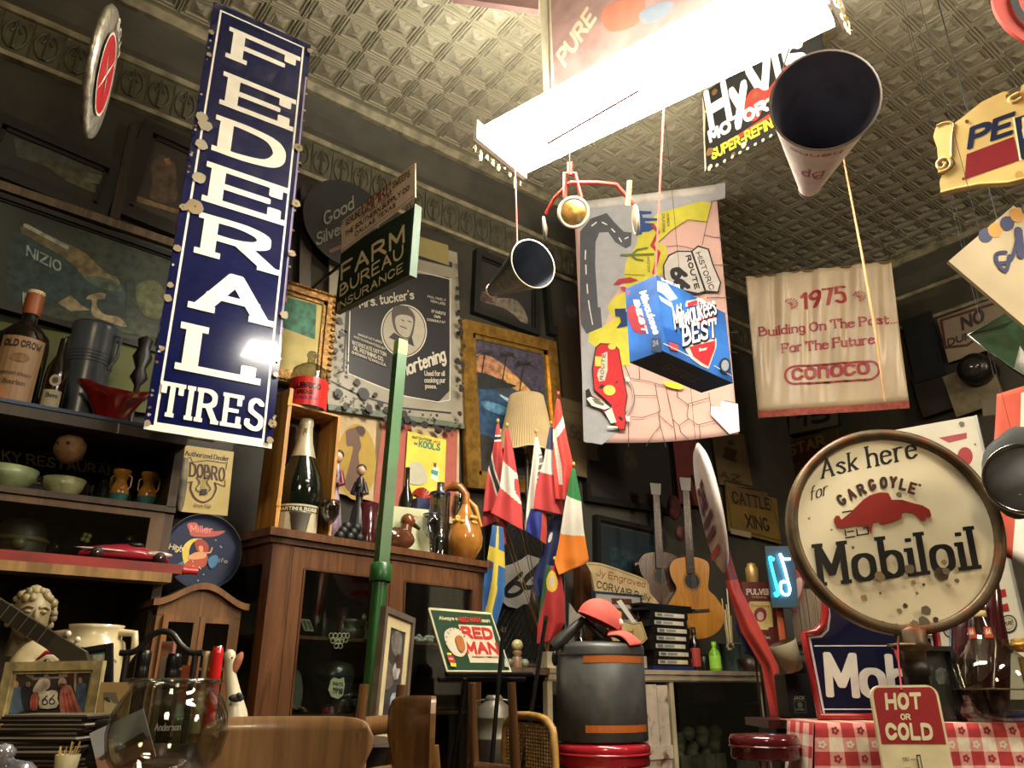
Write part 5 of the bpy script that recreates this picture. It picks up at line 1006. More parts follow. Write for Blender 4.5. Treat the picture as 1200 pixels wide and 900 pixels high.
for x0, x1, g0, g1 in ((cw * .62, (a1 + a2) / 2 + .0, cw, a1), ((a1 + a2) / 2 + .002, KW - .04, a2, a3)):
    m = MB(OK_)
    for e in (((x0, g0), (.2, KT - .055)), ((g1, x1), (.2, KT - .055)), ((g0, g1), (.2, .27)), ((g0, g1), (zt, KT - .055))): m.box(kf, *e, (-.015, .008))
    m.use(OK2)
    for e in (((g0 - .004, g0 + .004), (.27, zt)), ((g1 - .004, g1 + .004), (.27, zt)), ((g0, g1), (zt - .004, zt + .004))): m.box(kf, *e, (-.012, .012))
    d_ = build('door', m, kc); build('pane', MB(GLS).box(kf, (g0, g1), (.27, zt), (-.004, -.001)), d_)
    build('knob', MB(mat('8a6a34', .3, .8)).ball(kf.P(x1 - .02, .8, .02), .011, 10), d_)
# things in the cabinet
def inside(x, y): return kf.off(-.16).pl.hit(x, y)
kin = Pl(kf.P(0, 0, -.14), kf.n)
def kit(name, label, cat, x, yt, rp, prof, m, z=None, **k): return pot(name, label, cat, x, yt, kin, z or zs1 + .001, rp, prof, m, 16, solo_=True, **k)
kit('dark_bottle', 'slim dark bottle on the upper cabinet shelf behind glass', 'bottle', 381, 715, 4, [(1, 0), (1, .6), (.4, .8), (.4, 1), (0, 1)], mat('2a2724', .2))
kit('white_plate_stack', 'short stack of pale plates on the upper cabinet shelf', 'plates', 412, 726, 17, [(.6, 0), (1, .3), (1, .5), (.6, .6), (1, .8), (1, 1), (0, .9)], mat('5d5850', .35))
kit('china_lady', 'small white china figurine beside the green post behind glass', 'figurine', 427, 718, 6, [(.9, 0), (1, .2), (.5, .5), (.7, .65), (.35, .75), (.5, .88), (0, 1)], mat('b8b08c', .4))
kit('china_rabbit', 'small cream china figure on right cabinet shelf', 'figurine', 478, 734, 5, [(.9, 0), (1, .25), (.5, .6), (.6, .8), (0, 1)], mat('b8b08c', .4))
kit('red_candle', 'dull red candle on upper cabinet shelf behind glass', 'candle', 402, 712, 6, [(1, 0), (1, 1), (0, 1)], mat('3a1a16', .4))
kit('dark_platter', 'large dark round platter on the lower cabinet shelf', 'platter', 392, 772, 27, [(.3, 0), (.8, .3), (1, .7), (.8, .9), (0, 1)], mat('2a2622', .3), zs2 + .001)
kit('green_goblet', 'green glass goblet at lower right of the left cabinet door', 'goblet', 416, 818, 9, [(.7, 0), (.7, .05), (.15, .1), (.15, .4), (.7, .55), (1, .8), (1, 1), (.9, 1), (.6, .6)], mat('143a2c', .15), zs2 + .001)
kit('glass_tumbler', 'clear tumbler behind the shield card in the cabinet', 'glass', 411, 788, 9, [(.8, 0), (1, 1), (.92, 1), (.7, .08), (0, .08)], GLS, zs2 + .001)
for nm, lb, q, c_, off in (('doily', 'white lace doily hanging over upper cabinet shelf edge', None, 'b8ae92', -.02), ('photo_card', 'small white photo card leaning on upper cabinet shelf', [(352, 725), (363, 726), (368, 740), (357, 739)], '8a8676', -.12), ('shield_card', 'cream shield shaped card in the lower part of the cabinet', None, 'c9c0a0', -.05), ('round_picture', 'grey oval plaque leaning at the left of lower cabinet shelf', None, '4f4c40', -.12)):
    fo = kf.off(off); fo.pl = Pl(fo.o, fo.n); U = lambda L_: [fo.uv(*k) for k in L_]
    if nm == 'doily':
        m = MB(mat(c_, .8)); 
        for i, (x, y) in enumerate(((388, 745), (393, 745), (398, 745), (403, 745), (407, 745), (390, 751), (395, 752), (400, 752), (405, 750), (394, 757), (399, 757), (397, 752))):
            a = fo.uv(x, y); m.tube([fo.P(a[0] + .0095 * math.cos(k * .7), a[1] + .0095 * math.sin(k * .7)) for k in range(9)], .0022, 5, True)
        solo(nm, lb, 'doily', m)['kind'] = 'stuff'; continue
    pts = U(q) if q else (U([(388, 797), (392, 794), (398, 796), (403, 794), (404, 803), (402, 815), (396, 819), (388, 816), (385, 808)]) if nm == 'shield_card' else U([(347 + 8 * math.cos(k * .45), 808 + 24 * math.sin(k * .45)) for k in range(14)]))
    r = tag(build(nm, MB(mat(c_, .6)).prism(fo, pts, -.004, 0)), lb, 'card' if 'card' in nm else 'plaque'); p = Pr(fo)
    if nm == 'shield_card': p.textpx('3a3630', 'ROUTE', (390, 803), (402, 804), (390, 799), W=.2).textpx('3a3630', '1918', (389, 812), (401, 814), (390, 805), W=.2); p.done(r)
    if nm == 'photo_card': p.px('4a4438', [(354, 727), (358, 727), (361, 738), (358, 738)]).px('4a4438', [(359, 728), (363, 728), (366, 738), (363, 738)]); p.done(r)
m = MB(mat('b9b8ae', .4)); R_ = random.Random(4)
g0 = kin.hit(487, 744)
for i in range(14): a = kin.hit(486 + 22 * R_.random(), 742); m.ball(V((a.x, a.y, zs1 + .012 + .02 * R_.random())), .012, 6, (1.2, 1, .8))
solo('crystal_pieces', 'heap of sparkling white crystal pieces on the right cabinet shelf', 'crystal', m)['kind'] = 'stuff'
# ---- on top of the oak cabinet
KZ = KT + .001; kt = Pl(kf.P(0, 0, -.13), kf.n); ktb = Pl(kf.P(0, 0, -.25), kf.n)
PINE = wood('b8843c', 16, .5)
q0 = kt.hit(322, 600); q1 = kt.hit(381, 600); bw = (q1 - q0).length; bh = kt.hit(350, 478).z - KZ; bf = Fr(V((q0.x, q0.y, KZ)), (math.sin(math.radians(84)), math.cos(math.radians(84)), 0), (0, 0, 1))
bx = thing('bottle_crate', 'upright open pine crate holding a champagne bottle on the cabinet', 'crate', bf.P(bw / 2, 0))
build('side_board', MB(PINE).box(bf, (-.012, .004), (0, bh + .06), (-.13, .035)), bx); build('side_board', MB(PINE).box(bf, (bw - .008, bw + .006), (0, bh), (-.13, .03)), bx)
build('top_board', MB(PINE).box(bf, (.004, bw - .008), (bh - .008, bh), (-.13, .03)), bx); build('back_board', MB(wood('3a2414', 16)).box(bf, (.004, bw - .008), (0, bh), (-.13, -.12)), bx)
build('hinge', MB(mat('8a6a2c', .3, .8)).box(bf, (-.016, .0), (bh * .97, bh * 1.03), (.032, .038)), bx); build('latch', MB(mat('8a6a2c', .3, .8)).box(bf, (-.016, .0), (bh * .2, bh * .24), (.032, .038)), bx)
cb = bf.P(bw * .5, 0.001, -.035); tp = kt.hit(362, 489).z; Hb = tp - KZ; Rb = min(bw * .455, .09)
r = thing('champagne_bottle', 'large dark green champagne bottle with cream foil neck in crate', 'bottle', cb)
build('glass_body', MB(mat('0f140c', .1, 0, .1, 5, 0, .5)).lathe(cb, [(0, 0), (Rb, 0), (Rb, Hb * .42), (Rb * .92, Hb * .5), (Rb * .5, Hb * .68), (Rb * .3, Hb * .82), (Rb * .28, Hb * .97)], 32), r)
build('foil', MB(mat('a89f86', .35, .2)).lathe(cb, [(Rb * .56, Hb * .66), (Rb * .36, Hb * .8), (Rb * .3, Hb * .92), (Rb * .34, Hb * .95), (Rb * .3, Hb * .99), (0, Hb)], 28), r)
p = label(r, cb, Rb, Rb * 2.1, Hb * .02, Hb * .25, 'b8ae90'); p.poly('17140f', [(-Rb, Hb * .19), (Rb, Hb * .19), (Rb, Hb * .235), (-Rb, Hb * .235)]).text('c9bf9c', 'MARTINI & ROSSI', (-Rb * .9, Hb * .197), (Rb * 1.8, 0), (0, Hb * .03), W=.22).disc('6d6550', 0, Hb * .13, Rb * .3, Hb * .03); p.done(r, 'label')
pn = Pr(WF, .001, lambda u, v, h: wrapz(cb, Rb * .31)(u, v, h + .002), rough=.5); pn.text('3a3428', 'MARTINI', (.004, Hb * .76), (0, Hb * .14), (-.014, 0), W=.16).disc('75694e', 0, Hb * .70, .012); pn.done(r, 'neck_print')
r, b, R, H = pot('frosted_cup', 'small frosted glass cup in front of the champagne bottle', 'cup', 352, 601, Pl(kf.P(0, 0, .0), kf.n), KZ, 12, [(.7, 0), (1, .9), (1.1, 1), (.95, .95), (.65, .1), (0, .1)], mat('6e6a60', .3, 0, .1, 20, 0, 0), pname='cup')
jz = bf.P(0, bh).z
r, b, R, H = pot('grease_jar', 'glass jar with bright red grease label on top of pine crate', 'jar', 366, 413, Pl(kf.P(0, 0, -.15), kf.n), jz, 22, [(.95, 0), (1, .06), (1, .55), (.9, .68), (.55, .76), (.22, .8), (.2, .9), (.26, .93), (.26, .96), (.2, 1), (.0, 1)], glass('c9c8c0', 1.5), 28)
p = Pr(WF, .001, wrapz(b, R), rough=.3, maxe=R * .4); 
for k in range(-8, 8): p.poly('b8231f', [(k * R * .19, H * .02), ((k + 1) * R * .19, H * .02), ((k + 1) * R * .19, H * .48), (k * R * .19, H * .48)]); p.z -= p.dz
p.z += p.dz; p.text('160c0a', 'LUBRIGO', (-R * .85, H * .28), (R * 1.5, 0), (0, H * .1), W=.24, serif=1.3).text('160c0a', 'GREASE', (-R * .6, H * .19), (R * .9, 0), (0, H * .07), W=.2).text('5b1f4c', 'PETROLEUM', (-R * .8, H * .11), (R * 1.3, 0), (0, H * .05), W=.2); p.done(r, 'label')
def figurine(name, label, x, yt, rp, dress, sash, hair, pl=kt):
    r, b, R, H = pot(name, label, 'figurine', x, yt, pl, KZ, rp, [(.85, 0), (1, .04), (.95, .2), (.7, .4), (.35, .55), (.42, .62), (.5, .72), (.42, .8), (.16, .83), (.14, .86), (0, .86)], mat(dress, .35, 0, .5, 25), 16, pname='dress')
    build('head', MB(mat('c9a88c', .4)).ball(b + V((0, 0, H * .91)), H * .055, 12, (1, 1, 1.2)), r); build('hair', MB(mat(hair, .5)).ball(b + V((0, 0, H * .935)) + FH * H * .015, H * .06, 12), r)
    for s in (-1, 1): build('arm', MB(mat(sash, .4)).tube([b + RT * s * R * .42 + V((0, 0, H * .76)), b + RT * s * R * .8 + V((0, 0, H * .62)), b + RT * s * R * .3 - FH * R * .6 + V((0, 0, H * .6))], H * .025, 7), r)
    build('bow', MB(mat(sash, .5)).ball(b - FH * R * .45 + V((0, 0, H * .7)), R * .25, 8), r); return r, b, R, H
figurine('lady_figurine', 'porcelain lady figurine in lilac dress standing left of the others', 397, 526, 11, '8a7484', '6a2430', '2a1c14')
figurine('dark_figurine', 'dark coated porcelain figurine in front of the lady print', 424, 543, 11, '1d1c22', '26242a', '3a2418', Pl(kf.P(0, 0, -.07), kf.n))
def goblet(name, lb, x, yt, rp, pl, m, rim=None):
    r, b, R, H = pot(name, lb, 'goblet', x, yt, pl, KZ, rp, [(.75, 0), (.7, .03), (.12, .08), (.12, .36), (.5, .45), (.95, .65), (1, .85), (.95, 1), (.9, 1), (.93, .85), (.85, .66), (.1, .45)], m, 24)
    if rim: build('rim', MB(rim).lathe(b, [(R * .93, H * .97), (R * .98, H * 1.0), (R * .9, H * 1.01)], 24), r)
KF1 = Pl(kf.P(0, 0, -.04), kf.n)
goblet('smoky_goblet', 'smoky glass goblet below the lady figurine', 388, 587, 11, KF1, glass('a8a49c', 1.5))
goblet('clear_goblet', 'clear goblet with dark blue rim right of the wooden duck', 507, 603, 12, KF1, glass('c9ccca', 1.5), mat('1c1f3c', .3))
m = MB(mat('0f0d0c', .5)); g = KF1.hit(410, 615)
for i in range(7): m.ball(V((g.x - .04 + .014 * i, g.y, KZ + .02 + .02 * (i % 3))), .024, 8)
solo('black_basket', 'low black bundle on the cabinet below the dark figurine', 'basket', m)['kind'] = 'stuff'
pot('ribbed_red_glass', 'dark red ribbed glass beside the green post', 'glass', 433, 590, KF1, KZ, 11, [(.8, 0), (1, 1), (.92, 1), (.7, .05), (0, .05)], mat('3c1218', .15, 0, .3, 30), 10, solo_=True)
r, f, p = board('map_card', 'pale green map card leaning behind the wooden duck', 'card', [(455, 594), (506, 597), (500, 655), (446, 650)], Pl(kf.P(0, 0, -.1), kf.n), 'bcc09a', .008, .7); p.blob('a9b48c', f.w * .3, f.h * .6, .03, 2).blob('b3b8b0', f.w * .5, f.h * .75, .025, 4).blob('a9b48c', f.w * .7, f.h * .3, .03, 6).textpx('b5685c', 'ROUTE', (482, 607), (496, 608), (482, 604), W=.16); p.done(r)
# wooden duck
g = KF1.hit(465, 648); b = V((g.x, g.y, KZ)); s = 16 * dep(b) / F * 1.05; duck = thing('wooden_duck', 'polished brown wooden duck decoy on the oak cabinet', 'duck decoy', b); DW = mat('5a3420', .15, 0, .4, 12, 0, .5)
build('body', MB(DW).ball(b + V((0, 0, s * .8)), s, 18, (1.45, .8, .8), fr=kf), duck); build('tail', MB(DW).tube([b - kf.u * s * 1.1 + V((0, 0, s * .9)), b - kf.u * s * 1.9 + V((0, 0, s * 1.2))], [s * .45, s * .12], 10), duck)
build('neck', MB(DW).tube([b + kf.u * s * .6 + V((0, 0, s * 1.2)), b + kf.u * s * .75 + V((0, 0, s * 1.9))], [s * .5, s * .4], 10), duck)
build('head', MB(mat('7a4424', .12, 0, .3, 12, 0, .5)).ball(b + kf.u * s * .85 + V((0, 0, s * 2.15)), s * .55, 14), duck); build('bill', MB(mat('3a2a1c', .2)).tube([b + kf.u * s * 1.2 + V((0, 0, s * 2.05)), b + kf.u * s * 1.95 + V((0, 0, s * 1.75))], [s * .22, s * .12], 8), duck)
build('eye', MB(mat('e8e0c8', .1)).ball(b + kf.u * s * 1.1 + kf.n * s * .4 + V((0, 0, s * 2.3)), s * .08, 8), duck)
r, b, R, H = pot('tall_cylinder_glass', 'tall clear cylinder glass with dark blue rim beside the ewer', 'glass', 516, 578, kt, KZ, 12, [(.95, 0), (1, 1), (.94, 1), (.9, .03), (0, .03)], glass('c4c6c2', 1.5)); build('rim', MB(mat('1c1f3c', .3)).lathe(b, [(R, H * .965), (R * 1.04, H), (R * .96, H * 1.01)], 24), r)
build('chrome_neck', MB(CHR).lathe(b, [(R * .4, H * .98), (R * .38, H * 1.16), (R * .3, H * 1.16)], 18), r)
pot('glass_decanter', 'clear glass lamp font behind the amber ewer', 'glass', 538, 580, ktb, KZ, 11, [(.8, 0), (1, .08), (.3, .18), (.9, .32), (.9, .45), (.35, .55), (.9, .75), (.6, 1)], glass('9a9c96', 1.5), solo_=True)
r, b, R, H = pot('small_liquor_bottle', 'small dark bottle with cream label on the map card', 'bottle', 478, 548, ktb, KZ, 9, [(1, 0), (1, .6), (.85, .68), (.3, .8), (.3, 1), (0, 1)], mat('14140f', .15)); build('label', MB(mat('b5ab8c', .5)).lathe(b, [(R * 1.02, H * .42), (R * 1.02, H * .5)], 20), r)
g = ktb.hit(494, 585); m = MB(mat('96301f', .35)); 
for k in range(9): a = math.radians(20 + 17.5 * k); m.tube([g, g + (kf.u * math.cos(a) + V((0, 0, 1)) * math.sin(a)) * .055], [.004, .012], 6)
sh = thing('shell_fan', 'red scallop shaped fan on striped stand behind the cylinder glass', 'ornament', V((g.x, g.y, KZ))); o = build('ribs', m, sh); o['kind'] = 'stuff'; build('stand', MB(mat('2a3458', .5)).wbox((g.x - .035, g.y - .02, KZ), (g.x + .035, g.y + .02, g.z)), sh)
# ewer
r, b, R, H = pot('amber_ewer', 'glossy amber pottery ewer with curled leaf spout', 'ewer', 546, 592, KF1, KZ, 21, [(.35, 0), (.6, .03), (.95, .25), (1, .4), (.85, .6), (.5, .8), (.28, .95), (.24, 1.0)], mat('a8702c', .2, 0, .35, 8, 0, .5), 28)
t = b + V((0, 0, H)); build('spout', MB(mat('8a5424', .2, 0, .3, 8)).tube(catmull3([t, t + V((0, 0, .05)), t + V((0, 0, .09)) - RT * .035, t + V((0, 0, .085)) - RT * .085, t + V((0, 0, .055)) - RT * .105]), [.018, .017, .017, .018, .02, .022, .024, .022, .02, .016, .012, .008, .004][:13] if False else .018, 10), r) if False else build('spout', MB(mat('8a5424', .2, 0, .3, 8)).tube([t - V((0, 0, .01)), t + V((0, 0, .05)), t + V((0, 0, .085)) - RT * .03, t + V((0, 0, .09)) - RT * .065, t + V((0, 0, .075)) - RT * .1], [.02, .018, .022, .024, .008], 10), r)
build('leaf_handle', MB(mat('b8823a', .25)).tube([t + V((0, 0, .03)) + RT * .01, t + RT * .045 - V((0, 0, .01)), b + RT * R * .9 + V((0, 0, H * .6))], [.006, .012, .006], 8), r)
m = MB(mat('c99a4c', .25)); 
for i in range(9): a = random.random() * 2 - 1; m.ball(b - FH * R * .78 * math.cos(a * .8) + RT * R * .7 * math.sin(a) + V((0, 0, H * (.62 + .12 * random.random()))), .012, 8, (1.3, .6, .8))
o = build('relief_flowers', m, r); o['kind'] = 'stuff'
# ============================================================ DISPLAY CASE AND WHAT STANDS ON IT
ZC0 = 1.03; CY = PY(2.90); x0 = CY.hit(598, 790).x; x1 = CY.hit(900, 790).x; CF = Fr((x0, 2.90, 0), (1, 0, 0), (0, 0, 1)); CW = x1 - x0
CRM = mat('a89a84', .4, 0, .15, 10); CDK = mat('14100e', .5)
dc = thing('display_case', 'long low glass display case with pale trim under the guitars', 'display case', (x0 + CW / 2, 2.95, 0))
xm = CY.hit(641, 790).x - x0
build('top', MB(wood('6a5844', 14)).box(CF, (-.02, xm), (ZC0 - .03, ZC0), (-.44, .02)).use(CRM).box(CF, (xm, CW + .02), (ZC0 - .022, ZC0), (-.44, .02)), dc)
build('front_trim', MB(CRM).box(CF, (xm, CW + .01), (ZC0 - .05, ZC0 - .024), (-.02, .012)).use(mat('8a7c66', .4)).box(CF, (xm, CW + .01), (ZC0 - .058, ZC0 - .05), (-.02, .006)), dc)
for px_ in (641, 784, 893):
    a = CY.hit(px_, 800).x - x0; build('post', MB(mat('b3a78a', .4)).box(CF, (a, a + .03), (.1, ZC0 - .058), (-.03, .002)), dc)
build('post', MB(CDK).box(CF, (0, .03), (.1, ZC0 - .03), (-.03, 0)), dc)
build('base', MB(CRM).box(CF, (0, CW), (0, .1), (-.42, 0)), dc); build('back_panel', MB(CDK).box(CF, (0, CW), (.1, ZC0 - .03), (-.44, -.43)), dc)
for a in (0, CW - .015): build('side_panel', MB(CDK).box(CF, (a, a + .015), (.1, ZC0 - .03), (-.43, -.03)), dc)
build('shelf', MB(glass('9aa8a0')).box(CF, (.02, CW - .02), (.86, .87), (-.42, -.04)), dc); build('shelf', MB(CDK).box(CF, (.02, CW - .02), (.5, .515), (-.42, -.04)), dc)
a = CY.hit(792, 800).x - x0; build('pane', MB(GLS).box(CF, (a, CW - .04), (.1, ZC0 - .058), (-.02, -.016)), dc); build('pane', MB(GLS).box(CF, (xm + .04, CY.hit(783, 800).x - x0), (.1, ZC0 - .058), (-.02, -.016)), dc)
Y3 = PY(3.02); Y31 = PY(3.12); Y32 = PY(3.22); ZI = ZC0 + .001
m = MB(mat('6b6250', .6, 0, .4, 14)); g = PY(3.1).hit(820, 890)
for i in range(12): m.ball(V((g.x - .18 + .035 * i, 3.1 + .02 * (i % 3), .60 + .035 * ((i * 5) % 4))), .04, 8)
for i in range(4): m.wbox((g.x - .2 + .1 * i, 3.06, .516), (g.x - .12 + .1 * i, 3.14, .6))
solo('pale_rock_pile', 'dim heap of pale rocks inside the right side of the display case', 'rocks', m)['kind'] = 'stuff'
solo('red_box', 'dim dark red box inside the right end of the display case', 'box', MB(mat('4a1512', .5)).wbox((x1 - .5, 3.05, .871), (x1 - .22, 3.2, .95)))
# planks leaning before the case
pk = thing('white_shutter', 'rust streaked white board of narrow planks leaning on the display case', 'board', (CY.hit(762, 850).x, 2.85, 0)); RU = mat('b9ac9c', .6, 0, .15, 9, .1, 0, 'rust')
xa, xb = PY(2.86).hit(741, 800).x, PY(2.86).hit(780, 800).x
for k in range(3):
    w_ = (xb - xa) / 3; build('plank', MB(RU).wbox((xa + w_ * k + .002, 2.85, 0), (xa + w_ * (k + 1) - .002, 2.872, ZC0 - .066 - .004 * k)), pk)
build('rail', MB(RU).wbox((xa, 2.84, .62), (xb, 2.85, .68)), pk)
# video cassettes
tapes = []; z = ZI; R_ = random.Random(3)
def tape(x, z, w_, th, col, lab, name, lb, cat, grp=None, y=3.03, d=.11):
    r = thing(name, lb, cat, (x, y, z), grp); f = Fr((x - w_ / 2, y - d / 2, z), (1, 0, 0), (0, 0, 1)); build('shell', MB(mat(col, .35)).box(f, (0, w_), (0, th), (-d, 0)), r)
    if lab: 
        m = MB(mat(lab, .6)); m.box(f, (w_ * .12, w_ * .9), (th * .25, th * .8), (0, .001)); o = build('label', m, r); p = Pr(f, .0016); p.rc('6b6a66', w_ * .16, th * .35, w_ * .3, th * .7).rc('8c8a84', w_ * .34, th * .35, w_ * .6, th * .7); p.done(r)
    return r
xt = Y3.hit(780, 760).x; TW = Y3.hit(801, 760).x - Y3.hit(757, 760).x; ths = (Y3.hit(780, 718).z - ZI) / 7.6
tape(xt + .01, z, TW * 1.08, ths * .55, '20265c', None, 'video_cassette', 'purple boxed video cassette lying at the bottom of the stack', 'cassette'); z += ths * .55 + .0005
ord_ = ['lowest white labelled', 'second lowest', 'third lowest', 'fourth lowest', 'fifth lowest', 'sixth lowest', 'topmost labelled']
for k in range(7):
    tape(xt + .012 * math.sin(k * 2.1), z, TW, ths * .97, '151413', 'c9c2b0' if k else 'cdbf98', 'video_cassette', 'black video cassette with white label, %s in the stack' % ord_[k], 'cassette', 'stack of video cassettes'); z += ths + .0004
for k in range(3):
    tape(xt + [-.01, .02, -.015][k], z, TW * 1.35, .012, '101012', None, 'black_case', 'flat black case, %s of three on top of the cassettes' % ['lowest', 'middle', 'topmost'][k], 'case', 'flat black cases'); z += .0125
# bottles and pots
def bottle(name, lb, x, yt, rp, col, cap, lab, labtxt, pl=Y3, z=ZI, glassy=False):
    r, b, R, H = pot(name, lb, 'bottle', x, yt, pl, z, rp, [(.9, 0), (1, .04), (1, .55), (.85, .66), (.36, .78), (.34, .98)], glass(col, 1.5) if glassy else mat(col, .2, 0, .1, 5), 20)
    build('cap', MB(mat(cap, .4)).lathe(b, [(R * .42, H * .84), (R * .42, H), (0, H * 1.0)], 16), r)
    if lab:
        p = label(r, b, R, R * 2.2, H * .1, H * .52, lab)
        if labtxt: p.disc('8f1f1c' if lab != '8f1f1c' else 'd8c8b0', 0, H * .34, R * .5, R * .6); p.text('2a2018' if lab != '8f1f1c' else 'e0d0b8', labtxt, (-R * .7, H * .14), (R * 1.4, 0), (0, H * .07), W=.2)
        p.done(r, 'label')
    return r, b, R, H
bottle('sauce_bottle', 'dark sauce bottle with red label right of the cassette stack', 812, 735, 6.5, '17100e', '17100e', 'a83a30', None)
bottle('lime_bottle', 'bright lime green bottle with lime cap on the display case', 836, 752, 7, '7ab82a', '8fd43a', '9cd84a', None)
pot('dark_jar', 'small dark round jar between sauce bottle and lime bottle', 'jar', 824, 767, Y31, ZI, 8, [(.8, 0), (1, .3), (1, .8), (.7, 1), (0, 1)], mat('1c1814', .3), solo_=True)
r, b, R, H = pot('teal_pot', 'dull teal flared pot holding brushes and sticks', 'pot', 855, 754, Y31, ZI, 13, [(.7, 0), (1, .95), (1.06, .96), (1.06, 1), (.94, 1), (.7, .1), (0, .1)], mat('34463f', .5))
for i, (dx, h_, c_) in enumerate(((-.5, 2.6, 'b39a5c'), (-.2, 2.2, 'c9b88c'), (.1, 2.4, 'a8905c'), (.4, 3.0, 'c9c0a0'), (.6, 2.0, '8c744a'))): build('brush', MB(mat(c_, .6)).tube([b + V((R * dx * .5, 0, H * .3)), b + V((R * dx, 0, H * h_))], [.003, .0045], 6), r)
r, b, R, H = pot('dried_flower_vase', 'small glass vase of dried cream flowers before the teal pot', 'vase', 856, 758, Y3, ZI, 5, [(1, 0), (.3, .1), (.3, .4), (.8, .6), (1, 1)], GLS, 14)
for i in range(8): build('flower_head', MB(mat('a89468', .8)).ball(b + V((.022 * math.cos(i * 2.4) * (1 if i else 0), .015 * math.sin(i * 2.4), H * .9 + .012 * (i % 4))), .009, 6), r)
pot('brown_dish', 'low brown dish at the right end of the display case', 'dish', 878, 772, Y3, ZI, 14, [(.5, 0), (1, 1), (.95, 1), (.5, .2), (0, .2)], mat('2a1a10', .4), solo_=True)
r, f, p = board('cream_flap', 'cream box flap with yellow strip left of the cassettes', 'box', [(738, 770), (760, 769), (756, 783), (738, 783)], PY(2.96), '9a917c', .03); p.px('c9a82a', [(739, 777), (752, 777), (752, 783), (739, 783)]); p.done(r)
g = PY(3.08).hit(745, 760); bf_ = Fr(V((g.x - .03, 3.06, ZI)), (1, .2, 0), (-.35, 0, 1)); solo('brown_box', 'tilted small brown cardboard box left of the cassettes', 'box', MB(mat('5a4632', .7)).box(bf_, (0, .10), (0, .075), (-.07, 0)))
# eight ball on eggs, cream block
r, b, R, H = pot('ball_ornament', 'cream ball with dark spots standing on egg shaped base', 'ornament', 606, 749, PY(3.0), ZI, 8, [(.9, 0), (1, .15), (.7, .35), (.5, .42), (.75, .5), (.55, .6), (0, .62)], mat('8a6a50', .4)); 
build('ball', MB(mat('c9bd84', .3)).ball(b + V((0, 0, H * .78)), R * .85, 16), r)
for s in (-1, 0, 1): build('spot', MB(mat('2c261c', .4)).ball(b + V((0, 0, H * .8)) + RT * s * R * .45 - FH * R * (.72 - .2 * abs(s)), R * .16, 8), r)
for x, c_, s_ in ((597, '6a6a50', 'left'), (615, '8a927c', 'right')): solo('small_egg', 'small dull green egg on the %s of ball ornament' % s_, 'egg', MB(mat(c_, .4)).ball(V((PY(2.97).hit(x, 770).x, 2.97, ZI + .02)), .02, 10, (1, 1, 1)))
# flag stand and flags
g = PY(3.0).hit(642, 770); fsb = V((g.x, 3.0, ZI))
fh = solo('flag_stand', 'cream square block base holding the small flags', 'flag stand', MB(mat('c9c0a0', .5)).box(Fr(fsb + V((-.03, -.03, 0)), (1, 0, 0), (0, 0, 1)), (0, .06), (0, .075), (-.06, 0), .004))
def flag(name, label, L, R, col, f=3.72, nu=40, nv=90, fold=.014, ph=0, tip=None, finial='b39a4c'):
    def poly(P, t):
        d = [math.dist(a, b) for a, b in zip(P, P[1:])]; s = t * sum(d)
        for i, q in enumerate(d):
            if s <= q or i == len(d) - 1: k = s / q; return (P[i][0] + (P[i + 1][0] - P[i][0]) * k, P[i][1] + (P[i + 1][1] - P[i][1]) * k)
            s -= q
    tp = tip or ((L[0][0] + R[0][0]) / 2, L[0][1] - 4); top = at(*tp, f + .02); root = thing(name, label, 'flag', fsb + V((0, 0, .06)), 'small national flags')
    def fn(a, b, c):
        l = poly(L, 1 - b); r = poly(R, 1 - b); x, y = l[0] + (r[0] - l[0]) * a, l[1] + (r[1] - l[1]) * a
        return at(x, y, f + fold * math.sin(a * 7 + ph + 2 * b) * min(1, 1.6 * (1 - b)) - c)
    m = MB(); m.ms = []; m.sheet(fn, nu, nv, .001, lambda a, b: mat(col(a, 1 - b), .75, 0, .1, 6)); build('cloth', m, root)
    build('pole', MB(mat('8a7040', .5)).tube([fsb + V((0, 0, .06)) + (top - fsb) * .0, top], .002, 6), root)
    build('finial', MB(mat(finial, .4)).ball(top, .009, 8, (1, 1, 1.4)), root); return root
RDF = 'b53a3a'; WHF = 'd0cabc'
def norway(s, t):
    u = s - .15 * math.sin(t * 6); 
    if .12 < t < .2: return WHF if t < .145 or t > .175 else '20232f'
    k = t - .42 - s * .45
    return '20232f' if abs(k) < .055 else WHF if abs(k) < .1 else RDF
flag('national_flag', 'red flag with white and black cross stripes at far left', [(582, 497), (578, 525), (572, 550), (568, 580), (566, 600)], [(585, 497), (588, 520), (591, 545), (590, 570), (586, 598)], norway, 3.76)
flag('national_flag', 'red and yellow flag hanging low behind red maple leaf flag', [(580, 560), (573, 585), (566, 606), (565, 618)], [(588, 560), (588, 580), (588, 600), (590, 608)], lambda s, t: 'c9a23a' if t < .35 + .2 * s else '9c2f30', 3.78, tip=(586, 505))
def canada(s, t):
    e = t - .07 * s; 
    if e < .37: return RDF
    if e < .68: return RDF if s > .72 and abs(e - .53) < .13 * (s - .5) * 2 - .01 * ((int(t * 60)) % 3) else WHF
    return RDF
flag('national_flag', 'red and white maple leaf flag in front at left', [(592, 503), (590, 535), (586, 570), (579, 592), (575, 601)], [(596, 503), (602, 530), (607, 560), (611, 590), (613, 622)], canada, 3.66, 44, 90, tip=(594, 498), finial='b39a4c')
flag('national_flag', 'rolled red end of cloth hanging under red maple leaf flag', [(583, 604), (582, 634)], [(594, 606), (593, 641)], lambda s, t: 'a83638', 3.70, 6, 8, tip=(588, 602))
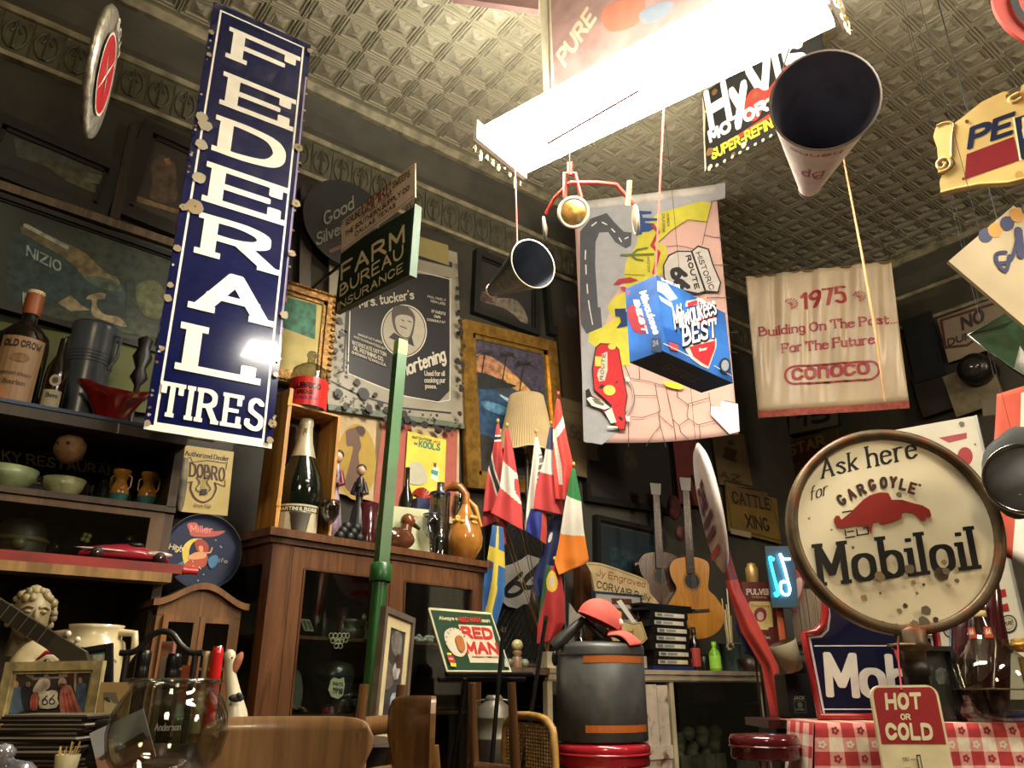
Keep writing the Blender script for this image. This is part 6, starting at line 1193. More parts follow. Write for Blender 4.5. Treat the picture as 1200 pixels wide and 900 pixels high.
flag('national_flag', 'plain white flag with dark mark in front of lamp shade', [(627, 512), (622, 555), (617, 595), (615, 622)], [(630, 512), (637, 540), (634, 560), (629, 612)], lambda s, t: '6d6c66' if s > .62 and .2 < t < .5 and int(t * 40) % 3 else WHF, 3.72, tip=(628, 505))
flag('national_flag', 'deep blue flag with red edge hanging below the white flag', [(622, 596), (617, 612), (616, 622)], [(640, 600), (641, 620), (640, 638)], lambda s, t: 'b8402c' if s > .72 else '1c2a7a', 3.70, tip=(640, 590))
flag('national_flag', 'blue, white and red striped flag left of the white cross flag', [(644, 500), (637, 540), (628, 570), (625, 596)], [(648, 500), (650, 545), (658, 580), (661, 604)], lambda s, t: '39435f' if t < .27 else WHF if t < .56 else RDF, 3.68, tip=(646, 496))
def denmark(s, t):
    e = t + .16 * s
    return WHF if .32 < e < .43 or (t > .3 and abs(s - .1 - .55 * max(0, t - .3)) < .12 and t < .85) else 'c0392f'
flag('national_flag', 'tall red flag with white cross, highest of the flags', [(652, 468), (648, 500), (648, 545), (651, 585)], [(656, 468), (664, 510), (672, 545), (665, 586)], denmark, 3.64, 44, 100, tip=(654, 461), finial='c24a4a')
def ireland(s, t): e = t - .1 * s + .05; return '1f6b35' if e < .3 else WHF if e < .66 else 'd4771c'
flag('national_flag', 'green, white and orange flag, rightmost of the flags', [(670, 549), (662, 590), (655, 635), (650, 660), (655, 674)], [(674, 549), (681, 585), (684, 620), (690, 655), (688, 660)], ireland, 3.60, 40, 90, tip=(672, 544))
def aus(s, t): return 'd0cabc' if math.hypot(s - .35, (t - .25) * 2) < .13 else '182452'
flag('national_flag', 'dark navy flag with white star between orange and white flags', [(645, 610), (634, 650), (624, 680), (630, 700)], [(658, 600), (655, 640), (648, 670), (640, 695)], aus, 3.74, 40, 80, tip=(652, 600))
def sweden(s, t): return 'c9b23a' if (abs(s - .5) < .08 + .1 * t or abs(t - .3) < .07) else '2c5c94'
flag('national_flag', 'blue and yellow cross flag hanging lowest at left', [(577, 615), (571, 655), (564, 695), (560, 722)], [(590, 618), (592, 665), (591, 700), (578, 745)], sweden, 3.68, 40, 80, tip=(584, 610))
def port(s, t): return 'c9a93a' if .16 < math.hypot(s - .45, (t - .2) * 2.2) < .3 else ('b9a88c' if math.hypot(s - .45, (t - .2) * 2.2) < .16 else ('1c4a26' if s < .32 - .5 * t + .05 else '9c2424'))
flag('national_flag', 'red and green flag with yellow emblem beside the 66 shield', [(640, 662), (634, 700), (630, 735), (629, 755)], [(656, 664), (662, 700), (662, 730), (650, 750)], port, 3.62, 40, 80, tip=(650, 655))
# black mesh stand and shield
f = Fr(PY(3.16).hit(566, 775), (1, 0, 0), (0, 0, 1)); f.pl = Pl(f.o, f.n); mw = PY(3.16).hit(662, 700).x - f.o.x; mz = PY(3.16).hit(610, 596).z - ZI; f = Fr(V((f.o.x, 3.16, ZI)), (1, 0, 0), (0, 0, 1)); f.pl = Pl(f.o, f.n)
root = thing('mesh_panel', 'black wire mesh panel standing behind the flags', 'panel', f.P(mw / 2, 0)); build('frame', MB(BLK).tube([f.P(0, 0), f.P(0, mz), f.P(mw, mz), f.P(mw, 0)], .008, 6, True), root); build('backing', MB(mat('0b0b0c', .5)).box(f, (0, mw), (0, mz), (-.02, -.012)), root)
m = MB(mat('1c1d20', .35, .5))
for k in range(34): a = k / 33; m.tube([f.P(mw * max(0, a * 2 - 1), mz * min(1, a * 2), -.004), f.P(mw * min(1, a * 2), mz * max(0, a * 2 - 1), -.004)], .0016, 4); m.tube([f.P(mw * max(0, a * 2 - 1), mz * (1 - min(1, a * 2)), -.002), f.P(mw * min(1, a * 2), mz * (1 - max(0, a * 2 - 1)), -.002)], .0016, 4)
o = build('wire_mesh', m, root); o['kind'] = 'stuff'
f2 = f.off(.012); f2.pl = Pl(f2.o, f2.n); sh = [f2.uv(*k) for k in ((588, 664), (600, 661), (612, 655), (619, 650), (634, 655), (640, 668), (641, 684), (636, 697), (622, 708), (614, 708), (606, 713), (596, 711), (588, 705), (586, 690), (588, 678))]
root = thing('route_shield', 'white shield with black 66 on the wire mesh', 'sign', f2.P(*sh[10])); build('plate', MB(mat('a8a8a4', .4)).prism(f2, sh, -.004, 0), root); p = Pr(f2)
p.textpx('0e0e10', '6', (592, 703), (613, 697), (592, 675), W=.18).textpx('0e0e10', '6', (613, 694), (634, 687), (613, 665), W=.18); p.done(root)
# lamp with pleated shade
g = PY(3.22).hit(618, 600); lb = V((g.x, 3.22, ZI)); t_ = PY(3.22).hit(620, 466).z; b_ = PY(3.22).hit(620, 533).z; d_ = dep(V((g.x, 3.22, t_)))
lamp = thing('table_lamp', 'table lamp with pleated cream shade behind the flags', 'lamp', lb)
build('base', MB(mat('2a2018', .35)).lathe(lb, [(0, 0), (.07, 0), (.07, .02), (.03, .05), (.05, .15), (.09, .3), (.08, .4), (.03, .5), (.012, .56), (.012, b_ - ZI)], 20), lamp)
m = MB(mat('b09a70', .8, 0, .1, 5)); n = 144; vs = []
for j in range(7):
    k = j / 6; r_ = (34 + (20 - 34) * k) * d_ / F
    for i in range(n): a = 2 * math.pi * i / n; q = r_ * (1 + .012 * (1 if i % 2 else -1)); vs.append(V((g.x + q * math.cos(a), 3.22 + q * math.sin(a), b_ + (t_ - b_) * k + (.006 * math.cos(6 * a) if j == 0 else 0))))
m.add(vs, [(j * n + i, j * n + (i + 1) % n, (j + 1) * n + (i + 1) % n, (j + 1) * n + i) for j in range(6) for i in range(n)]); build('shade', m, lamp)
build('trim', MB(mat('c9b890', .7)).tube([V((g.x + 34.4 * d_ / F * math.cos(a), 3.22 + 34.4 * d_ / F * math.sin(a), b_ + .006 * math.cos(6 * a))) for a in [k * math.pi / 24 for k in range(48)]], .005, 6, True), lamp)
# cream scroll rally sign, small frame, arrow card, cap
pl = PY(3.10); f = Fr(V((pl.hit(690, 700).x, 3.10, ZI)), (1, 0, 0), (0, 0, 1)); f.pl = Pl(f.o, f.n)
root = thing('rally_sign', 'cream scroll shaped wooden sign with handwritten rally lettering', 'sign', f.P(.1, 0)); ZV = lambda t: zs(640, 660, 6.5625, t)
out = [f.uv(*q) for q in catmull(ZV('300 -10 420 0 600 60 770 130 800 230 860 300 900 400 895 490 820 500 600 500 480 400 400 300 370 180 350 80'), 3)]
build('panel', MB(mat('a8946c', .6)).prism(f, out, -.012, 0), root); p = Pr(f)
p.line('3a2c1c', ZV('320 10 430 20 600 75 760 145 790 240 845 310 885 400 880 470'), .003, px=True, smooth=True)
p.textpx('7a3a2c', 'Jy Engraved', ZV('385 95')[0], ZV('760 190')[0], ZV('390 40')[0], W=.12).textpx('3a2c1c', 'CORVAIR Rally', ZV('385 190')[0], ZV('800 300')[0], ZV('390 130')[0], W=.14).textpx('3a2c1c', 'Jr', ZV('760 340')[0], ZV('850 360')[0], ZV('765 290')[0], W=.12); p.done(root)
r, f, p = frame('blue_framed_photo', 'small blue framed photo of a brown shop front below the rally sign', [(694, 692), (749, 698), (756, 736), (700, 734)], PY(3.06), .008, '24304c', '8f8c84', depth=.006, th=.006)
p.px('4a2418', [(716, 701), (740, 702), (741, 709), (717, 708)]).px('3a2a22', [(718, 712), (745, 714), (748, 726), (720, 726)]); p.done(r)
build('prop', MB(BLK).tube([f.P(f.w / 2, 0.002, -.006), V((f.P(f.w / 2, 0).x, 3.1, ZI))], .003, 5), r)
f = Fr(V((PY(3.0).hit(712, 740).x, 3.0, ZI)), (1, 0, 0), (0, 0, 1)); f.pl = Pl(f.o, f.n); out = [f.uv(*q) for q in ZV('430 350 480 325 580 375 580 440 660 460 735 450 780 580 700 660 720 700 560 700 470 500')]
root = thing('arrow_card', 'cream cut card with dark outline leaning behind the salmon cap', 'card', f.P(.05, 0)); build('panel', MB(mat('b39f6c', .6)).prism(f, out, -.005, 0), root); p = Pr(f); p.line('3a2c1c', ZV('590 445 665 470 728 462 768 578 700 645'), .003, px=True).textpx('3a2c1c', 'nd', ZV('610 560')[0], ZV('670 560')[0], ZV('610 505')[0], W=.14).px('c9c4b8', ZV('540 295 575 280 690 450 660 460')); p.done(root)
solo('white_route_mug', 'white paper cutout with red letters left of the salmon cap', 'card', MB(mat('9a958a', .6)).prism(Fr(V((PY(2.98).hit(668, 730).x, 2.98, ZI)), (1, 0, 0), (0, 0, 1)), [(0, 0), (.1, 0), (.11, .16), (.12, .3), (.05, .26), (.0, .31), (-.01, .16)], -.005, 0))
pot('ribbed_tumbler', 'clear ribbed tumbler under the salmon cap on the case', 'glass', 680, 730, PY(2.93), ZI, 8, [(.85, 0), (1, 1), (.9, 1), (.8, .1), (0, .1)], glass('8f908a', 1.5), 10, solo_=True)
solo('brown_post', 'short brown wooden post behind the orange flag end', 'post', MB(wood('4a2c18', 12)).wbox((PY(3.25).hit(681, 690).x - .03, 3.22, ZI), (PY(3.25).hit(681, 690).x + .05, 3.28, PY(3.25).hit(681, 665).z)))
# ---- guitars
def guitar(name, label, outl, hole, bridge, neck, top_, side, Y, yaw, dark=False):
    pl = PA(PY(Y).hit(*hole), yaw); f = Fr(pl.hit(*hole), (math.sin(math.radians(yaw)), math.cos(math.radians(yaw)), 0), (0, 0, 1)); f.pl = pl
    out = [f.uv(*q) for q in catmull(outl + [outl[0]], 4)[:-1]]; r = thing(name, label, 'guitar', f.P(0, min(v for u, v in out)))
    build('body', MB(mat(side, .3)).prism(f, out, -.07, -.001), r); build('soundboard', MB(wood(top_, 40, .25, .15)).prism(f, out, -.001, .001), r)
    h = f.uv(*hole); d = dep(pl.hit(*hole)); k = d / F
    p = Pr(f, .0016); p.disc('3a2414', *h, 11 * k).disc(top_, *h, 10.2 * k).disc('4a2c18', *h, 9.4 * k).disc('070605', *h, 8.6 * k); p.done(r, 'rosette')
    n0 = f.uv(*neck[0]); n1 = f.uv(*neck[1]); dv = V((n1[0] - n0[0], n1[1] - n0[1])); dn = dv.normalized(); sd = V((-dn.y, dn.x)); w_ = 5 * k
    q = lambda t, s: (n0[0] + dv.x * t + sd.x * s, n0[1] + dv.y * t + sd.y * s)
    nk = build('neck', MB(mat('2a1a12', .35)).prism(f, [q(0, -w_), q(1, -w_ * .8), q(1, w_ * .8), q(0, w_)], .001, .012), r)
    m = MB(mat('8a8474', .3, .7)); 
    for i in range(14): t = i / 14; a, b = q(t, -w_ * .9), q(t, w_ * .9); m.tube([f.P(*a, .0125), f.P(*b, .0125)], .0008, 4)
    o = build('frets', m, r); o['kind'] = 'stuff'
    build('headstock', MB(mat('1c120c', .3)).prism(f, [q(1, -w_ * 1.2), q(1.16, -w_ * 1.5), q(1.16, w_ * 1.5), q(1, w_ * 1.2)], -.004, .01), r)
    b0 = f.uv(*bridge[0]); b1 = f.uv(*bridge[1]); build('bridge', MB(mat('2a1610', .4)).box(Fr(f.P(*b0), f.P(*b1) - f.P(*b0), f.v), (0, (f.P(*b1) - f.P(*b0)).length), (-.008, .008), (0, .008)), r)
    m = MB(mat('b0aa98', .3, .6))
    for i in range(6): s = (i - 2.5) / 3 * w_; a = q(1, s * .8); m.tube([f.P(*a, .014), f.P((b0[0] + b1[0]) / 2 + s, (b0[1] + b1[1]) / 2, .009)], .0006, 3)
    o = build('strings', m, r); o['kind'] = 'stuff'; return r
G1 = [(808, 653), (792, 655), (785, 664), (787, 677), (793, 690), (787, 702), (780, 716), (781, 734), (792, 745), (812, 749), (832, 746), (846, 734), (848, 716), (839, 700), (830, 690), (831, 674), (830, 660), (820, 654)]
guitar('acoustic_guitar', 'light yellow acoustic guitar standing on the display case', G1, (811, 681), ((800, 717), (831, 715)), ((809, 672), (803, 575)), 'a06a24', '3a2010', 3.08, 118)
guitar('dark_guitar', 'dark sided guitar half hidden behind the yellow guitar', [(x - 36, y - 6) for x, y in G1], (775, 675), ((764, 711), (795, 709)), ((773, 666), (768, 580)), '3a2414', '20120a', 3.2, 112)
solo('red_white_bundle', 'dark bundle of red and white pennants hung above the guitars', 'pennants', MB(mat('4a1a18', .7, 0, .6, 20)).ball(PY(3.25).hit(790, 595), .07, 10, (.8, .5, 1.2)).ball(PY(3.25).hit(797, 625), .05, 10, (.8, .5, 1)).ball(PY(3.25).hit(800, 665), .05, 10, (.8, .6, 1.8)).tube([PY(3.25).hit(812, 556), PY(3.25).hit(828, 600)], .02, 6))['kind'] = 'stuff'
# ---- right corner objects
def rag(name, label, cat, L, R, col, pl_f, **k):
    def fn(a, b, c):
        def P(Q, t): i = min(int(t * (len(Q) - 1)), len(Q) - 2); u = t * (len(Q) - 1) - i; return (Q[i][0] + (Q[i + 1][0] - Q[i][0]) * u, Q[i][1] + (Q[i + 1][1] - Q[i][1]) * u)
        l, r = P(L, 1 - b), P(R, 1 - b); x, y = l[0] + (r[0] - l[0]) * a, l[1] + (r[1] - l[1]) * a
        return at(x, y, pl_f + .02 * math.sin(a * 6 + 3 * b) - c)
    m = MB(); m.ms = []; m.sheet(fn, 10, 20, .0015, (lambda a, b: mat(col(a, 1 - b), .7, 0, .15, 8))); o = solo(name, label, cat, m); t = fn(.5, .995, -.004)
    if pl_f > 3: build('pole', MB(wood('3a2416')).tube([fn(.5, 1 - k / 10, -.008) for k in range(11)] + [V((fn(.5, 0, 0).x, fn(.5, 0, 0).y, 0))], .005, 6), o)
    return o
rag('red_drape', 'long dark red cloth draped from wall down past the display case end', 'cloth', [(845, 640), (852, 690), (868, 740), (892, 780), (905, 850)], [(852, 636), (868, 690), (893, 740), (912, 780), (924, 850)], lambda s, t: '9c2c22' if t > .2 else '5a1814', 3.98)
rag('blue_white_drape', 'navy and white striped cloth under the red drape', 'cloth', [(864, 700), (862, 735), (872, 765)], [(872, 712), (882, 745), (898, 778)], lambda s, t: '1a2440' if s < .6 else 'a8a49a', 4.05)
rag('rainbow_drape', 'yellow and green cloth edge hanging below the red drape', 'cloth', [(917, 808), (922, 850)], [(921, 808), (931, 850)], lambda s, t: 'b8a02c' if t < .5 else '1f4a3c', 3.9)
plg = PA(at(895, 720, 4.15), 128)
r, f, p = board('gum_machine', 'dark red PULVER gum vending box with cream window', 'vending box', [(868, 682), (912, 682), (925, 766), (880, 766)], plg, '4a1612', .08, .35)
ZU = lambda t: zs(840, 660, 7.5, t)
p.textpx('a89c84', 'PULVER', ZU('262 278')[0], ZU('485 278')[0], ZU('258 225')[0], W=.17, serif=1.5).textpx('8a7a60', 'CHEWING', ZU('308 305')[0], ZU('440 310')[0], ZU('308 288')[0], W=.2)
p.px('a8935a', ZU('280 345 300 335 460 338 480 350 495 560 455 565 450 585 340 583 330 560 295 490')).discpx('6b2a2c', *ZU('382 452')[0], 7.5, 8.5).discpx('a8887c', *ZU('382 465')[0], 4, 5).textpx('7a3a30', 'Chocolate', ZU('300 385')[0], ZU('460 390')[0], ZU('300 360')[0], W=.14).textpx('9a8f78', 'One Cent', ZU('372 660')[0], ZU('470 668')[0], ZU('370 630')[0], W=.16); p.done(r)
build('stand', MB(wood('2a1a10')).box(f, (f.w * .3, f.w * .7), (-f.o.z, 0), (-.06, -.02)), r)
f = Fr(at(925, 790, 4.1), (math.sin(math.radians(128)), math.cos(math.radians(128)), 0), (0, 0, 1)); f.pl = Pl(f.o, f.n)
solo('orange_card', 'orange wavy edged card right of the red vending box', 'card', MB(mat('b3552c', .6)).prism(f, [f.uv(*q) for q in ZU('520 350 600 345 625 410 595 480 610 600 620 700 610 785 570 780 545 600')], -.01, 0))
r, b, R, H = pot('brass_bell', 'small brass lidded jar on top of the red vending box', 'jar', 884, 659, plg, f.o.z, 7, [(1, 0), (1, .7), (.8, .9), (0, 1)], mat('8a6a3a', .4)) if False else (None,) * 4
g = plg.hit(884, 682); solo('brass_jar', 'small brass jar standing on top of the red vending box', 'jar', MB(mat('9a7a44', .35, .3)).lathe(V((g.x + .03, g.y + .03, plg.hit(884, 682).z + .001)), [(.03, 0), (.034, .02), (.034, .075), (.022, .09), (.022, .1), (0, .105)], 18))
# neon
nf = Fr(at(912, 700, 4.05), (math.sin(math.radians(128)), math.cos(math.radians(128)), 0), (0, 0, 1)); nf.pl = Pl(nf.o, nf.n); ne = thing('neon_sign', 'glowing cyan neon note shaped sign beside the red vending box', 'neon sign', nf.P(0, -.05))
ZW = lambda t: zs(840, 560, 7.5, t)
for nm, t, c_, s_ in (('neon_tube', '455 700 490 720 470 720 455 700 470 780 500 900 515 960 530 1020 510 1040 500 1010', '22c8f0', 5), ('neon_tube', '545 670 560 720 590 820 615 920 630 980 615 1030 570 1020 550 970 560 920 600 920', '7cd8ff', 9), ('neon_tube', '545 680 575 715 632 718', '8cb8ff', 9)):
    build(nm, MB(emis(c_, s_)).tube([nf.P(*nf.uv(*q), .02) for q in catmull(ZW(t), 4)], .0065, 8), ne)
build('backing', MB(mat('18323c', .4)).prism(nf, [nf.uv(*q) for q in ((896, 640), (930, 640), (936, 712), (905, 712))], -.02, 0), ne); build('support', MB(BLK).box(nf, (.02, .06), (-nf.o.z, -.02), (-.02, -.005)), ne)
r, f, p = board('soda_button_sign', 'dim red oval soda sign half hidden left of the round oil sign', 'sign', [(926, 665), (942, 672), (938, 718), (926, 714)], PA(at(930, 690, 4.25), 128), '7a1c1c', .01); p.disc('a88c84', f.w * .55, f.h * .55, f.w * .35, f.h * .3); p.done(r)
root = thing('wall_panel', 'pale brown plank panel left of the round oil sign edge', 'panel', at(948, 740, 4.3)); f = Fr(at(930, 742, 4.3), (math.sin(math.radians(128)), math.cos(math.radians(128)), 0), (0, 0, 1)); f.pl = Pl(f.o, f.n); t_ = f.uv(935, 690)[1]
for k in range(4): build('plank', MB(wood('6b5a48', 14)).box(f, (.048 * k, .048 * k + .045), (-.9, t_), (-.012 - .003 * (k % 2), 0)), root)
build('ledge', MB(mat('2c2a1e', .5)).box(f, (-.02, .26), (-.06, -.045), (0, .05)), root)
# ============================================================ RIGHT FOREGROUND
ST = mat('5a4a34', .45, .5, .35, 12, .3, 0, 'rust'); c = at(1046, 620, 2.47); R = 121 * dep(c) / F * .985
ax = (-(FH) * 1 - RT * .12 + V((0, 0, -.02))).normalized(); uu = V((0, 0, 1)).cross(ax).normalized(); f = Fr(c, uu, V((0, 0, 1)) - ax * ax.z); f.pl = Pl(c, f.n)
base = V((c.x, c.y, 0)); root = thing('round_oil_sign', 'large round cream Mobiloil sign in rusty ring on a post', 'sign', base)
build('face', MB(mat('ddd2b2', .35, 0, .08, 4)).lathe(c - f.n * .01, [(0, 0), (R * .93, 0), (R * .93, .02), (0, .02)], 64, f.n, False), root)
build('ring', MB(ST).lathe(c - f.n * .03, [(R * .9, 0), (R, 0), (R * 1.0, .055), (R * .97, .06), (R * .92, .058), (R * .905, .05), (R * .905, .028)], 64, f.n), root)
p = Pr(f, .0105, rough=.35); ZY = lambda t: zs(930, 500, 3.75, t); INK = '1c1a18'
p.textpx(INK, 'Ask', ZY('118 234')[0], ZY('280 192')[0], ZY('112 150')[0], W=.13, T=.07, serif=1.7, sp=2.6).textpx(INK, 'here', ZY('322 186')[0], ZY('542 140')[0], ZY('308 92')[0], W=.13, T=.07, serif=1.7, sp=2.6)
p.textpx(INK, 'for', ZY('68 330')[0], ZY('145 302')[0], ZY('72 268')[0], W=.1, T=.06)
gx = [(205, 345, 215, 280), (245, 322, 250, 275), (290, 300, 285, 248), (330, 285, 326, 230), (378, 275, 375, 222), (425, 278, 425, 225), (462, 285, 465, 233), (495, 293, 505, 240)]
a = [(222, 345), (262, 322), (304, 303), (346, 284), (392, 276), (430, 274), (470, 284), (508, 300)]
for i, ch in enumerate('GARGOYLE'):
    x, y = a[i]; t = math.radians([38, 30, 24, 14, 4, -4, -12, -16][i]); W_ = 17; H_ = 52; rx, ry = math.cos(t), -math.sin(t); ux, uy = -math.sin(t), -math.cos(t)
    p0 = (x - rx * W_, y - ry * W_); p1 = (x + rx * W_, y + ry * W_); pt = (p0[0] + ux * H_, p0[1] + uy * H_)
    q = ZY('%f %f %f %f %f %f' % (*p0, *p1, *pt)); p.textpx('4a2420' if i % 2 else '3a2a26', ch, *q, W=.22)
p.px('8a2620', ZY('172 410 180 395 195 395 205 412 245 380 275 350 300 325 330 305 375 292 410 295 425 325 470 325 520 340 560 350 590 368 598 392 588 405 570 398 575 412 555 418 538 400 520 385 490 378 470 385 468 405 440 418 400 430 380 432 365 420 345 425 340 445 335 470 322 462 325 438 260 440 210 450 185 445 173 425'), False)
p.line('1c1a18', ZY('210 380 250 374'), .005, px=True)
for t in ('220 458 224 482', '230 466 258 462', '270 455 274 478', '300 448 322 446', '318 448 322 470', '222 492 262 486', '272 482 322 474'): p.line('1c1a18', ZY(t), .0045, px=True)
p.textpx(INK, 'Mobiloil', ZY('104 706')[0], ZY('806 628')[0], ZY('82 520')[0], W=.15, T=.09, serif=1.75, sp=2.7)
for i, t in enumerate('455 305 16;545 262 8;62 408 7;253 535 9;160 458 5;370 660 26;500 628 26;640 650 34;650 600 14;570 812 26;480 790 14;455 812 14;705 680 12;560 698 8;515 688 12;300 755 18;370 735 6;530 735 9;340 875 22;380 878 24;520 872 24;560 862 30;610 852 16;440 885 20;655 640 20'.split(';')):
    x, y, s_ = [float(k) for k in t.split()]; x, y = ZY('%f %f' % (x, y))[0]; p.blobpx(['6b6150', '4a3c2c', '8a7450'][i % 3] if i != 15 else '9a8058', x, y, s_ / 3.75, i)
p.done(root)
zb = at(1060, 752, 2.5).z
build('neck', MB(ST).lathe(V((c.x, c.y, 0)) - FH * -.01, [(.03, zb - .14), (.034, zb - .03), (.06, zb - .02), (.045, zb), (.05, zb + .03), (.02, zb + .05)], 20), root)
build('post', MB(mat('1f1a15', .5)).lathe(V((c.x, c.y, 0)) + FH * .01, [(.032, 0), (.032, zb - .1), (.038, zb - .1), (.038, zb - .06), (0, zb - .06)], 20), root)
build('foot', MB(mat('2a221a', .5, .4)).lathe(V((c.x, c.y, 0)), [(0, 0), (.22, 0), (.22, .02), (.06, .05), (.05, .12)], 32), root)
build('bolt', MB(ST).tube([at(1053, 745, 2.42), at(1053, 755, 2.42)], .004, 8), root); build('flange', MB(mat('8a7c60', .4, .3)).lathe(at(1058, 757, 2.47), [(0, 0), (.045, 0), (.045, .006), (0, .008)], 24), root)
# thermometer sign
pl = Pl(at(1065, 860, 2.36), (-math.sin(math.radians(52)), -math.cos(math.radians(52)), 0)); f = rect([(1023, 803), (1099, 803), (1122, 930), (1036, 930)], pl); top = f.h; pts = []
for (x, y, a0) in ((.03, 0, 180), ): pass
def rr(w_, h_, r_, n=6): 
    out = []
    for cx, cy, a0 in ((w_ - r_, h_ - r_, 0), (r_, h_ - r_, 90)):
        out += [(cx + r_ * math.cos(math.radians(a0 + 90 * k / n)), cy + r_ * math.sin(math.radians(a0 + 90 * k / n))) for k in range(n + 1)]
    return out + [(0, 0), (w_, 0)]
root = thing('thermometer_sign', 'red and cream HOT or COLD thermometer sign hanging on red string', 'thermometer', f.P(f.w / 2, 0)); build('case', MB(mat('d6caa0', .35)).prism(f, rr(f.w, f.h, .03), -.03, 0), root)
p = Pr(f); w_ = f.w; h_ = f.h; redh = f.uv(1040, 872)[1]
p.poly('8f1a1e', [(x * .93 + w_ * .035, min(y, h_ - .006)) if y > redh else (x * .93 + w_ * .035, redh) for x, y in rr(w_, h_, .03)])
ZH = lambda t: zs(1000, 730, 6, t); CQ = 'd6cba4'
p.textpx(CQ, 'HOT', ZH('228 612')[0], ZH('484 608')[0], ZH('218 492')[0], W=.24, sp=2.6).textpx(CQ, 'OR', ZH('332 682')[0], ZH('405 682')[0], ZH('328 638')[0], W=.2).textpx(CQ, 'COLD', ZH('232 824')[0], ZH('565 826')[0], ZH('218 702')[0], W=.24, sp=2.6)
a = f.uv(1075, 888); 
for i, t in enumerate(('130', '120', '110', '100')): p.text('4a4236', t, (a[0] - .04, a[1] - .008 - .025 * i), (.018, 0), (0, .009), W=.14).line('4a4236', [(a[0] - .018, a[1] - .004 - .025 * i), (a[0] - .004, a[1] - .004 - .025 * i)], .0012)
p.rc('3a2a24', a[0] - .003, a[1] - .1, a[0] + .008, a[1] + .008).rc('c9bc90', a[0], a[1] - .1, a[0] + .005, a[1] + .004); p.done(root)
tp = f.P(f.uv(1056, 806)[0], f.h - .012, .001); build('grommet', MB(mat('8f1a1e', .3)).ball(tp, .004, 8), root)
build('string', MB(mat('8f1f24', .6)).tube([tp, at(1053, 775, 2.41), at(1052, 752, 2.42)], .003, 6).tube([at(1053, 775, 2.41), at(1049, 762, 2.42)], .004, 6), root)
# ---- table with checked cloth
TF, TL, TRR, TZ = 2.8, 1.01, 2.1, .835
tb = thing('checked_table', 'dark wooden table hidden under the red checked cloth', 'table', ground(TF + .35, 1.55)); gf = Fr(ground(TF, TL, 0), RT, V((0, 0, 1)))
build('table_top', MB(DARKW).box(gf, (0.01, TRR - TL), (TZ - .03, TZ - .003), (-.39, -.008)), tb)
for a in (.05, TRR - TL - .1):
    for c_ in (-.35, -.1): build('leg', MB(DARKW).box(gf, (a, a + .05), (0, TZ - .03), (c_, c_ + .05)), tb)
CS = .042
def cloth_fn(u, v, h):                           # u along the front, v: >0 back on the top, <0 hanging
    fl = .012 * math.sin(u * 21) * min(1, max(0, -v) * 8); 
    if v >= 0: return gf.P(u, TZ + h, -v)
    e = .035 * max(0, (.12 - u)) * 8 * (-v) * 4
    return gf.P(u - e * 1.2, TZ + v, fl + .004 + h)
REDC = ['a02a2c', 'c98a80', 'd2c6ae']
def ccol(u, v): i = int(u / CS); j = int((v + 2) / CS); return REDC[(i % 2) + (j % 2)]
NU = int((TRR - TL) / CS); m = MB(); m.ms = []
U0, V0, V1 = 0, -int(.30 / CS) * CS, int(.40 / CS) * CS; NV = round((V1 - V0) / CS)
m.sheet(lambda a, b, c_: cloth_fn(NU * CS * a, V0 + (V1 - V0) * b, c_ * (1 if True else 0)), NU * 2, NV * 2, .002, lambda a, b: mat(REDC[(int(a * NU) % 2) + (int(b * NV) % 2)], .85, 0, .12, 40))
cl = solo('checked_tablecloth', 'red and white checked tablecloth with small flowers over right table', 'tablecloth', m)
p = Pr(WF, .0028, cloth_fn, rough=.85, dz=0)
for i in range(NU):
    for j in range(7):
        if (i + j) % 2 == 1:
            cx, cy = (i + .5) * CS, V0 + (j + .5) * CS; c_ = 'd2c6ae' if (i % 2 == 0) else '8f2428'
            for k in range(5): a = k * 1.257; p.disc(c_, cx + .008 * math.cos(a), cy + .008 * math.sin(a), .0052, n=6)
o = p.done(cl, 'flower_print'); o['kind'] = 'stuff'
# side fold of the cloth at the left end
m = MB(); m.ms = []
m.sheet(lambda a, b, c_: gf.P(-.006 - .05 * (1 - b) - .0 - c_, TZ - .28 * (1 - b), -.26 * a + .008 + .01 * math.sin(a * 12) * (1 - b)), 14, 8, .002, lambda a, b: mat(REDC[(int(a * 6) % 2) + (int(b * 7) % 2)], .85, 0, .12, 40)); build('end_drop', m, cl)
TZ1 = TZ + .004
# shield sign
pl = PP(1030, 800, 3.0, 40); f = Fr(V((0, 0, 0)), (1, 0, 0), (0, 0, 1)); b0 = pl.hit(961, 838); f = Fr(V((b0.x, b0.y, TZ1)), (-math.cos(math.radians(40)) * -1, -math.sin(math.radians(40)), 0), (0, 0, 1)); f.pl = pl; q = lambda x, y: f.uv(x, y)
lx, rx_ = q(948, 790)[0], q(1106, 790)[0]; cx = (lx + rx_) / 2; hw_ = (rx_ - lx) / 2; sh_z = q(948, 742)[1]; top = sh_z + .17
sh = [(-1, sh_z), (-.8, sh_z + .005), (-.68, sh_z + .03), (-.62, sh_z + .08), (-.6, top), (.6, top), (.62, sh_z + .08), (.68, sh_z + .03), (.8, sh_z + .005), (1, sh_z), (.93, .01), (-.93, .01)]
def scl(s_, dz=0): return [(cx + x * hw_ * s_, (z - .1) * s_ + .1 + dz) for x, z in sh]
root = thing('shield_oil_sign', 'navy shield shaped Mobil sign with red rim behind the post', 'sign', f.P(cx, 0)); build('plate', MB(mat('14162c', .1, 0, .1, 4, 0, .6)).prism(f, scl(.95), -.02, 0), root)
rim = MB(mat('8a1f20', .25)); rim.tube([f.P(x, z, .0) for x, z in scl(1.0)], .014, 10, True); build('red_rim', rim, root)
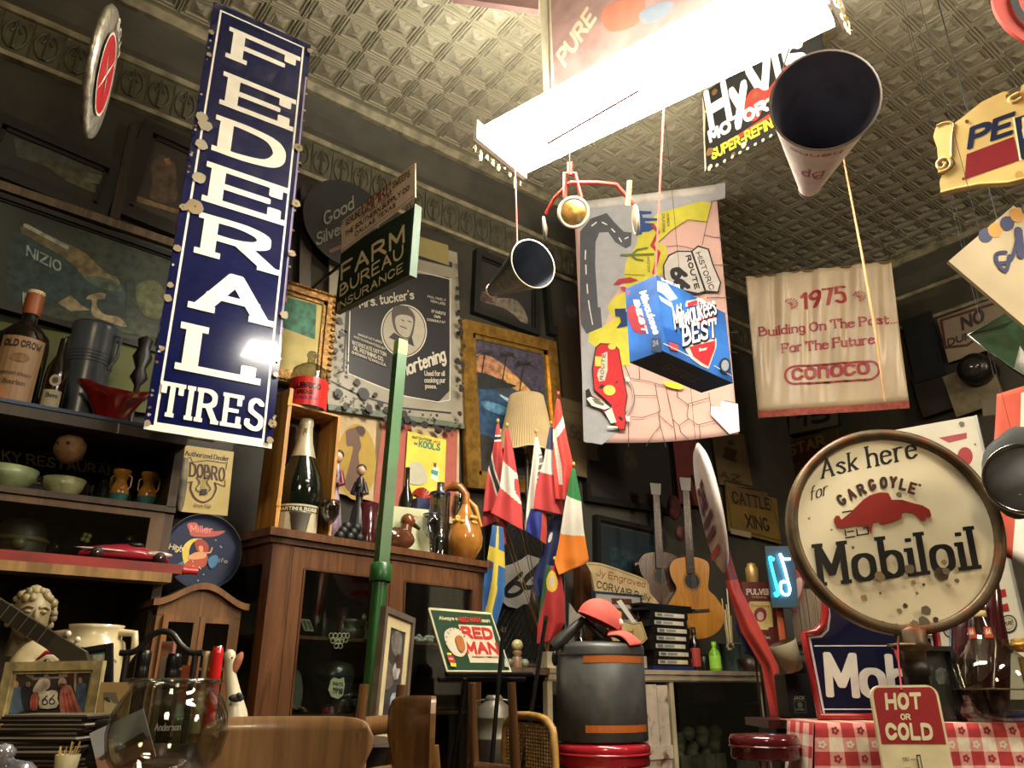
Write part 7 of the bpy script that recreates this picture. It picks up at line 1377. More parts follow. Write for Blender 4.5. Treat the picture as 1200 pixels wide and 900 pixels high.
p = Pr(f, rough=.12, coat=.5); p.line('b8a8a8', scl(.92), .008, closed=True); zt_ = q(970, 818)[1] ; p.line('c9c6c0', [(cx - hw_ * .86, sh_z - .045), (cx + hw_ * .86, sh_z - .045)], .004).line('c9c6c0', [(cx - hw_ * .86, .035), (cx + hw_ * .86, .035)], .004)
p.textpx('c9c2b4', 'Mobil', (968, 817), (1094, 821), (964, 764), W=.2, T=.14); p.done(root); build('prop', MB(BLK).tube([f.P(cx, .15, -.02), V((f.P(cx, 0, -.12).x, f.P(cx, 0, -.12).y, TZ1))], .006, 6), root)
# dark framed glass picture
r, f, p = frame('dark_glass_frame', 'black framed glass picture leaning between the post and the jug', [(1066, 758), (1124, 760), (1118, 850), (1060, 850)], PP(1095, 800, 2.9, 34), .016, '0e0d0c', '3a3a34', gl=True)
p.px('57574e', [(1073, 776), (1094, 780), (1094, 786), (1073, 783)]).px('8c8a80', [(1096, 786), (1101, 782), (1108, 784), (1110, 792), (1107, 801), (1100, 802), (1096, 795)]).px('4c4c44', [(1073, 790), (1092, 792), (1092, 812), (1073, 810)]); p.done(r)
# black bags left of the shield
m = MB(mat('0d0d0e', .6)); g = at(935, 800, 3.25)
bgf = Fr(V((g.x, g.y, .0)), RT, (0, 0, 1)); build_ = thing('side_table', 'dark maroon side table left of the checked cloth', 'table', bgf.P(0, 0)); build('table_top', MB(mat('3a1414', .35)).box(bgf, (-.14, .3), (.80, .83), (-.3, .02)), build_); build('pedestal', MB(CDK).box(bgf, (-.1, .26), (0, .80), (-.25, -.02)), build_)
r = thing('black_box', 'black box with small cream whiskey print left of the shield sign', 'box', bgf.P(.08, .83)); build('body', MB(mat('0e0e0f', .5)).box(bgf, (-.04, .14), (.831, 1.0), (-.16, -.02), .008), r); bgf.pl = Pl(bgf.o, bgf.n)
p = Pr(bgf, -.0185); a = bgf.uv(940, 838); p.text('8a8a74', 'JACK', (a[0] - .02, a[1] + .055), (.045, 0), (0, .014), W=.2).line('8a8a74', [(a[0] - .02, a[1] + .008), (a[0] - .02, a[1] + .05), (a[0] + .025, a[1] + .05), (a[0] + .025, a[1] + .008)], .001, closed=True).disc('6a6a58', a[0] + .003, a[1] + .036, .01); p.text('7a7a66', 'DANIEL', (a[0] - .016, a[1] + .016), (.037, 0), (0, .008), W=.2); p.done(r)
solo('plastic_bag', 'crumpled shiny black plastic bag on top of the black box', 'bag', MB(mat('111215', .2, 0, .3, 20, .8)).ball(bgf.P(.05, 1.031, -.09), .06, 14, (1.4, .55, .8), lambda d: 1 + .12 * math.sin(11 * d.x + 4) * math.sin(9 * d.z)))
m = MB(mat('9a8c70', .6)); m.lathe(at(931, 786, 3.2), [(.03, 0), (.035, .002), (.055, .11), (.052, .112)], 18, (-.3, .1, .8)); solo('paper_cone', 'tan rolled paper cone tipped beside the red drape', 'paper', m)
# white sign behind
pl = PA(at(1143, 487, 3.35), -14); u_ = V((-math.sin(math.radians(-14)), -math.cos(math.radians(-14)), 0)); b0 = pl.hit(1085, 790); f = Fr(V((b0.x, b0.y, b0.z)), u_, (0, 0, 1)); f.pl = pl; a = f.uv(1143, 487)
root = thing('tall_white_sign', 'tall white metal sign with red marks behind the round oil sign', 'sign', f.P(a[0] - .2, 0)); wl = min(f.uv(1070, 505)[0], f.uv(1085, 760)[0])
build('panel', MB(mat('b5ae9a', .25, 0, .08, 5)).box(f, (wl, a[0]), (-.1, a[1]), (-.02, 0)), root); build('edge', MB(mat('8c8a80', .3, .4)).box(f, (a[0] - .004, a[0] + .006), (-.1, a[1]), (-.025, .004)), root)
p = Pr(f, rough=.3); p.px('8a1f22', [(1100, 513), (1133, 507), (1133, 514), (1112, 519)]).discpx('8a1f22', 1131, 535, 9, 11).discpx('8a1f22', 1163, 667, 10, 11)
p.px('8a1f22', [(1170, 692), (1178, 690), (1180, 699), (1171, 701)]).px('8a1f22', [(1171, 709), (1181, 707), (1183, 716), (1172, 717)])
for x, y in ((1115, 737), (1182, 731)): p.discpx('2a2a26', x, y, 10, 10.5).discpx('a8a28c', x, y, 8.4, 8.8).discpx('2a2a26', x, y, 6.5, 7).discpx('9c967f', x, y, 6, 6.4).textpx('2a2a26', 'PURE', (x - 5, y + 3), (x + 5, y + 1), (x - 5, y - 2), W=.2)
p.blobpx('4a4438', 1127, 497, 4, 2).blobpx('3a3a34', 1143, 521, 1.5, 3); p.done(root); build('leg', MB(BLK).box(f, (a[0] - .06, a[0] - .03), (-f.o.z, -.1), (-.02, 0)), root); build('leg', MB(BLK).box(f, (wl + .03, wl + .06), (-f.o.z, -.1), (-.02, 0)), root)
r, f, p = board('license_plate', 'dim cream licence plate near the right edge above the cap', 'plate', [(1150, 470), (1196, 460), (1196, 484), (1152, 486)], PX(5.3), '6a624c', .01); p.px('1c1a16', [(1170, 471), (1190, 467), (1190, 473), (1170, 474)]); p.done(r); build('arm', MB(BLK).tube([f.P(f.w / 2, f.h / 2, -.01), f.P(f.w / 2, f.h / 2, -.32)], .008, 6), r)
# maroon vinyl fingers and chrome
MRN = mat('360b10', .2, 0, .15, 5, 0, .5); fl = Fr(ground(3.2, 1.7), RT, (0, 0, 1)); root = thing('vinyl_glove', 'large glossy maroon padded hand shape behind the glass jug', 'ornament', V((at(1140, 800, 3.0).x, at(1140, 800, 3.0).y, TZ1)))
P_ = lambda *t: [at(x, y, 3.02) for x, y in t]
build('finger', MB(MRN).tube(P_((1160, 860), (1166, 760), (1163, 720), (1162, 690), (1162, 681)), [.06, .05, .036, .03, .012], 12), root)
build('finger', MB(MRN).tube(P_((1140, 860), (1148, 750), (1150, 715), (1150, 702), (1150, 697)), [.06, .04, .03, .025, .01], 12), root)
build('finger', MB(MRN).tube(P_((1130, 860), (1130, 740), (1134, 722), (1140, 705)), [.05, .05, .035, .02], 12), root)
build('chrome_edge', MB(CHR).tube(P_((1169, 683), (1171, 700), (1170, 720), (1176, 745), (1186, 765)), .006, 8), root)
# glass jug
jb = at(1172, 846, 2.86); jb.z = TZ1; k = dep(jb) / F; Hj = at(1158, 716, 2.86).z - TZ1
root = thing('glass_jug', 'large clear round glass jug with cream cap on the checked cloth', 'jug', jb); GJ = glass('dfe2dc', 1.5)
build('body', MB(GJ).lathe(jb, [(0, .002), (36 * k, .002), (48 * k, .03), (52 * k, .09), (50 * k, .15), (40 * k, .2), (28 * k, .235), (20 * k, .26), (15 * k, Hj * .8), (10 * k, Hj * .92), (9 * k, Hj * .97)], 36), root)
build('dimple', MB(GJ).tube([jb - RT * 38 * k - FH * 20 * k + V((0, 0, .19)), jb - RT * 40 * k - FH * 26 * k + V((0, 0, .11))], [.045, .035], 14), root)
build('cap', MB(mat('b5a468', .4)).lathe(jb, [(9.5 * k, Hj * .94), (10 * k, Hj * .95), (10 * k, Hj), (0, Hj)], 20), root)
p = Pr(WF, .001, wrapz(jb, 18 * k), rough=.5, maxe=.01); 
for s_ in (-.030, .022): p.poly('a83c28', [(s_ - .014, Hj * .74), (s_ + .016, Hj * .74), (s_ + .012, Hj * .84), (s_ - .012, Hj * .84)]).text('d6c6a4', '64', (s_ - .008, Hj * .77), (.016, 0), (0, .02), W=.18)
p.done(root, 'label'); build('liquid', MB(mat('6a5c3c', .15)).lathe(jb, [(0, .1), (44 * k, .1), (46 * k, .104), (0, .106)], 24), root)
m = MB(mat('a8843c', .3, .6, .3, 30, .6)).ball(at(1196, 756, 2.95), .035, 12, (1.3, 1, .7), lambda d: 1 + .15 * math.sin(12 * d.x) * math.cos(9 * d.z)); g = at(1196, 770, 2.95); m.tube([g, V((g.x, g.y, TZ1))], .01, 8); solo('gold_ornament', 'crumpled gold ornament at the right edge behind the jug', 'ornament', m)
solo('blue_packet', 'small blue packet on the checked cloth at the right edge', 'packet', MB(mat('1c2c6a', .3)).box(Fr(V((at(1196, 848, 2.82).x, at(1196, 848, 2.82).y, TZ1)), RT, (0, 0, 1)), (-.02, .08), (0, .035), (-.04, 0)))
# cap with round lens hanging at right edge, flag behind
d = 2.2; c = at(1199, 561, d); k = dep(c) / F; root = thing('cap_on_lamp', 'grey cloth cap draped over a round dark lamp at right edge', 'cap', c)
eyd = (EYE - c).normalized(); build('lens', MB(mat('777a7e', .8)).lathe(c, [(0, 0), (38 * k, 0), (38 * k, -.01), (0, -.02)], 36, eyd), root); build('chrome_ring', MB(CHR).lathe(c, [(37 * k, -.02), (42 * k, -.01), (41 * k, .008), (37.5 * k, .004)], 40, eyd), root)
build('cloth_cap', MB(mat('3a3a36', .8, 0, .3, 9, .3)).ball(c - eyd * .11 + UP * .018, 50 * k, 24, (.98, .5, 1.12), lambda d_: 1 + .03 * math.sin(7 * d_.x + 3 * d_.z), Fr(c, RT, UP)), root); build('hanger_wire', MB(BLK).tube([c + V((0, 0, .1)) - eyd * .07, V((c.x, c.y, CZ)) - eyd * .07], .0007, 4), root)
rag('red_white_flag', 'orange red and white flag hanging behind the cap at right edge', 'flag', [(1168, 462), (1166, 500), (1162, 560), (1150, 640)], [(1240, 440), (1240, 500), (1240, 570), (1240, 680)], lambda s, t: 'b3442a' if s < .42 or t < .04 else 'd6cdbc', 2.62)
g = at(1170, 462, 2.62); solo('flag_wire', 'thin wire holding the orange red flag at right edge', 'wire', MB(BLK).tube([g - V((0, 0, .03)), V((g.x, g.y, CZ))], .0008, 4))
# ============================================================ STOOLS AND CANISTER
def stool(name, label, px, y, f_, R, top, col):
    c = ground(f_, (px - 600) / 967 * f_); root = thing(name, label, 'stool', c); VN = mat(col, .18, 0, .2, 5, .1, .6)
    build('seat', MB(VN).lathe(c, [(0, top - .08), (R * .97, top - .08), (R, top - .07), (R * .98, top - .042), (R * 1.01, top - .036), (R * 1.02, top - .018), (R * .96, top - .004), (0, top)], 40), root)
    build('piping', MB(VN).tube([c + V((R * 1.005 * math.cos(a), R * 1.005 * math.sin(a), top - .04)) for a in [k * math.pi / 20 for k in range(40)]], .005, 6, True), root)
    build('stem', MB(CHR).lathe(c, [(.025, .04), (.025, top - .08)], 16), root); build('footplate', MB(CHR).lathe(c, [(0, 0), (.2, 0), (.2, .015), (.04, .05), (0, .05)], 32), root); return root, c
r, sc_ = stool('bar_stool', 'red vinyl topped bar stool under the grey canister', 704, 868, 3.1, .168, .765, '9a1c26')
root = thing('metal_canister', 'tall grey metal canister with orange strips on the red stool', 'canister', sc_ + V((0, 0, .766))); Rc = .166; Hc = .345
GM = mat('4a4a48', .45, .3, .3, 6, .08, 0, 'dirt'); b = sc_ + V((0, 0, .766))
build('body', MB(GM).lathe(b, [(0, 0), (Rc * .98, 0), (Rc, .006), (Rc, Hc * .86), (Rc * .985, Hc * .865)], 40), root); build('lid', MB(GM).lathe(b, [(Rc * 1.015, Hc * .85), (Rc * 1.015, Hc * .92), (Rc * .99, Hc * .955), (Rc * .7, Hc * .99), (0, Hc * 1.01)], 40), root)
for z in (.045, Hc * .8):
    fn = wrapz(b, Rc); p = Pr(WF, .001, fn, rough=.5)
    for i in range(12): a0 = -.06 + i * .0225; p.poly('a8581c', [(a0, z - .012), (a0 + .0225, z - .012), (a0 + .0225, z + .012), (a0, z + .012)]); p.z -= p.dz
    p.done(root, 'strip')
build('hasp', MB(mat('2a2a28', .4, .5)).ball(b - RT * Rc * 1.03 - FH * .02 + V((0, 0, Hc * .82)), .02, 10, (.7, .6, 1.4)), root)
lt = b + V((0, 0, Hc * 1.0))
# dark desk arm that carries the cap
root = thing('desk_arm', 'dark angled metal arm propping the salmon cap on the canister', 'lamp arm', lt - RT * .09)
build('strap', MB(mat('2e2e2a', .4)).tube([at(648, 758, 3.02), at(655, 752, 3.02), at(684, 726, 3.05)], [.02, .026, .016], 8), root); build('strap', MB(mat('24241f', .4)).tube([at(684, 726, 3.05), at(698, 740, 3.05), at(706, 748, 3.05)], [.012, .012, .014], 8), root)
root = thing('salmon_cap', 'salmon red baseball cap perched on top of the grey canister', 'cap', at(705, 748, 3.02)); CP = mat('cf5a4e', .8, 0, .12, 8); cc = at(700, 728, 3.02); cf = Fr(cc, RT * .91 - V((0, 0, 1)) * .42, V((0, 0, .91)) + RT * .42)
m = MB(CP); n = 28; vs = []; k = dep(cc) / F
for j in range(9):
    t = j / 8 * math.pi / 2
    for i in range(n): a = 2 * math.pi * i / n; vs.append(cf.P(27 * k * math.cos(t) * math.cos(a) * (1 + .08 * math.cos(a)), 26 * k * math.sin(t) ** .9, 23 * k * math.cos(t) * math.sin(a)))
m.add(vs, [(j * n + i, j * n + (i + 1) % n, (j + 1) * n + (i + 1) % n, (j + 1) * n + i) for j in range(8) for i in range(n)], True); build('crown', m, root)
m = MB(CP); m.sheet(lambda a, b_, c_: cf.P((15 + 42 * a * (1 - .35 * (2 * b_ - 1) ** 2)) * k, (-2 - 9 * (2 * b_ - 1) ** 2 + 6 * math.sin(a * 3)) * k - c_, (2 * b_ - 1) * 20 * k), 10, 14, .004); build('brim', m, root)
build('button', MB(CP).ball(cf.P(0, 26.5 * k, 0), .004, 8), root); m = MB(mat('d8bfae', .7)).ball(cf.P(24 * k, 8 * k, 10 * k), 5 * k, 10, (.5, 1, 1)); build('badge', m, root)
r, sc2 = stool('bar_stool', 'maroon vinyl topped bar stool beside the checked cloth', 888, 860, 2.92, .115, .80, '4a1216')
pot('white_bucket', 'off white plastic bucket on the floor by the maroon stool', 'bucket', 876, 862, PY(2.72), 0, 17, [(.8, 0), (1, 1), (1.06, 1), (1.06, .97), (.93, .97), (.76, .02)], mat('8a8a80', .5), solo_=True)
# ============================================================ CENTRE: POST, FRAME, EASEL, CHAIRS
PG = mat('1f5a24', .35, 0, .3, 5, .05); tpp = at(470, 400, 2.62); btp = at(431, 842, 2.55); dv = (tpp - btp); b0 = btp - dv * (btp.z / dv.z); sp = at(445, 664, 2.58); k = dep(sp) / F
root = thing('green_post', 'tall green painted post with pale green tip before the cabinet', 'post', b0); dvn = dv.normalized(); u0 = RT * .8 + FH * .6; fr_ = Fr(b0, u0 - dvn * u0.dot(dvn), dv); hgt = lambda p_: (p_ - b0).dot(fr_.v)
h1 = hgt(sp); h2 = (tpp - b0).length; w_ = 6.8 * k
build('upper_post', MB(PG).box(fr_, (-w_, w_), (h1, h2 - .06), (-w_, w_), 0), root); build('pale_tip', MB(mat('8fae5a', .5)).box(fr_, (-w_, w_), (h2 - .06, h2), (-w_, w_)), root)
build('lower_pipe', MB(PG).lathe(b0, [(.024, 0), (.024, h1)], 20, fr_.v), root); build('collar', MB(PG).lathe(b0, [(.034, h1 - .05), (.036, h1 - .045), (.036, h1 + .005), (.03, h1 + .01)], 20, fr_.v), root); build('floor_plate', MB(PG).lathe(b0, [(0, 0), (.1, 0), (.1, .015), (.03, .03)], 24), root)
for z in (.55, .82): build('bolt', MB(mat('12300f', .4)).ball(fr_.P(-w_, h1 + (h2 - h1) * z, w_ * .2), .006, 8), root)
# tall framed photograph
gp = PA(at(433, 715, 2.3), 56); f = rect([(432, 714), (469, 727), (488, 868), (452, 862)], gp)
r, f, p = frame('tall_framed_photo', 'tall grey framed photograph with cream mat leaning on the green post', [(432, 714), (469, 727), (488, 868), (452, 862)], gp, .018, '5e5346', '3c3a38', .035, 'c4b488', .008, .012)
x0_, x1_, y0_, y1_ = .06, f.w - .06, .06, f.h - .07
for i, (c_, a, b_, r_) in enumerate((('6e6862', .5, .75, .05), ('57504a', .3, .5, .05), ('8a98a8', .6, .3, .04), ('a8a49c', .55, .55, .03), ('4a2c2a', .6, .62, .025), ('2c2c2e', .3, .2, .05))): p.blob(c_, f.w * a, f.h * b_, min(r_, f.w * .22), i)
p.text('8f8a84', 'Jim Hinckley', (f.w * .3, f.h * .80), (f.w * .42, 0), (0, .014), W=.14) if False else None; p.done(r)
solo('low_stand', 'dark low stand under the tall framed photograph', 'stand', MB(CDK).box(Fr(ground(2.28, -.40), RT, (0, 0, 1)), (0, .17), (0, f.o.z - .002), (-.14, 0)))
# red man tobacco tin sign
kk = 1.17; f = Fr(EYE + (V((1.382, 2.113, .988)) - EYE) * kk, (.295, .056, .003), (-.018, .094, .2)); f.w = .3 * kk; f.h = .2225 * kk
root = thing('tobacco_sign', 'green tin sign reading RED MAN in red on a cream panel', 'sign', f.P(f.w / 2, 0)); build('panel', MB(mat('c9c29c', .35)).box(f, (0, f.w), (0, f.h), (-.004, 0), .006), root)
p = Pr(f, rough=.35); p.rc('24402c', .008, .012, f.w - .008, f.h - .010); ZM_ = lambda t: zs(480, 690, 8.18, t)
p.px('c9c0a4', ZM_('465 343 785 358 872 712 580 708')).textpx('b3342e', 'RED', ZM_('508 480')[0], ZM_('806 494')[0], ZM_('482 358')[0], W=.27).textpx('b3342e', 'MAN', ZM_('545 628')[0], ZM_('862 636')[0], ZM_('520 502')[0], W=.25)
p.textpx('7a3a34', 'CHEWING TOBACCO', ZM_('598 664')[0], ZM_('848 668')[0], ZM_('594 644')[0], W=.2).textpx('c9c29c', 'Always a', ZM_('280 300')[0], ZM_('458 306')[0], ZM_('272 262')[0], W=.18).textpx('b3342e', 'RED MAN', ZM_('468 322')[0], ZM_('680 322')[0], ZM_('460 272')[0], W=.2).textpx('c9c29c', 'man', ZM_('688 326')[0], ZM_('765 328')[0], ZM_('684 286')[0], W=.2)
cx, cy = ZM_('440 515')[0]; p.px('c9c0a4', ZM_('328 430 370 385 430 380 490 410 530 480 545 580 520 640 480 655 430 640 380 590 340 520'), True)
for i in range(12): a = 2.0 + i * .36; x, y = 430 + 80 * math.cos(a), 505 + 112 * math.sin(a); p.line('24302a', ZM_('%f %f %f %f' % (x, y, 430 + 96 * math.cos(a), 505 + 134 * math.sin(a))), .003, px=True)
p.px('a86a38', ZM_('425 480 455 455 490 470 515 530 518 590 490 615 460 590 440 540'), True).px('b3342e', ZM_('345 648 405 655 430 720 365 712')).px('d6c84e', ZM_('343 622 385 625 388 645 348 644')).px('d6c84e', ZM_('375 718 430 724 432 758 382 754')).textpx('d0c8b0', 'NEW', ZM_('362 690')[0], ZM_('405 692')[0], ZM_('358 672')[0], W=.2).px('a8a890', ZM_('905 650 940 740 920 760 895 745'), True)
p.done(root)
IR = mat('0c0c0d', .4, .3); e = lambda x, y, f_=2.78: at(x, y, f_); ez = thing('iron_stand', 'black iron stand with upright rods carrying the green tobacco sign', 'stand', V((e(577, 800).x, e(577, 800).y, 0)))
build('ledge', MB(IR).tube([f.P(-.02, -.010, .012), f.P(f.w + .1, -.010, .012)], .009, 8), ez); build('ledge', MB(IR).tube([f.P(-.02, -.010, -.03), f.P(f.w + .1, -.010, -.03)], .009, 8), ez)
def rod(a, b_, r_=.007, nm='rod'): 
    d_ = b_ - a; bb = a + d_ * (a.z / -d_.z) if abs(d_.z) > 1e-4 else b_; build(nm, MB(IR).tube([a, bb], r_, 8), ez)
rod(e(590, 735, 2.62), e(577, 885, 2.62)); rod(e(640, 722, 2.75), e(615, 885, 2.75)); rod(e(545, 795, 2.8), e(530, 900, 2.9)); build('tip', MB(CHR).tube([e(590, 735, 2.62), e(590, 741, 2.62)], .008, 8), ez); build('tip', MB(CHR).tube([e(640, 722, 2.75), e(639, 728, 2.75)], .008, 8), ez)
# milk can on dark box
bc_ = ground(3.05, (579 - 600) / 967 * 3.05); zt = .95 - 84 * 3.05 / 1040
solo('dark_crate', 'dark crate standing under the galvanised can', 'crate', MB(CDK).box(Fr(bc_, RT, (0, 0, 1)), (-.09, .09), (0, zt), (-.09, .09)))
root = thing('milk_can', 'galvanised metal can with handled lid behind the chairs', 'can', bc_ + V((0, 0, zt))); ZN_ = mat('7a7466', .4, .5, .2, 8, .1); h_ = 74 * 3.05 / 1040; Rm = .061
build('body', MB(ZN_).lathe(bc_ + V((0, 0, zt + .001)), [(0, 0), (Rm, 0), (Rm, h_ * .3), (Rm * 1.03, h_ * .31), (Rm * 1.03, h_ * .34), (Rm, h_ * .35), (Rm, h_ * .62), (Rm * 1.03, h_ * .63), (Rm * 1.03, h_ * .66), (Rm, h_ * .67), (Rm, h_ * .8), (Rm * .55, h_ * .9), (Rm * .5, h_ * .92)], 28), root)
build('lid', MB(ZN_).lathe(bc_ + V((0, 0, zt)), [(Rm * .52, h_ * .9), (Rm * .55, h_ * .95), (Rm * .4, h_), (0, h_)], 20), root)
for s_ in (-1, 1): build('handle', MB(ZN_).tube([bc_ + RT * s_ * Rm * .95 + V((0, 0, zt + h_ * .78)), bc_ + RT * s_ * Rm * 1.2 + V((0, 0, zt + h_ * .9)), bc_ + RT * s_ * Rm * .5 + V((0, 0, zt + h_ * .93))], .004, 6), root)
# chairs
CWD = wood('7e5e3c', 20, .35, .25); CWD2 = wood('6a4a28', 20, .3)
def chair(name, label, f_, l_, yaw, W, ztop, style, wd, ph=.2, posts_up=0, zseat=.45, rails=(.12, .24), D=.38):
    """yaw 0: the back panel is seen flat from the camera, seat beyond it; positive turns its right side away"""
    c = ground(f_, l_); a = math.radians(yaw); u = RT * math.cos(a) + FH * math.sin(a); fr = Fr(c, u, (0, 0, 1)); root = thing(name, label, 'chair', c)
    for s_ in (-1, 1):
        x = s_ * (W / 2 - .015)
        build('back_post', MB(wd).tube([fr.P(x, zseat - .02, -.02), fr.P(x, zseat + .2, -.008), fr.P(x, ztop - (.03 if style == 'panel' else 0) + posts_up, .012)], [.016, .015, .012], 10), root)
        build('leg', MB(wd).tube([fr.P(x, 0, -.01), fr.P(x, zseat, -.02)], [.013, .017], 10), root); build('leg', MB(wd).tube([fr.P(x * .95, 0, -D), fr.P(x * .9, zseat - .01, -D + .04)], [.012, .017], 10), root)
    seat = [(W * .5 * math.copysign(abs(math.cos(t)) ** .6, math.cos(t)), -D / 2 - .01 + D * .53 * math.copysign(abs(math.sin(t)) ** .6, math.sin(t))) for t in [k * math.pi / 14 for k in range(28)]]
    build('seat', MB(wd).prism(Fr(c, u, -fr.n), [(x, -z) for x, z in seat], -(zseat + .02), -zseat) if False else MB(wd).prism(Fr(c + V((0, 0, zseat)), u, -fr.n, V((0, 0, 1))), [(x, -z) for x, z in seat], 0, .022), root)
    build('stretcher', MB(wd).tube([fr.P(-W * .45, .2, -D * .5), fr.P(W * .45, .2, -D * .5)], .008, 8), root)
    if style == 'panel':
        n = 24; m = MB(wd)
        def sf(A, B, c_):
            s_ = 2 * A - 1; e_ = (1 - abs(s_) ** 7) ** .5 if abs(s_) < 1 else 0; lo = ztop - ph * (.35 + .65 * min(1, 3.2 * (1 - abs(s_)))); hi = ztop - .035 * (1 - e_)
            return fr.P(s_ * W * .53, lo + (hi - lo) * B, .02 - .035 * (1 - s_ * s_) + c_)
        m.sheet(sf, 28, 6, .012); build('back_panel', m, root)
    else:
        for z in (ztop - rails[0], ztop - rails[1]):
            m = MB(wd); m.sheet(lambda A, B, c_: fr.P((2 * A - 1) * W * .47, z + .045 * B, .002 - .02 * (1 - (2 * A - 1) ** 2) + c_), 12, 2, .01); build('back_rail', m, root)
    return root
chair('bentwood_chair', 'bentwood chair with wide curved back panel right of the fishbowl', 1.72, -.455, 4, .325, .893, 'panel', CWD, .17)
chair('bentwood_chair', 'turned bentwood chair with rounded back panel before the framed photo', 1.95, -.213, -60, .235, .93, 'panel', CWD2, .24, -.07, D=.3)
chair('post_chair', 'slim wooden chair with two bare posts behind the bentwood chairs', 2.13, -.342, 76, .27, .955, 'rail', CWD2, D=.26)
chair('post_chair', 'dark wooden chair with two round posts before the galvanised can', 2.42, -.052, -55, .24, .96, 'rail', wood('4a3018', 20, .3), rails=(.26, .36), D=.22)
# wicker chair
WK = mat('9a7438', .5, 0, .3, 30); f_ = 2.55; wu = RT * .42 - FH * .907; wf = Fr(ground(f_, (650 - 600) / 967 * f_) - wu * .37, wu, (0, 0, 1)); zt = .95 - 37 * f_ / 1040; root = thing('wicker_chair', 'tan wicker chair with rounded back left of the red stool', 'chair', wf.P(.18, 0))
rim = catmull([(0, .45), (0, zt - .08), (.03, zt - .02), (.1, zt), (.26, zt), (.33, zt - .02), (.36, zt - .08), (.37, .45)], 4); build('rim', MB(WK).tube([wf.P(x, z) for x, z in rim], .013, 8), root)
m = MB(mat('7a5c30', .6, 0, .3, 30))
for i in range(19): x = .02 + i * .018; m.tube([wf.P(x, .45), wf.P(x, zt - .02)], .0035, 4)
for j in range(36): z = .47 + j * .0105; m.tube([wf.P(.015 + .018 * k_, z, .004 * (1 if (k_ + j) % 2 else -1)) for k_ in range(20)], .003, 4)
o = build('weave', m, root); o['kind'] = 'stuff'; build('seat', MB(WK).box(wf, (0, .37), (.42, .45), (-.28, .01)), root)
for x in (.01, .36):
    for c_ in (-.26, 0): build('leg', MB(WK).tube([wf.P(x, 0, c_), wf.P(x, .43, c_)], .014, 8), root)
# ============================================================ LEFT FOREGROUND TABLES
def ltable(name, label, f0, f1, l0, l1, Z, wd):
    g_ = Fr(ground(f0, l0), RT, (0, 0, 1)); r = thing(name, label, 'table', g_.P((l1 - l0) / 2, 0, -(f1 - f0) / 2)); build('table_top', MB(wd).box(g_, (0, l1 - l0), (Z - .03, Z), (-(f1 - f0), 0)), r)
    for x in (.03, l1 - l0 - .08):
        for c_ in (-(f1 - f0) + .03, -.08): build('leg', MB(wd).box(g_, (x, x + .05), (0, Z - .03), (c_, c_ + .05)), r)
    return r
TZ2 = .79; ltable('near_table', 'brown wooden table under the fishbowl and cards', 1.1, 1.67, -1.3, -.47, TZ2, wood('4a2c18', 12)); ltable('side_counter', 'dark counter carrying bust, cookie jar and framed photo', 1.9, 2.42, -1.5, -.74, TZ2, DK2)
ZL_ = TZ2 + .001
def gpot(name, label, cat, px, yt, f_, Z, rp, prof, m, n=24, group=None, pname='body', solo_=False):
    return pot(name, label, cat, px, yt, PF(f_), Z, rp, prof, m, n, group, pname, solo_=solo_)
GB = glass('e8eae4', 1.5, .02)
r, b, R, H = gpot('fish_bowl', 'large clear glass fishbowl standing on the near brown table', 'fish bowl', 206, 796, 1.42, ZL_, 67, [(.45, 0), (.5, .02), (.72, .12), (.93, .3), (1, .5), (.96, .68), (.84, .82), (.74, .9), (.73, .93), (.77, .96), (.78, .99), (.75, 1), (.7, .98), (.69, .92), (.8, .8), (.92, .66), (.96, .5), (.89, .3), (.6, .1), (0, .05)], GB, 56)
build('rim_ring', MB(GB).tube([b + V((R * .77 * math.cos(a), R * .77 * math.sin(a), H * .985)) for a in [k * math.pi / 24 for k in range(48)]], .004, 8, True), r)
p = Pr(WF, .001, wrapz(b, R * .99), rough=.4, maxe=.02); p.text('8a887c', 'Anderson', (-.02, H * .55), (.038, .0), (0, .011), W=.1); p.done(r)
# framed photo with shield and people
r, f, p = frame('cream_framed_photo', 'cream framed group photo with people holding a 66 shield', [(0, 777), (117, 775), (112, 884), (-4, 886)], PF(2.12), .022, mat('b0a070', .4, .2, .3, 30, .3), '3c342c', depth=.012, th=.008)
ZS = lambda t: zs(0, 780, 7.5, t)
p.px('8f8672', ZS('220 60 600 60 590 100 540 110 300 130 230 90')).px('2a2622', ZS('300 65 390 65 390 100 300 100')).px('2a2622', ZS('430 65 520 65 520 95 430 95')).px('5a2c24', ZS('600 60 660 60 655 140 600 140')).px('a89c80', ZS('655 65 680 65 670 260 655 200'))
p.px('4f6478', ZS('60 200 100 175 190 190 220 260 215 400 60 410'), True).px('2a2c30', ZS('190 200 250 185 300 200 300 380 215 380'), True).px('4c6076', ZS('680 170 740 150 770 200 770 440 690 380'), True).px('a87e64', ZS('110 150 140 130 170 150 165 190 120 190'), True).px('a87e64', ZS('240 150 270 145 275 180 245 185'), True).px('a87e64', ZS('700 110 725 108 728 150 702 150'), True)
p.px('b89c88', ZS('520 150 540 110 580 115 595 150 580 190 535 190'), True).px('6a3c2c', ZS('530 160 585 160 575 200 545 200'), True).px('b0705c', ZS('540 220 620 170 660 240 700 350 740 450 560 450'), True).px('c9b8a0', ZS('350 130 400 110 450 130 440 200 340 240 300 220'), True).px('b0705c', ZS('290 260 350 240 340 380 280 380'), True)
for t in ('570 240 600 440', '600 240 640 440', '630 230 690 440', '300 280 295 380', '325 270 320 380'): p.line('a83c34', ZS(t), .004, px=True)
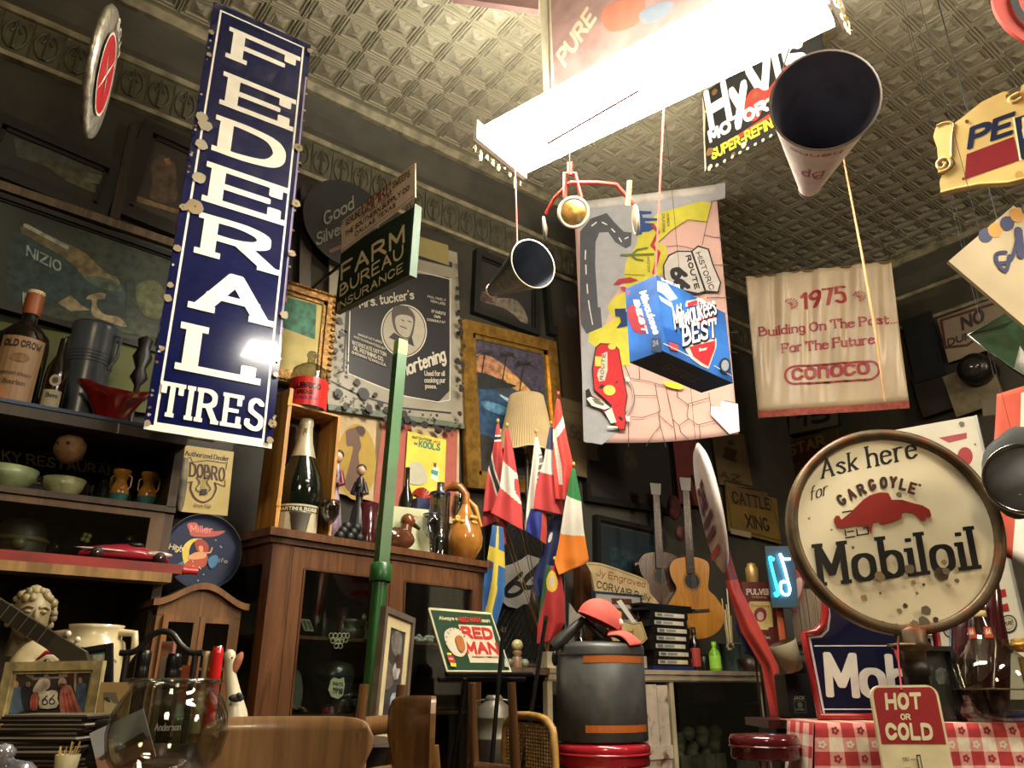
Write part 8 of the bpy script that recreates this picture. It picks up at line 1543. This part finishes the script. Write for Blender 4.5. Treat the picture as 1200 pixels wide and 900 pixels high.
p.px('cfc8ae', ZS('350 235 385 225 400 215 430 225 470 215 510 220 525 240 520 290 535 330 510 370 440 380 365 375 355 330 365 290')).textpx('3a3c4a', '66', ZS('388 350')[0], ZS('500 340')[0], ZS('385 265')[0], W=.12); p.done(r)
build('prop', MB(BLK).tube([f.P(f.w / 2, f.h * .6, -.008), ground(2.2, (58 - 600) / 967 * 2.2, ZL_)], .004, 6), r)
# stacks of dark cards
PHB = mat('17120e', .4); PHE = mat('5a5040', .6); R_ = random.Random(9); z = ZL_; g_ = Fr(ground(1.52, (52 - 600) / 967 * 1.52), RT, (0, 0, 1)); zt1 = at(50, 832, 1.52).z; n1 = 15; hh = (zt1 - ZL_) / n1; wds = ['bottom', 'second', 'third', 'fourth', 'fifth', 'sixth', 'seventh', 'eighth', 'ninth', 'tenth', 'eleventh', 'twelfth', 'thirteenth', 'fourteenth', 'topmost']
for i in range(n1):
    dx, dy = (R_.random() - .5) * .02, (R_.random() - .5) * .02; q = Fr(g_.P(dx, 0, dy), RT + FH * (R_.random() - .5) * .16, (0, 0, 1))
    r = thing('card_sleeve', 'dark card sleeve, %s from below in the stack before cream frame' % wds[i] if i not in (0, 14) else 'dark card sleeve, %s one of the stack before cream frame' % wds[i], 'card sleeve', q.P(0, z), 'dark card sleeves in the large stack')
    build('sleeve', MB(PHB).box(q, (-.078, .078), (z, z + hh * .55), (-.12, 0)), r); build('insert', MB(PHE if i % 3 else mat('8a8272', .5)).box(q, (-.075, .075), (z + hh * .55, z + hh * .92), (-.118, -.002 + .004 * (i % 2))), r); z += hh * .93
z = ZL_; g_ = Fr(ground(1.565, (117 - 600) / 967 * 1.565), RT, (0, 0, 1)); zt1 = at(117, 842, 1.565).z; hh = (zt1 - ZL_) / 9
for i in range(9):
    q = Fr(g_.P((R_.random() - .5) * .012, 0), RT + FH * (R_.random() - .5) * .1, (0, 0, 1)); r = thing('black_sleeve', 'black card sleeve, %s in the small stack left of fishbowl' % (wds[i] if i < 8 else 'topmost'), 'card sleeve', q.P(0, z), 'black card sleeves in the small stack')
    build('sleeve', MB(PHB).box(q, (-.036, .044), (z, z + hh * .6), (-.1, 0)), r); build('insert', MB(mat('2a241c', .5)).box(q, (-.034, .042), (z + hh * .6, z + hh * .97), (-.098, -.003)), r); z += hh * .98
r, f, p = board('post_card', 'tilted postcard of desert with pale sky leaning by the fishbowl', 'postcard', [(101, 861), (165, 832), (185, 884), (122, 915)], PF(1.53), 'b8bcc4', .002, .4)
p.poly('b08a74', [(0, 0), (f.w, 0), (f.w, f.h * .42), (0, f.h * .48)]).poly('57504a', [(f.w * .05, f.h * .44), (f.w * .3, f.h * .55), (f.w * .5, f.h * .5), (f.w * .9, f.h * .56), (f.w * .95, f.h * .4), (f.w * .1, f.h * .38)]).rc('8f2420', f.w * .1, .0, f.w, f.h * .13); p.done(r)
r, b, R, H = gpot('toothpick_cup', 'small cream cup of toothpicks at the bottom edge left', 'cup', 80, 884, 1.36, ZL_, 14, [(.55, 0), (.6, .02), (1, 1), (.93, 1), (.55, .1), (0, .1)], mat('a89c74', .5), 10)
for i in range(12): a = i * 2.4; build('toothpick', MB(mat('b89a5c', .6)).tube([b + V((0, 0, H * .2)), b + V((R * .8 * math.cos(a), R * .8 * math.sin(a), H * 1.0 + .006 * (i % 3 + 1)))], .001, 4), r)
cg = ground(1.30, (38 - 600) / 967 * 1.30, ZL_); solo('crystal_dog', 'clear cut crystal animal at the bottom left corner', 'crystal figure', MB(mat('8a8a92', .08, .6, .5, 30, 0)).ball(cg + V((0, 0, .03)), .026, 8, (1.4, .9, 1)).ball(cg + V((-.02, 0, .065)), .014, 7, (1.3, 1, 1)).tube([cg + V((-.006, 0, .04)), cg + V((-.02, 0, .06))], [.015, .011], 6))
r, f, p = board('sketch_card', 'tan clipped corner card with pale figure drawing left of fishbowl', 'card', [(114, 800), (150, 800), (152, 858), (112, 858)], PF(1.95), 'a88c58', .004, .7); p.px('6f6a54', zs(0, 780, 7.5, '910 235 1020 235 1060 380 1060 460 920 460')).px('b8a87c', zs(0, 780, 7.5, '920 300 960 290 1000 330 1060 350 1075 440 930 450'), True).px('3c3828', zs(0, 780, 7.5, '915 285 950 280 975 320 940 315'), True); p.done(r); build('prop', MB(BLK).tube([f.P(f.w / 2, f.h * .5, -.004), ground(2.0, -.93, ZL_)], .003, 5), r)
r, f, p = frame('black_framed_collage', 'black framed collage with orange and green prints left of cookie jar', [(72, 764), (132, 753), (132, 850), (72, 860)], PP(100, 800, 2.2, 30), .014, '101012', '6e6a60', depth=.008, th=.008)
p.px('8a4a30', zs(0, 660, 7.5, '640 785 820 765 800 820 650 860')).px('2a6a48', zs(0, 660, 7.5, '825 755 930 745 930 860 830 860')).px('a8a898', zs(0, 660, 7.5, '820 810 930 795 930 850 820 865')).px('8a3a34', zs(0, 660, 7.5, '880 860 940 850 945 1100 890 1100')); p.done(r); build('prop', MB(BLK).tube([f.P(f.w / 2, f.h * .5, -.008), ground(2.3, -1.12, ZL_)], .004, 5), r)
mk = at(48, 778, 2.25); k = dep(mk) / F; root = thing('painted_mask', 'cream painted face mask with red brows above the cream frame', 'mask', V((mk.x, mk.y, ZL_)))
build('face', MB(mat('b8a880', .3)).ball(mk - V((0, 0, .02)), 34 * k, 20, (1, .5, 1.1)), root); build('stick', MB(wood('5a3c20')).tube([mk, V((mk.x, mk.y, ZL_)) + FH * .02], .008, 6), root)
for s_ in (-1, 1): build('brow', MB(mat('a82a24', .4)).tube([mk - FH * (16 * k) + RT * s_ * x * k + V((0, 0, z_ * k)) + FH * q_ * k for x, z_, q_ in ((5, 5, -1), (12, 12, 0), (22, 12, 5), (30, 4, 12))], [.003, .006, .006, .003], 8), root); build('eye', MB(mat('2a2620', .3)).ball(mk - FH * 16 * k + RT * s_ * 15 * k + V((0, 0, 1 * k)), 4 * k, 8), root)
# cookie jar
r, b, R, H = gpot('cookie_jar', 'cream two handled crock reading COOKIES behind the black frame', 'cookie jar', 114, 733, 2.33, ZL_, 41, [(.6, 0), (.85, .05), (1, .35), (1, .65), (.82, .86), (.72, .88), (.72, .97), (.75, 1), (.68, 1), (.66, .9), (0, .88)], mat('b8aa84', .25, 0, .1, 6, 0, .3), 36)
p = Pr(WF, .001, wrapz(b, R * .96), rough=.4, maxe=.02); p.text('5a4c30', 'COOKIES', (-R * .55, H * .755), (R * 1.1, 0), (0, H * .05), W=.14); 
for i in range(5): p.line('5a4a2c', [(-R * .7 + i * R * .3, H * .69), (-R * .6 + i * R * .3, H * .71), (-R * .5 + i * R * .3, H * .69)], .003)
p.z += .012; p.done(r)
for s_ in (-1, 1): build('handle', MB(mat('b8aa84', .25)).tube([b + RT * s_ * R * .7 + V((0, 0, H * .94)), b + RT * s_ * R * 1.15 + V((0, 0, H * .93)), b + RT * s_ * R * 1.22 + V((0, 0, H * .8)), b + RT * s_ * R * .98 + V((0, 0, H * .68))], .011, 8), r)
# bust
bb = ground(2.36, (30 - 600) / 967 * 2.36, ZL_); hc = at(36, 722, 2.3); k = dep(hc) / F; PLS = mat('8a7c58', .5, 0, .3, 8, .1, 0, 'dirt')
root = thing('plaster_bust', 'aged cream plaster bust of a curly haired head at left', 'bust', bb)
hf_ = Fr(hc, RT * .75 + FH * .66, (0, 0, 1))
def headf(d): return 1 + .12 * max(0, -d.z) * (1 if d.y < 0 else .2) - .06 * abs(d.x) * (d.z < 0)
build('head', MB(PLS).ball(hc, 26 * k, 28, (.78, .95, 1.15), headf, hf_), root)
build('nose', MB(PLS).tube([hf_.P(0, 5 * k, 24 * k), hf_.P(0, -3 * k, 29 * k), hf_.P(0, -6 * k, 25 * k)], [2.2 * k, 3.2 * k, 3.6 * k], 8), root)
for s_ in (-1, 1): build('eye', MB(PLS).ball(hf_.P(s_ * 8 * k, 3.5 * k, 22 * k), 3.6 * k, 10, (1.2, 1, .7), fr=hf_), root); build('brow', MB(PLS).tube([hf_.P(s_ * 3 * k, 8 * k, 24 * k), hf_.P(s_ * 9 * k, 10 * k, 23 * k), hf_.P(s_ * 14 * k, 7 * k, 19 * k)], 1.8 * k, 7), root); build('ear', MB(PLS).ball(hf_.P(s_ * 20 * k, 0, 0), 5 * k, 10, (.5, 1, 1.3), fr=hf_), root)
build('lips', MB(PLS).tube([hf_.P(-6 * k, -13 * k, 22 * k), hf_.P(0, -12 * k, 25 * k), hf_.P(6 * k, -13 * k, 22 * k)], [1 * k, 2.2 * k, 1 * k], 7).tube([hf_.P(-5 * k, -15 * k, 22 * k), hf_.P(0, -15.5 * k, 24 * k), hf_.P(5 * k, -15 * k, 22 * k)], [1 * k, 2.4 * k, 1 * k], 7).ball(hf_.P(0, -22 * k, 20 * k), 6 * k, 10), root)
m = MB(PLS); R_ = random.Random(5)
for i in range(110):
    a = R_.random() * 6.28; e_ = R_.random() * 1.9 - .35; d = V((math.cos(a) * math.cos(e_), math.sin(a) * math.cos(e_), math.sin(e_)))
    if d.y > .25 and d.z < .6: continue
    m.ball(hf_.P(d.x * 23 * k, d.z * 30 * k, d.y * 25 * k), (3.5 + 2.5 * R_.random()) * k, 8)
o = build('curls', m, root); o['kind'] = 'stuff'
build('neck', MB(PLS).tube([hf_.P(0, -16 * k, -4 * k), hf_.P(0, -44 * k, -6 * k)], [15 * k, 19 * k], 16), root)
build('shoulders', MB(PLS).lathe(bb, [(0, 0), (.06, 0), (.07, .02), (.05, .05), (.09, .09), (.11, .12), (.07, .16), (.045, .19)], 24, sx=1.2), root)
# banjo neck
A_ = at(-14, 704, 2.1); B_ = at(62, 752, 2.12); m = MB(mat('2c261e', .4)); root = thing('instrument_neck', 'dark fretted instrument neck slanting across the plaster bust', 'instrument', A_); nf_ = Fr(A_, B_ - A_, V((0, 0, 1))); Ln = (B_ - A_).length
build('neck', MB(mat('2c261e', .4)).box(nf_, (0, Ln), (-.02, .02), (-.01, .01)), root); build('headstock', MB(mat('3a352a', .35)).prism(nf_, [(Ln, -.02), (Ln + .1, -.03), (Ln + .12, 0), (Ln + .09, .022), (Ln, .02)], -.01, .01), root)
for i in range(7): build('fret', MB(mat('8a8470', .3, .5)).tube([nf_.P(Ln * i / 7, -.02, .011), nf_.P(Ln * i / 7, .02, .011)], .0012, 4), root)
for i in range(2): build('tuning_peg', MB(mat('c9c4b4', .3)).ball(nf_.P(Ln + .02 + .03 * i, .034, 0), .008, 8), root); build('peg_shaft', MB(CHR).tube([nf_.P(Ln + .02 + .03 * i, .015, 0), nf_.P(Ln + .02 + .03 * i, .03, 0)], .002, 5), root)
build('body_rest', MB(BLK).tube([nf_.P(.05, -.02, 0), V((nf_.P(.05, 0).x, nf_.P(.05, 0).y, ZL_))], .006, 6), root)
# caddy with black bail and bottles
cf_ = 2.05; P_ = lambda x, y, f_=cf_: at(x, y, f_); root = thing('condiment_caddy', 'black caddy with tall arched handle full of bottles', 'caddy', ground(cf_, (190 - 600) / 967 * cf_, ZL_)); IRN = mat('1a1816', .4)
build('arched_handle', MB(IRN).tube([P_(*q) for q in catmull([(141, 765), (152, 765), (163, 760), (175, 747), (188, 740), (202, 743), (213, 757), (225, 765), (238, 765)], 4)], .008, 8), root)
zc = ZL_ + .03
for x in (149, 229): q = P_(x, 768); build('upright', MB(IRN).tube([q, V((q.x, q.y, zc))], .008, 8), root)
q0, q1 = P_(143, 800), P_(236, 800); gfc = Fr(V((q0.x, q0.y, ZL_)), q1 - q0, (0, 0, 1)); wc = (q1 - q0).length; build('tray', MB(IRN).box(gfc, (0, wc), (0, .03), (-.1, .03)), root)
def cb(name, lb, cat, x, yt, rp, prof, m, extra=None, f_=2.07): return pot(name, lb, cat, x, yt, PF(f_), zc + .001, rp, prof, m, 18)
SHK = [(1, 0), (1, .6), (.95, .66), (1, .68), (1, .8), (.95, .82), (1, .84), (1, .96), (.9, 1), (0, 1)]
for x, yt, l_ in ((170, 762, 'left'), (205, 766, 'middle')):
    r, b, R, H = cb('pepper_shaker', 'glass shaker with ribbed black lid, %s one in the caddy' % l_, 'shaker', x, yt, 7.5, [(1, 0), (1, .55)], mat('2a2018', .2)); build('lid', MB(mat('0e0e0e', .35)).lathe(b, [(R * a, H * h_) for a, h_ in [(1.05, .55), (1.1, .58), (1.1, .66), (1.02, .68), (1.1, .7), (1.1, .8), (1.02, .82), (1.1, .84), (1.1, .95), (.95, 1), (0, 1)]], 20), r)
r, b, R, H = cb('red_can', 'bright red glossy can at the right end of the caddy', 'can', 256, 758, 7, [(1, 0), (1, .93), (.8, 1), (0, 1)], mat('b31c1c', .15, 0, .05, 5, 0, .5)); build('rim', MB(CHR).lathe(b, [(R * .8, H * .99), (R * .85, H * 1.01), (R * .7, H)], 16), r)
r, b, R, H = cb('cream_bottle', 'cream labelled sauce bottle left of the red can', 'bottle', 243, 763, 6.5, [(1, 0), (1, .6), (.6, .72), (.6, 1), (0, 1)], mat('8a7048', .4)); build('label', MB(mat('c4b890', .6)).lathe(b, [(R * 1.03, H * .1), (R * 1.03, H * .55)], 16), r)
for nm, lb, x0_, x1_, yt, c1, c2 in (('spice_box', 'orange and green spice box right of the middle shaker', 212, 227, 780, '9a4a24', '5a6a34'), ('menu_card', 'dull pink folded menu card behind the caddy shakers', 184, 198, 752, '8a5c48', '6b4436'), ('napkin_stack', 'grey white napkin stack between the two shakers', 187, 199, 770, '8a8474', '77725f')):
    fo = 2.12 if nm == 'menu_card' else 2.08; q0, q1 = at(x0_, 790, fo), at(x1_, 790, fo); g_ = Fr(V((q0.x, q0.y, zc + .001)), q1 - q0, (0, 0, 1)); w_ = (q1 - q0).length; h_ = at(x0_, yt, fo).z - zc
    r = thing(nm, lb, nm.split('_')[0], g_.P(w_ / 2, 0)); build('body', MB(mat(c2, .6)).box(g_, (0, w_), (0, h_ * .5), (-.02, 0)), r); build('top_band', MB(mat(c1, .6)).box(g_, (0, w_), (h_ * .5, h_), (-.02, 0)), r)
# goose
gb = ground(2.0, (276 - 600) / 967 * 2.0, ZL_); k = 2.15 / F; root = thing('white_goose', 'white ceramic goose with pink bill and dark bow', 'goose figure', gb); WGT = mat('c4bca0', .3, 0, .08, 6)
P_ = lambda x, y, f_=2.0: at(x, y, f_)
build('body', MB(WGT).tube([V((gb.x, gb.y, ZL_)), P_(277, 860), P_(276, 835), P_(273, 810), P_(270, 790), P_(270, 775), P_(269, 765), P_(270, 761)], [.028, .034, .026, .017, .013, .014, .014, .006], 16), root)
build('bill', MB(mat('a86a50', .35)).tube([P_(273, 786), P_(278, 776), P_(282, 768), P_(284, 764)], [.010, .011, .008, .003], 10), root)
build('bow', MB(mat('2a2020', .6)).ball(P_(277, 818, 1.965), .012, 8, (1.6, .5, .8)).ball(P_(280, 815, 1.965), .007, 6), root); build('eye', MB(BLK).ball(P_(272, 771, 1.985), .0025, 6), root)
bpy.context.view_layer.update()
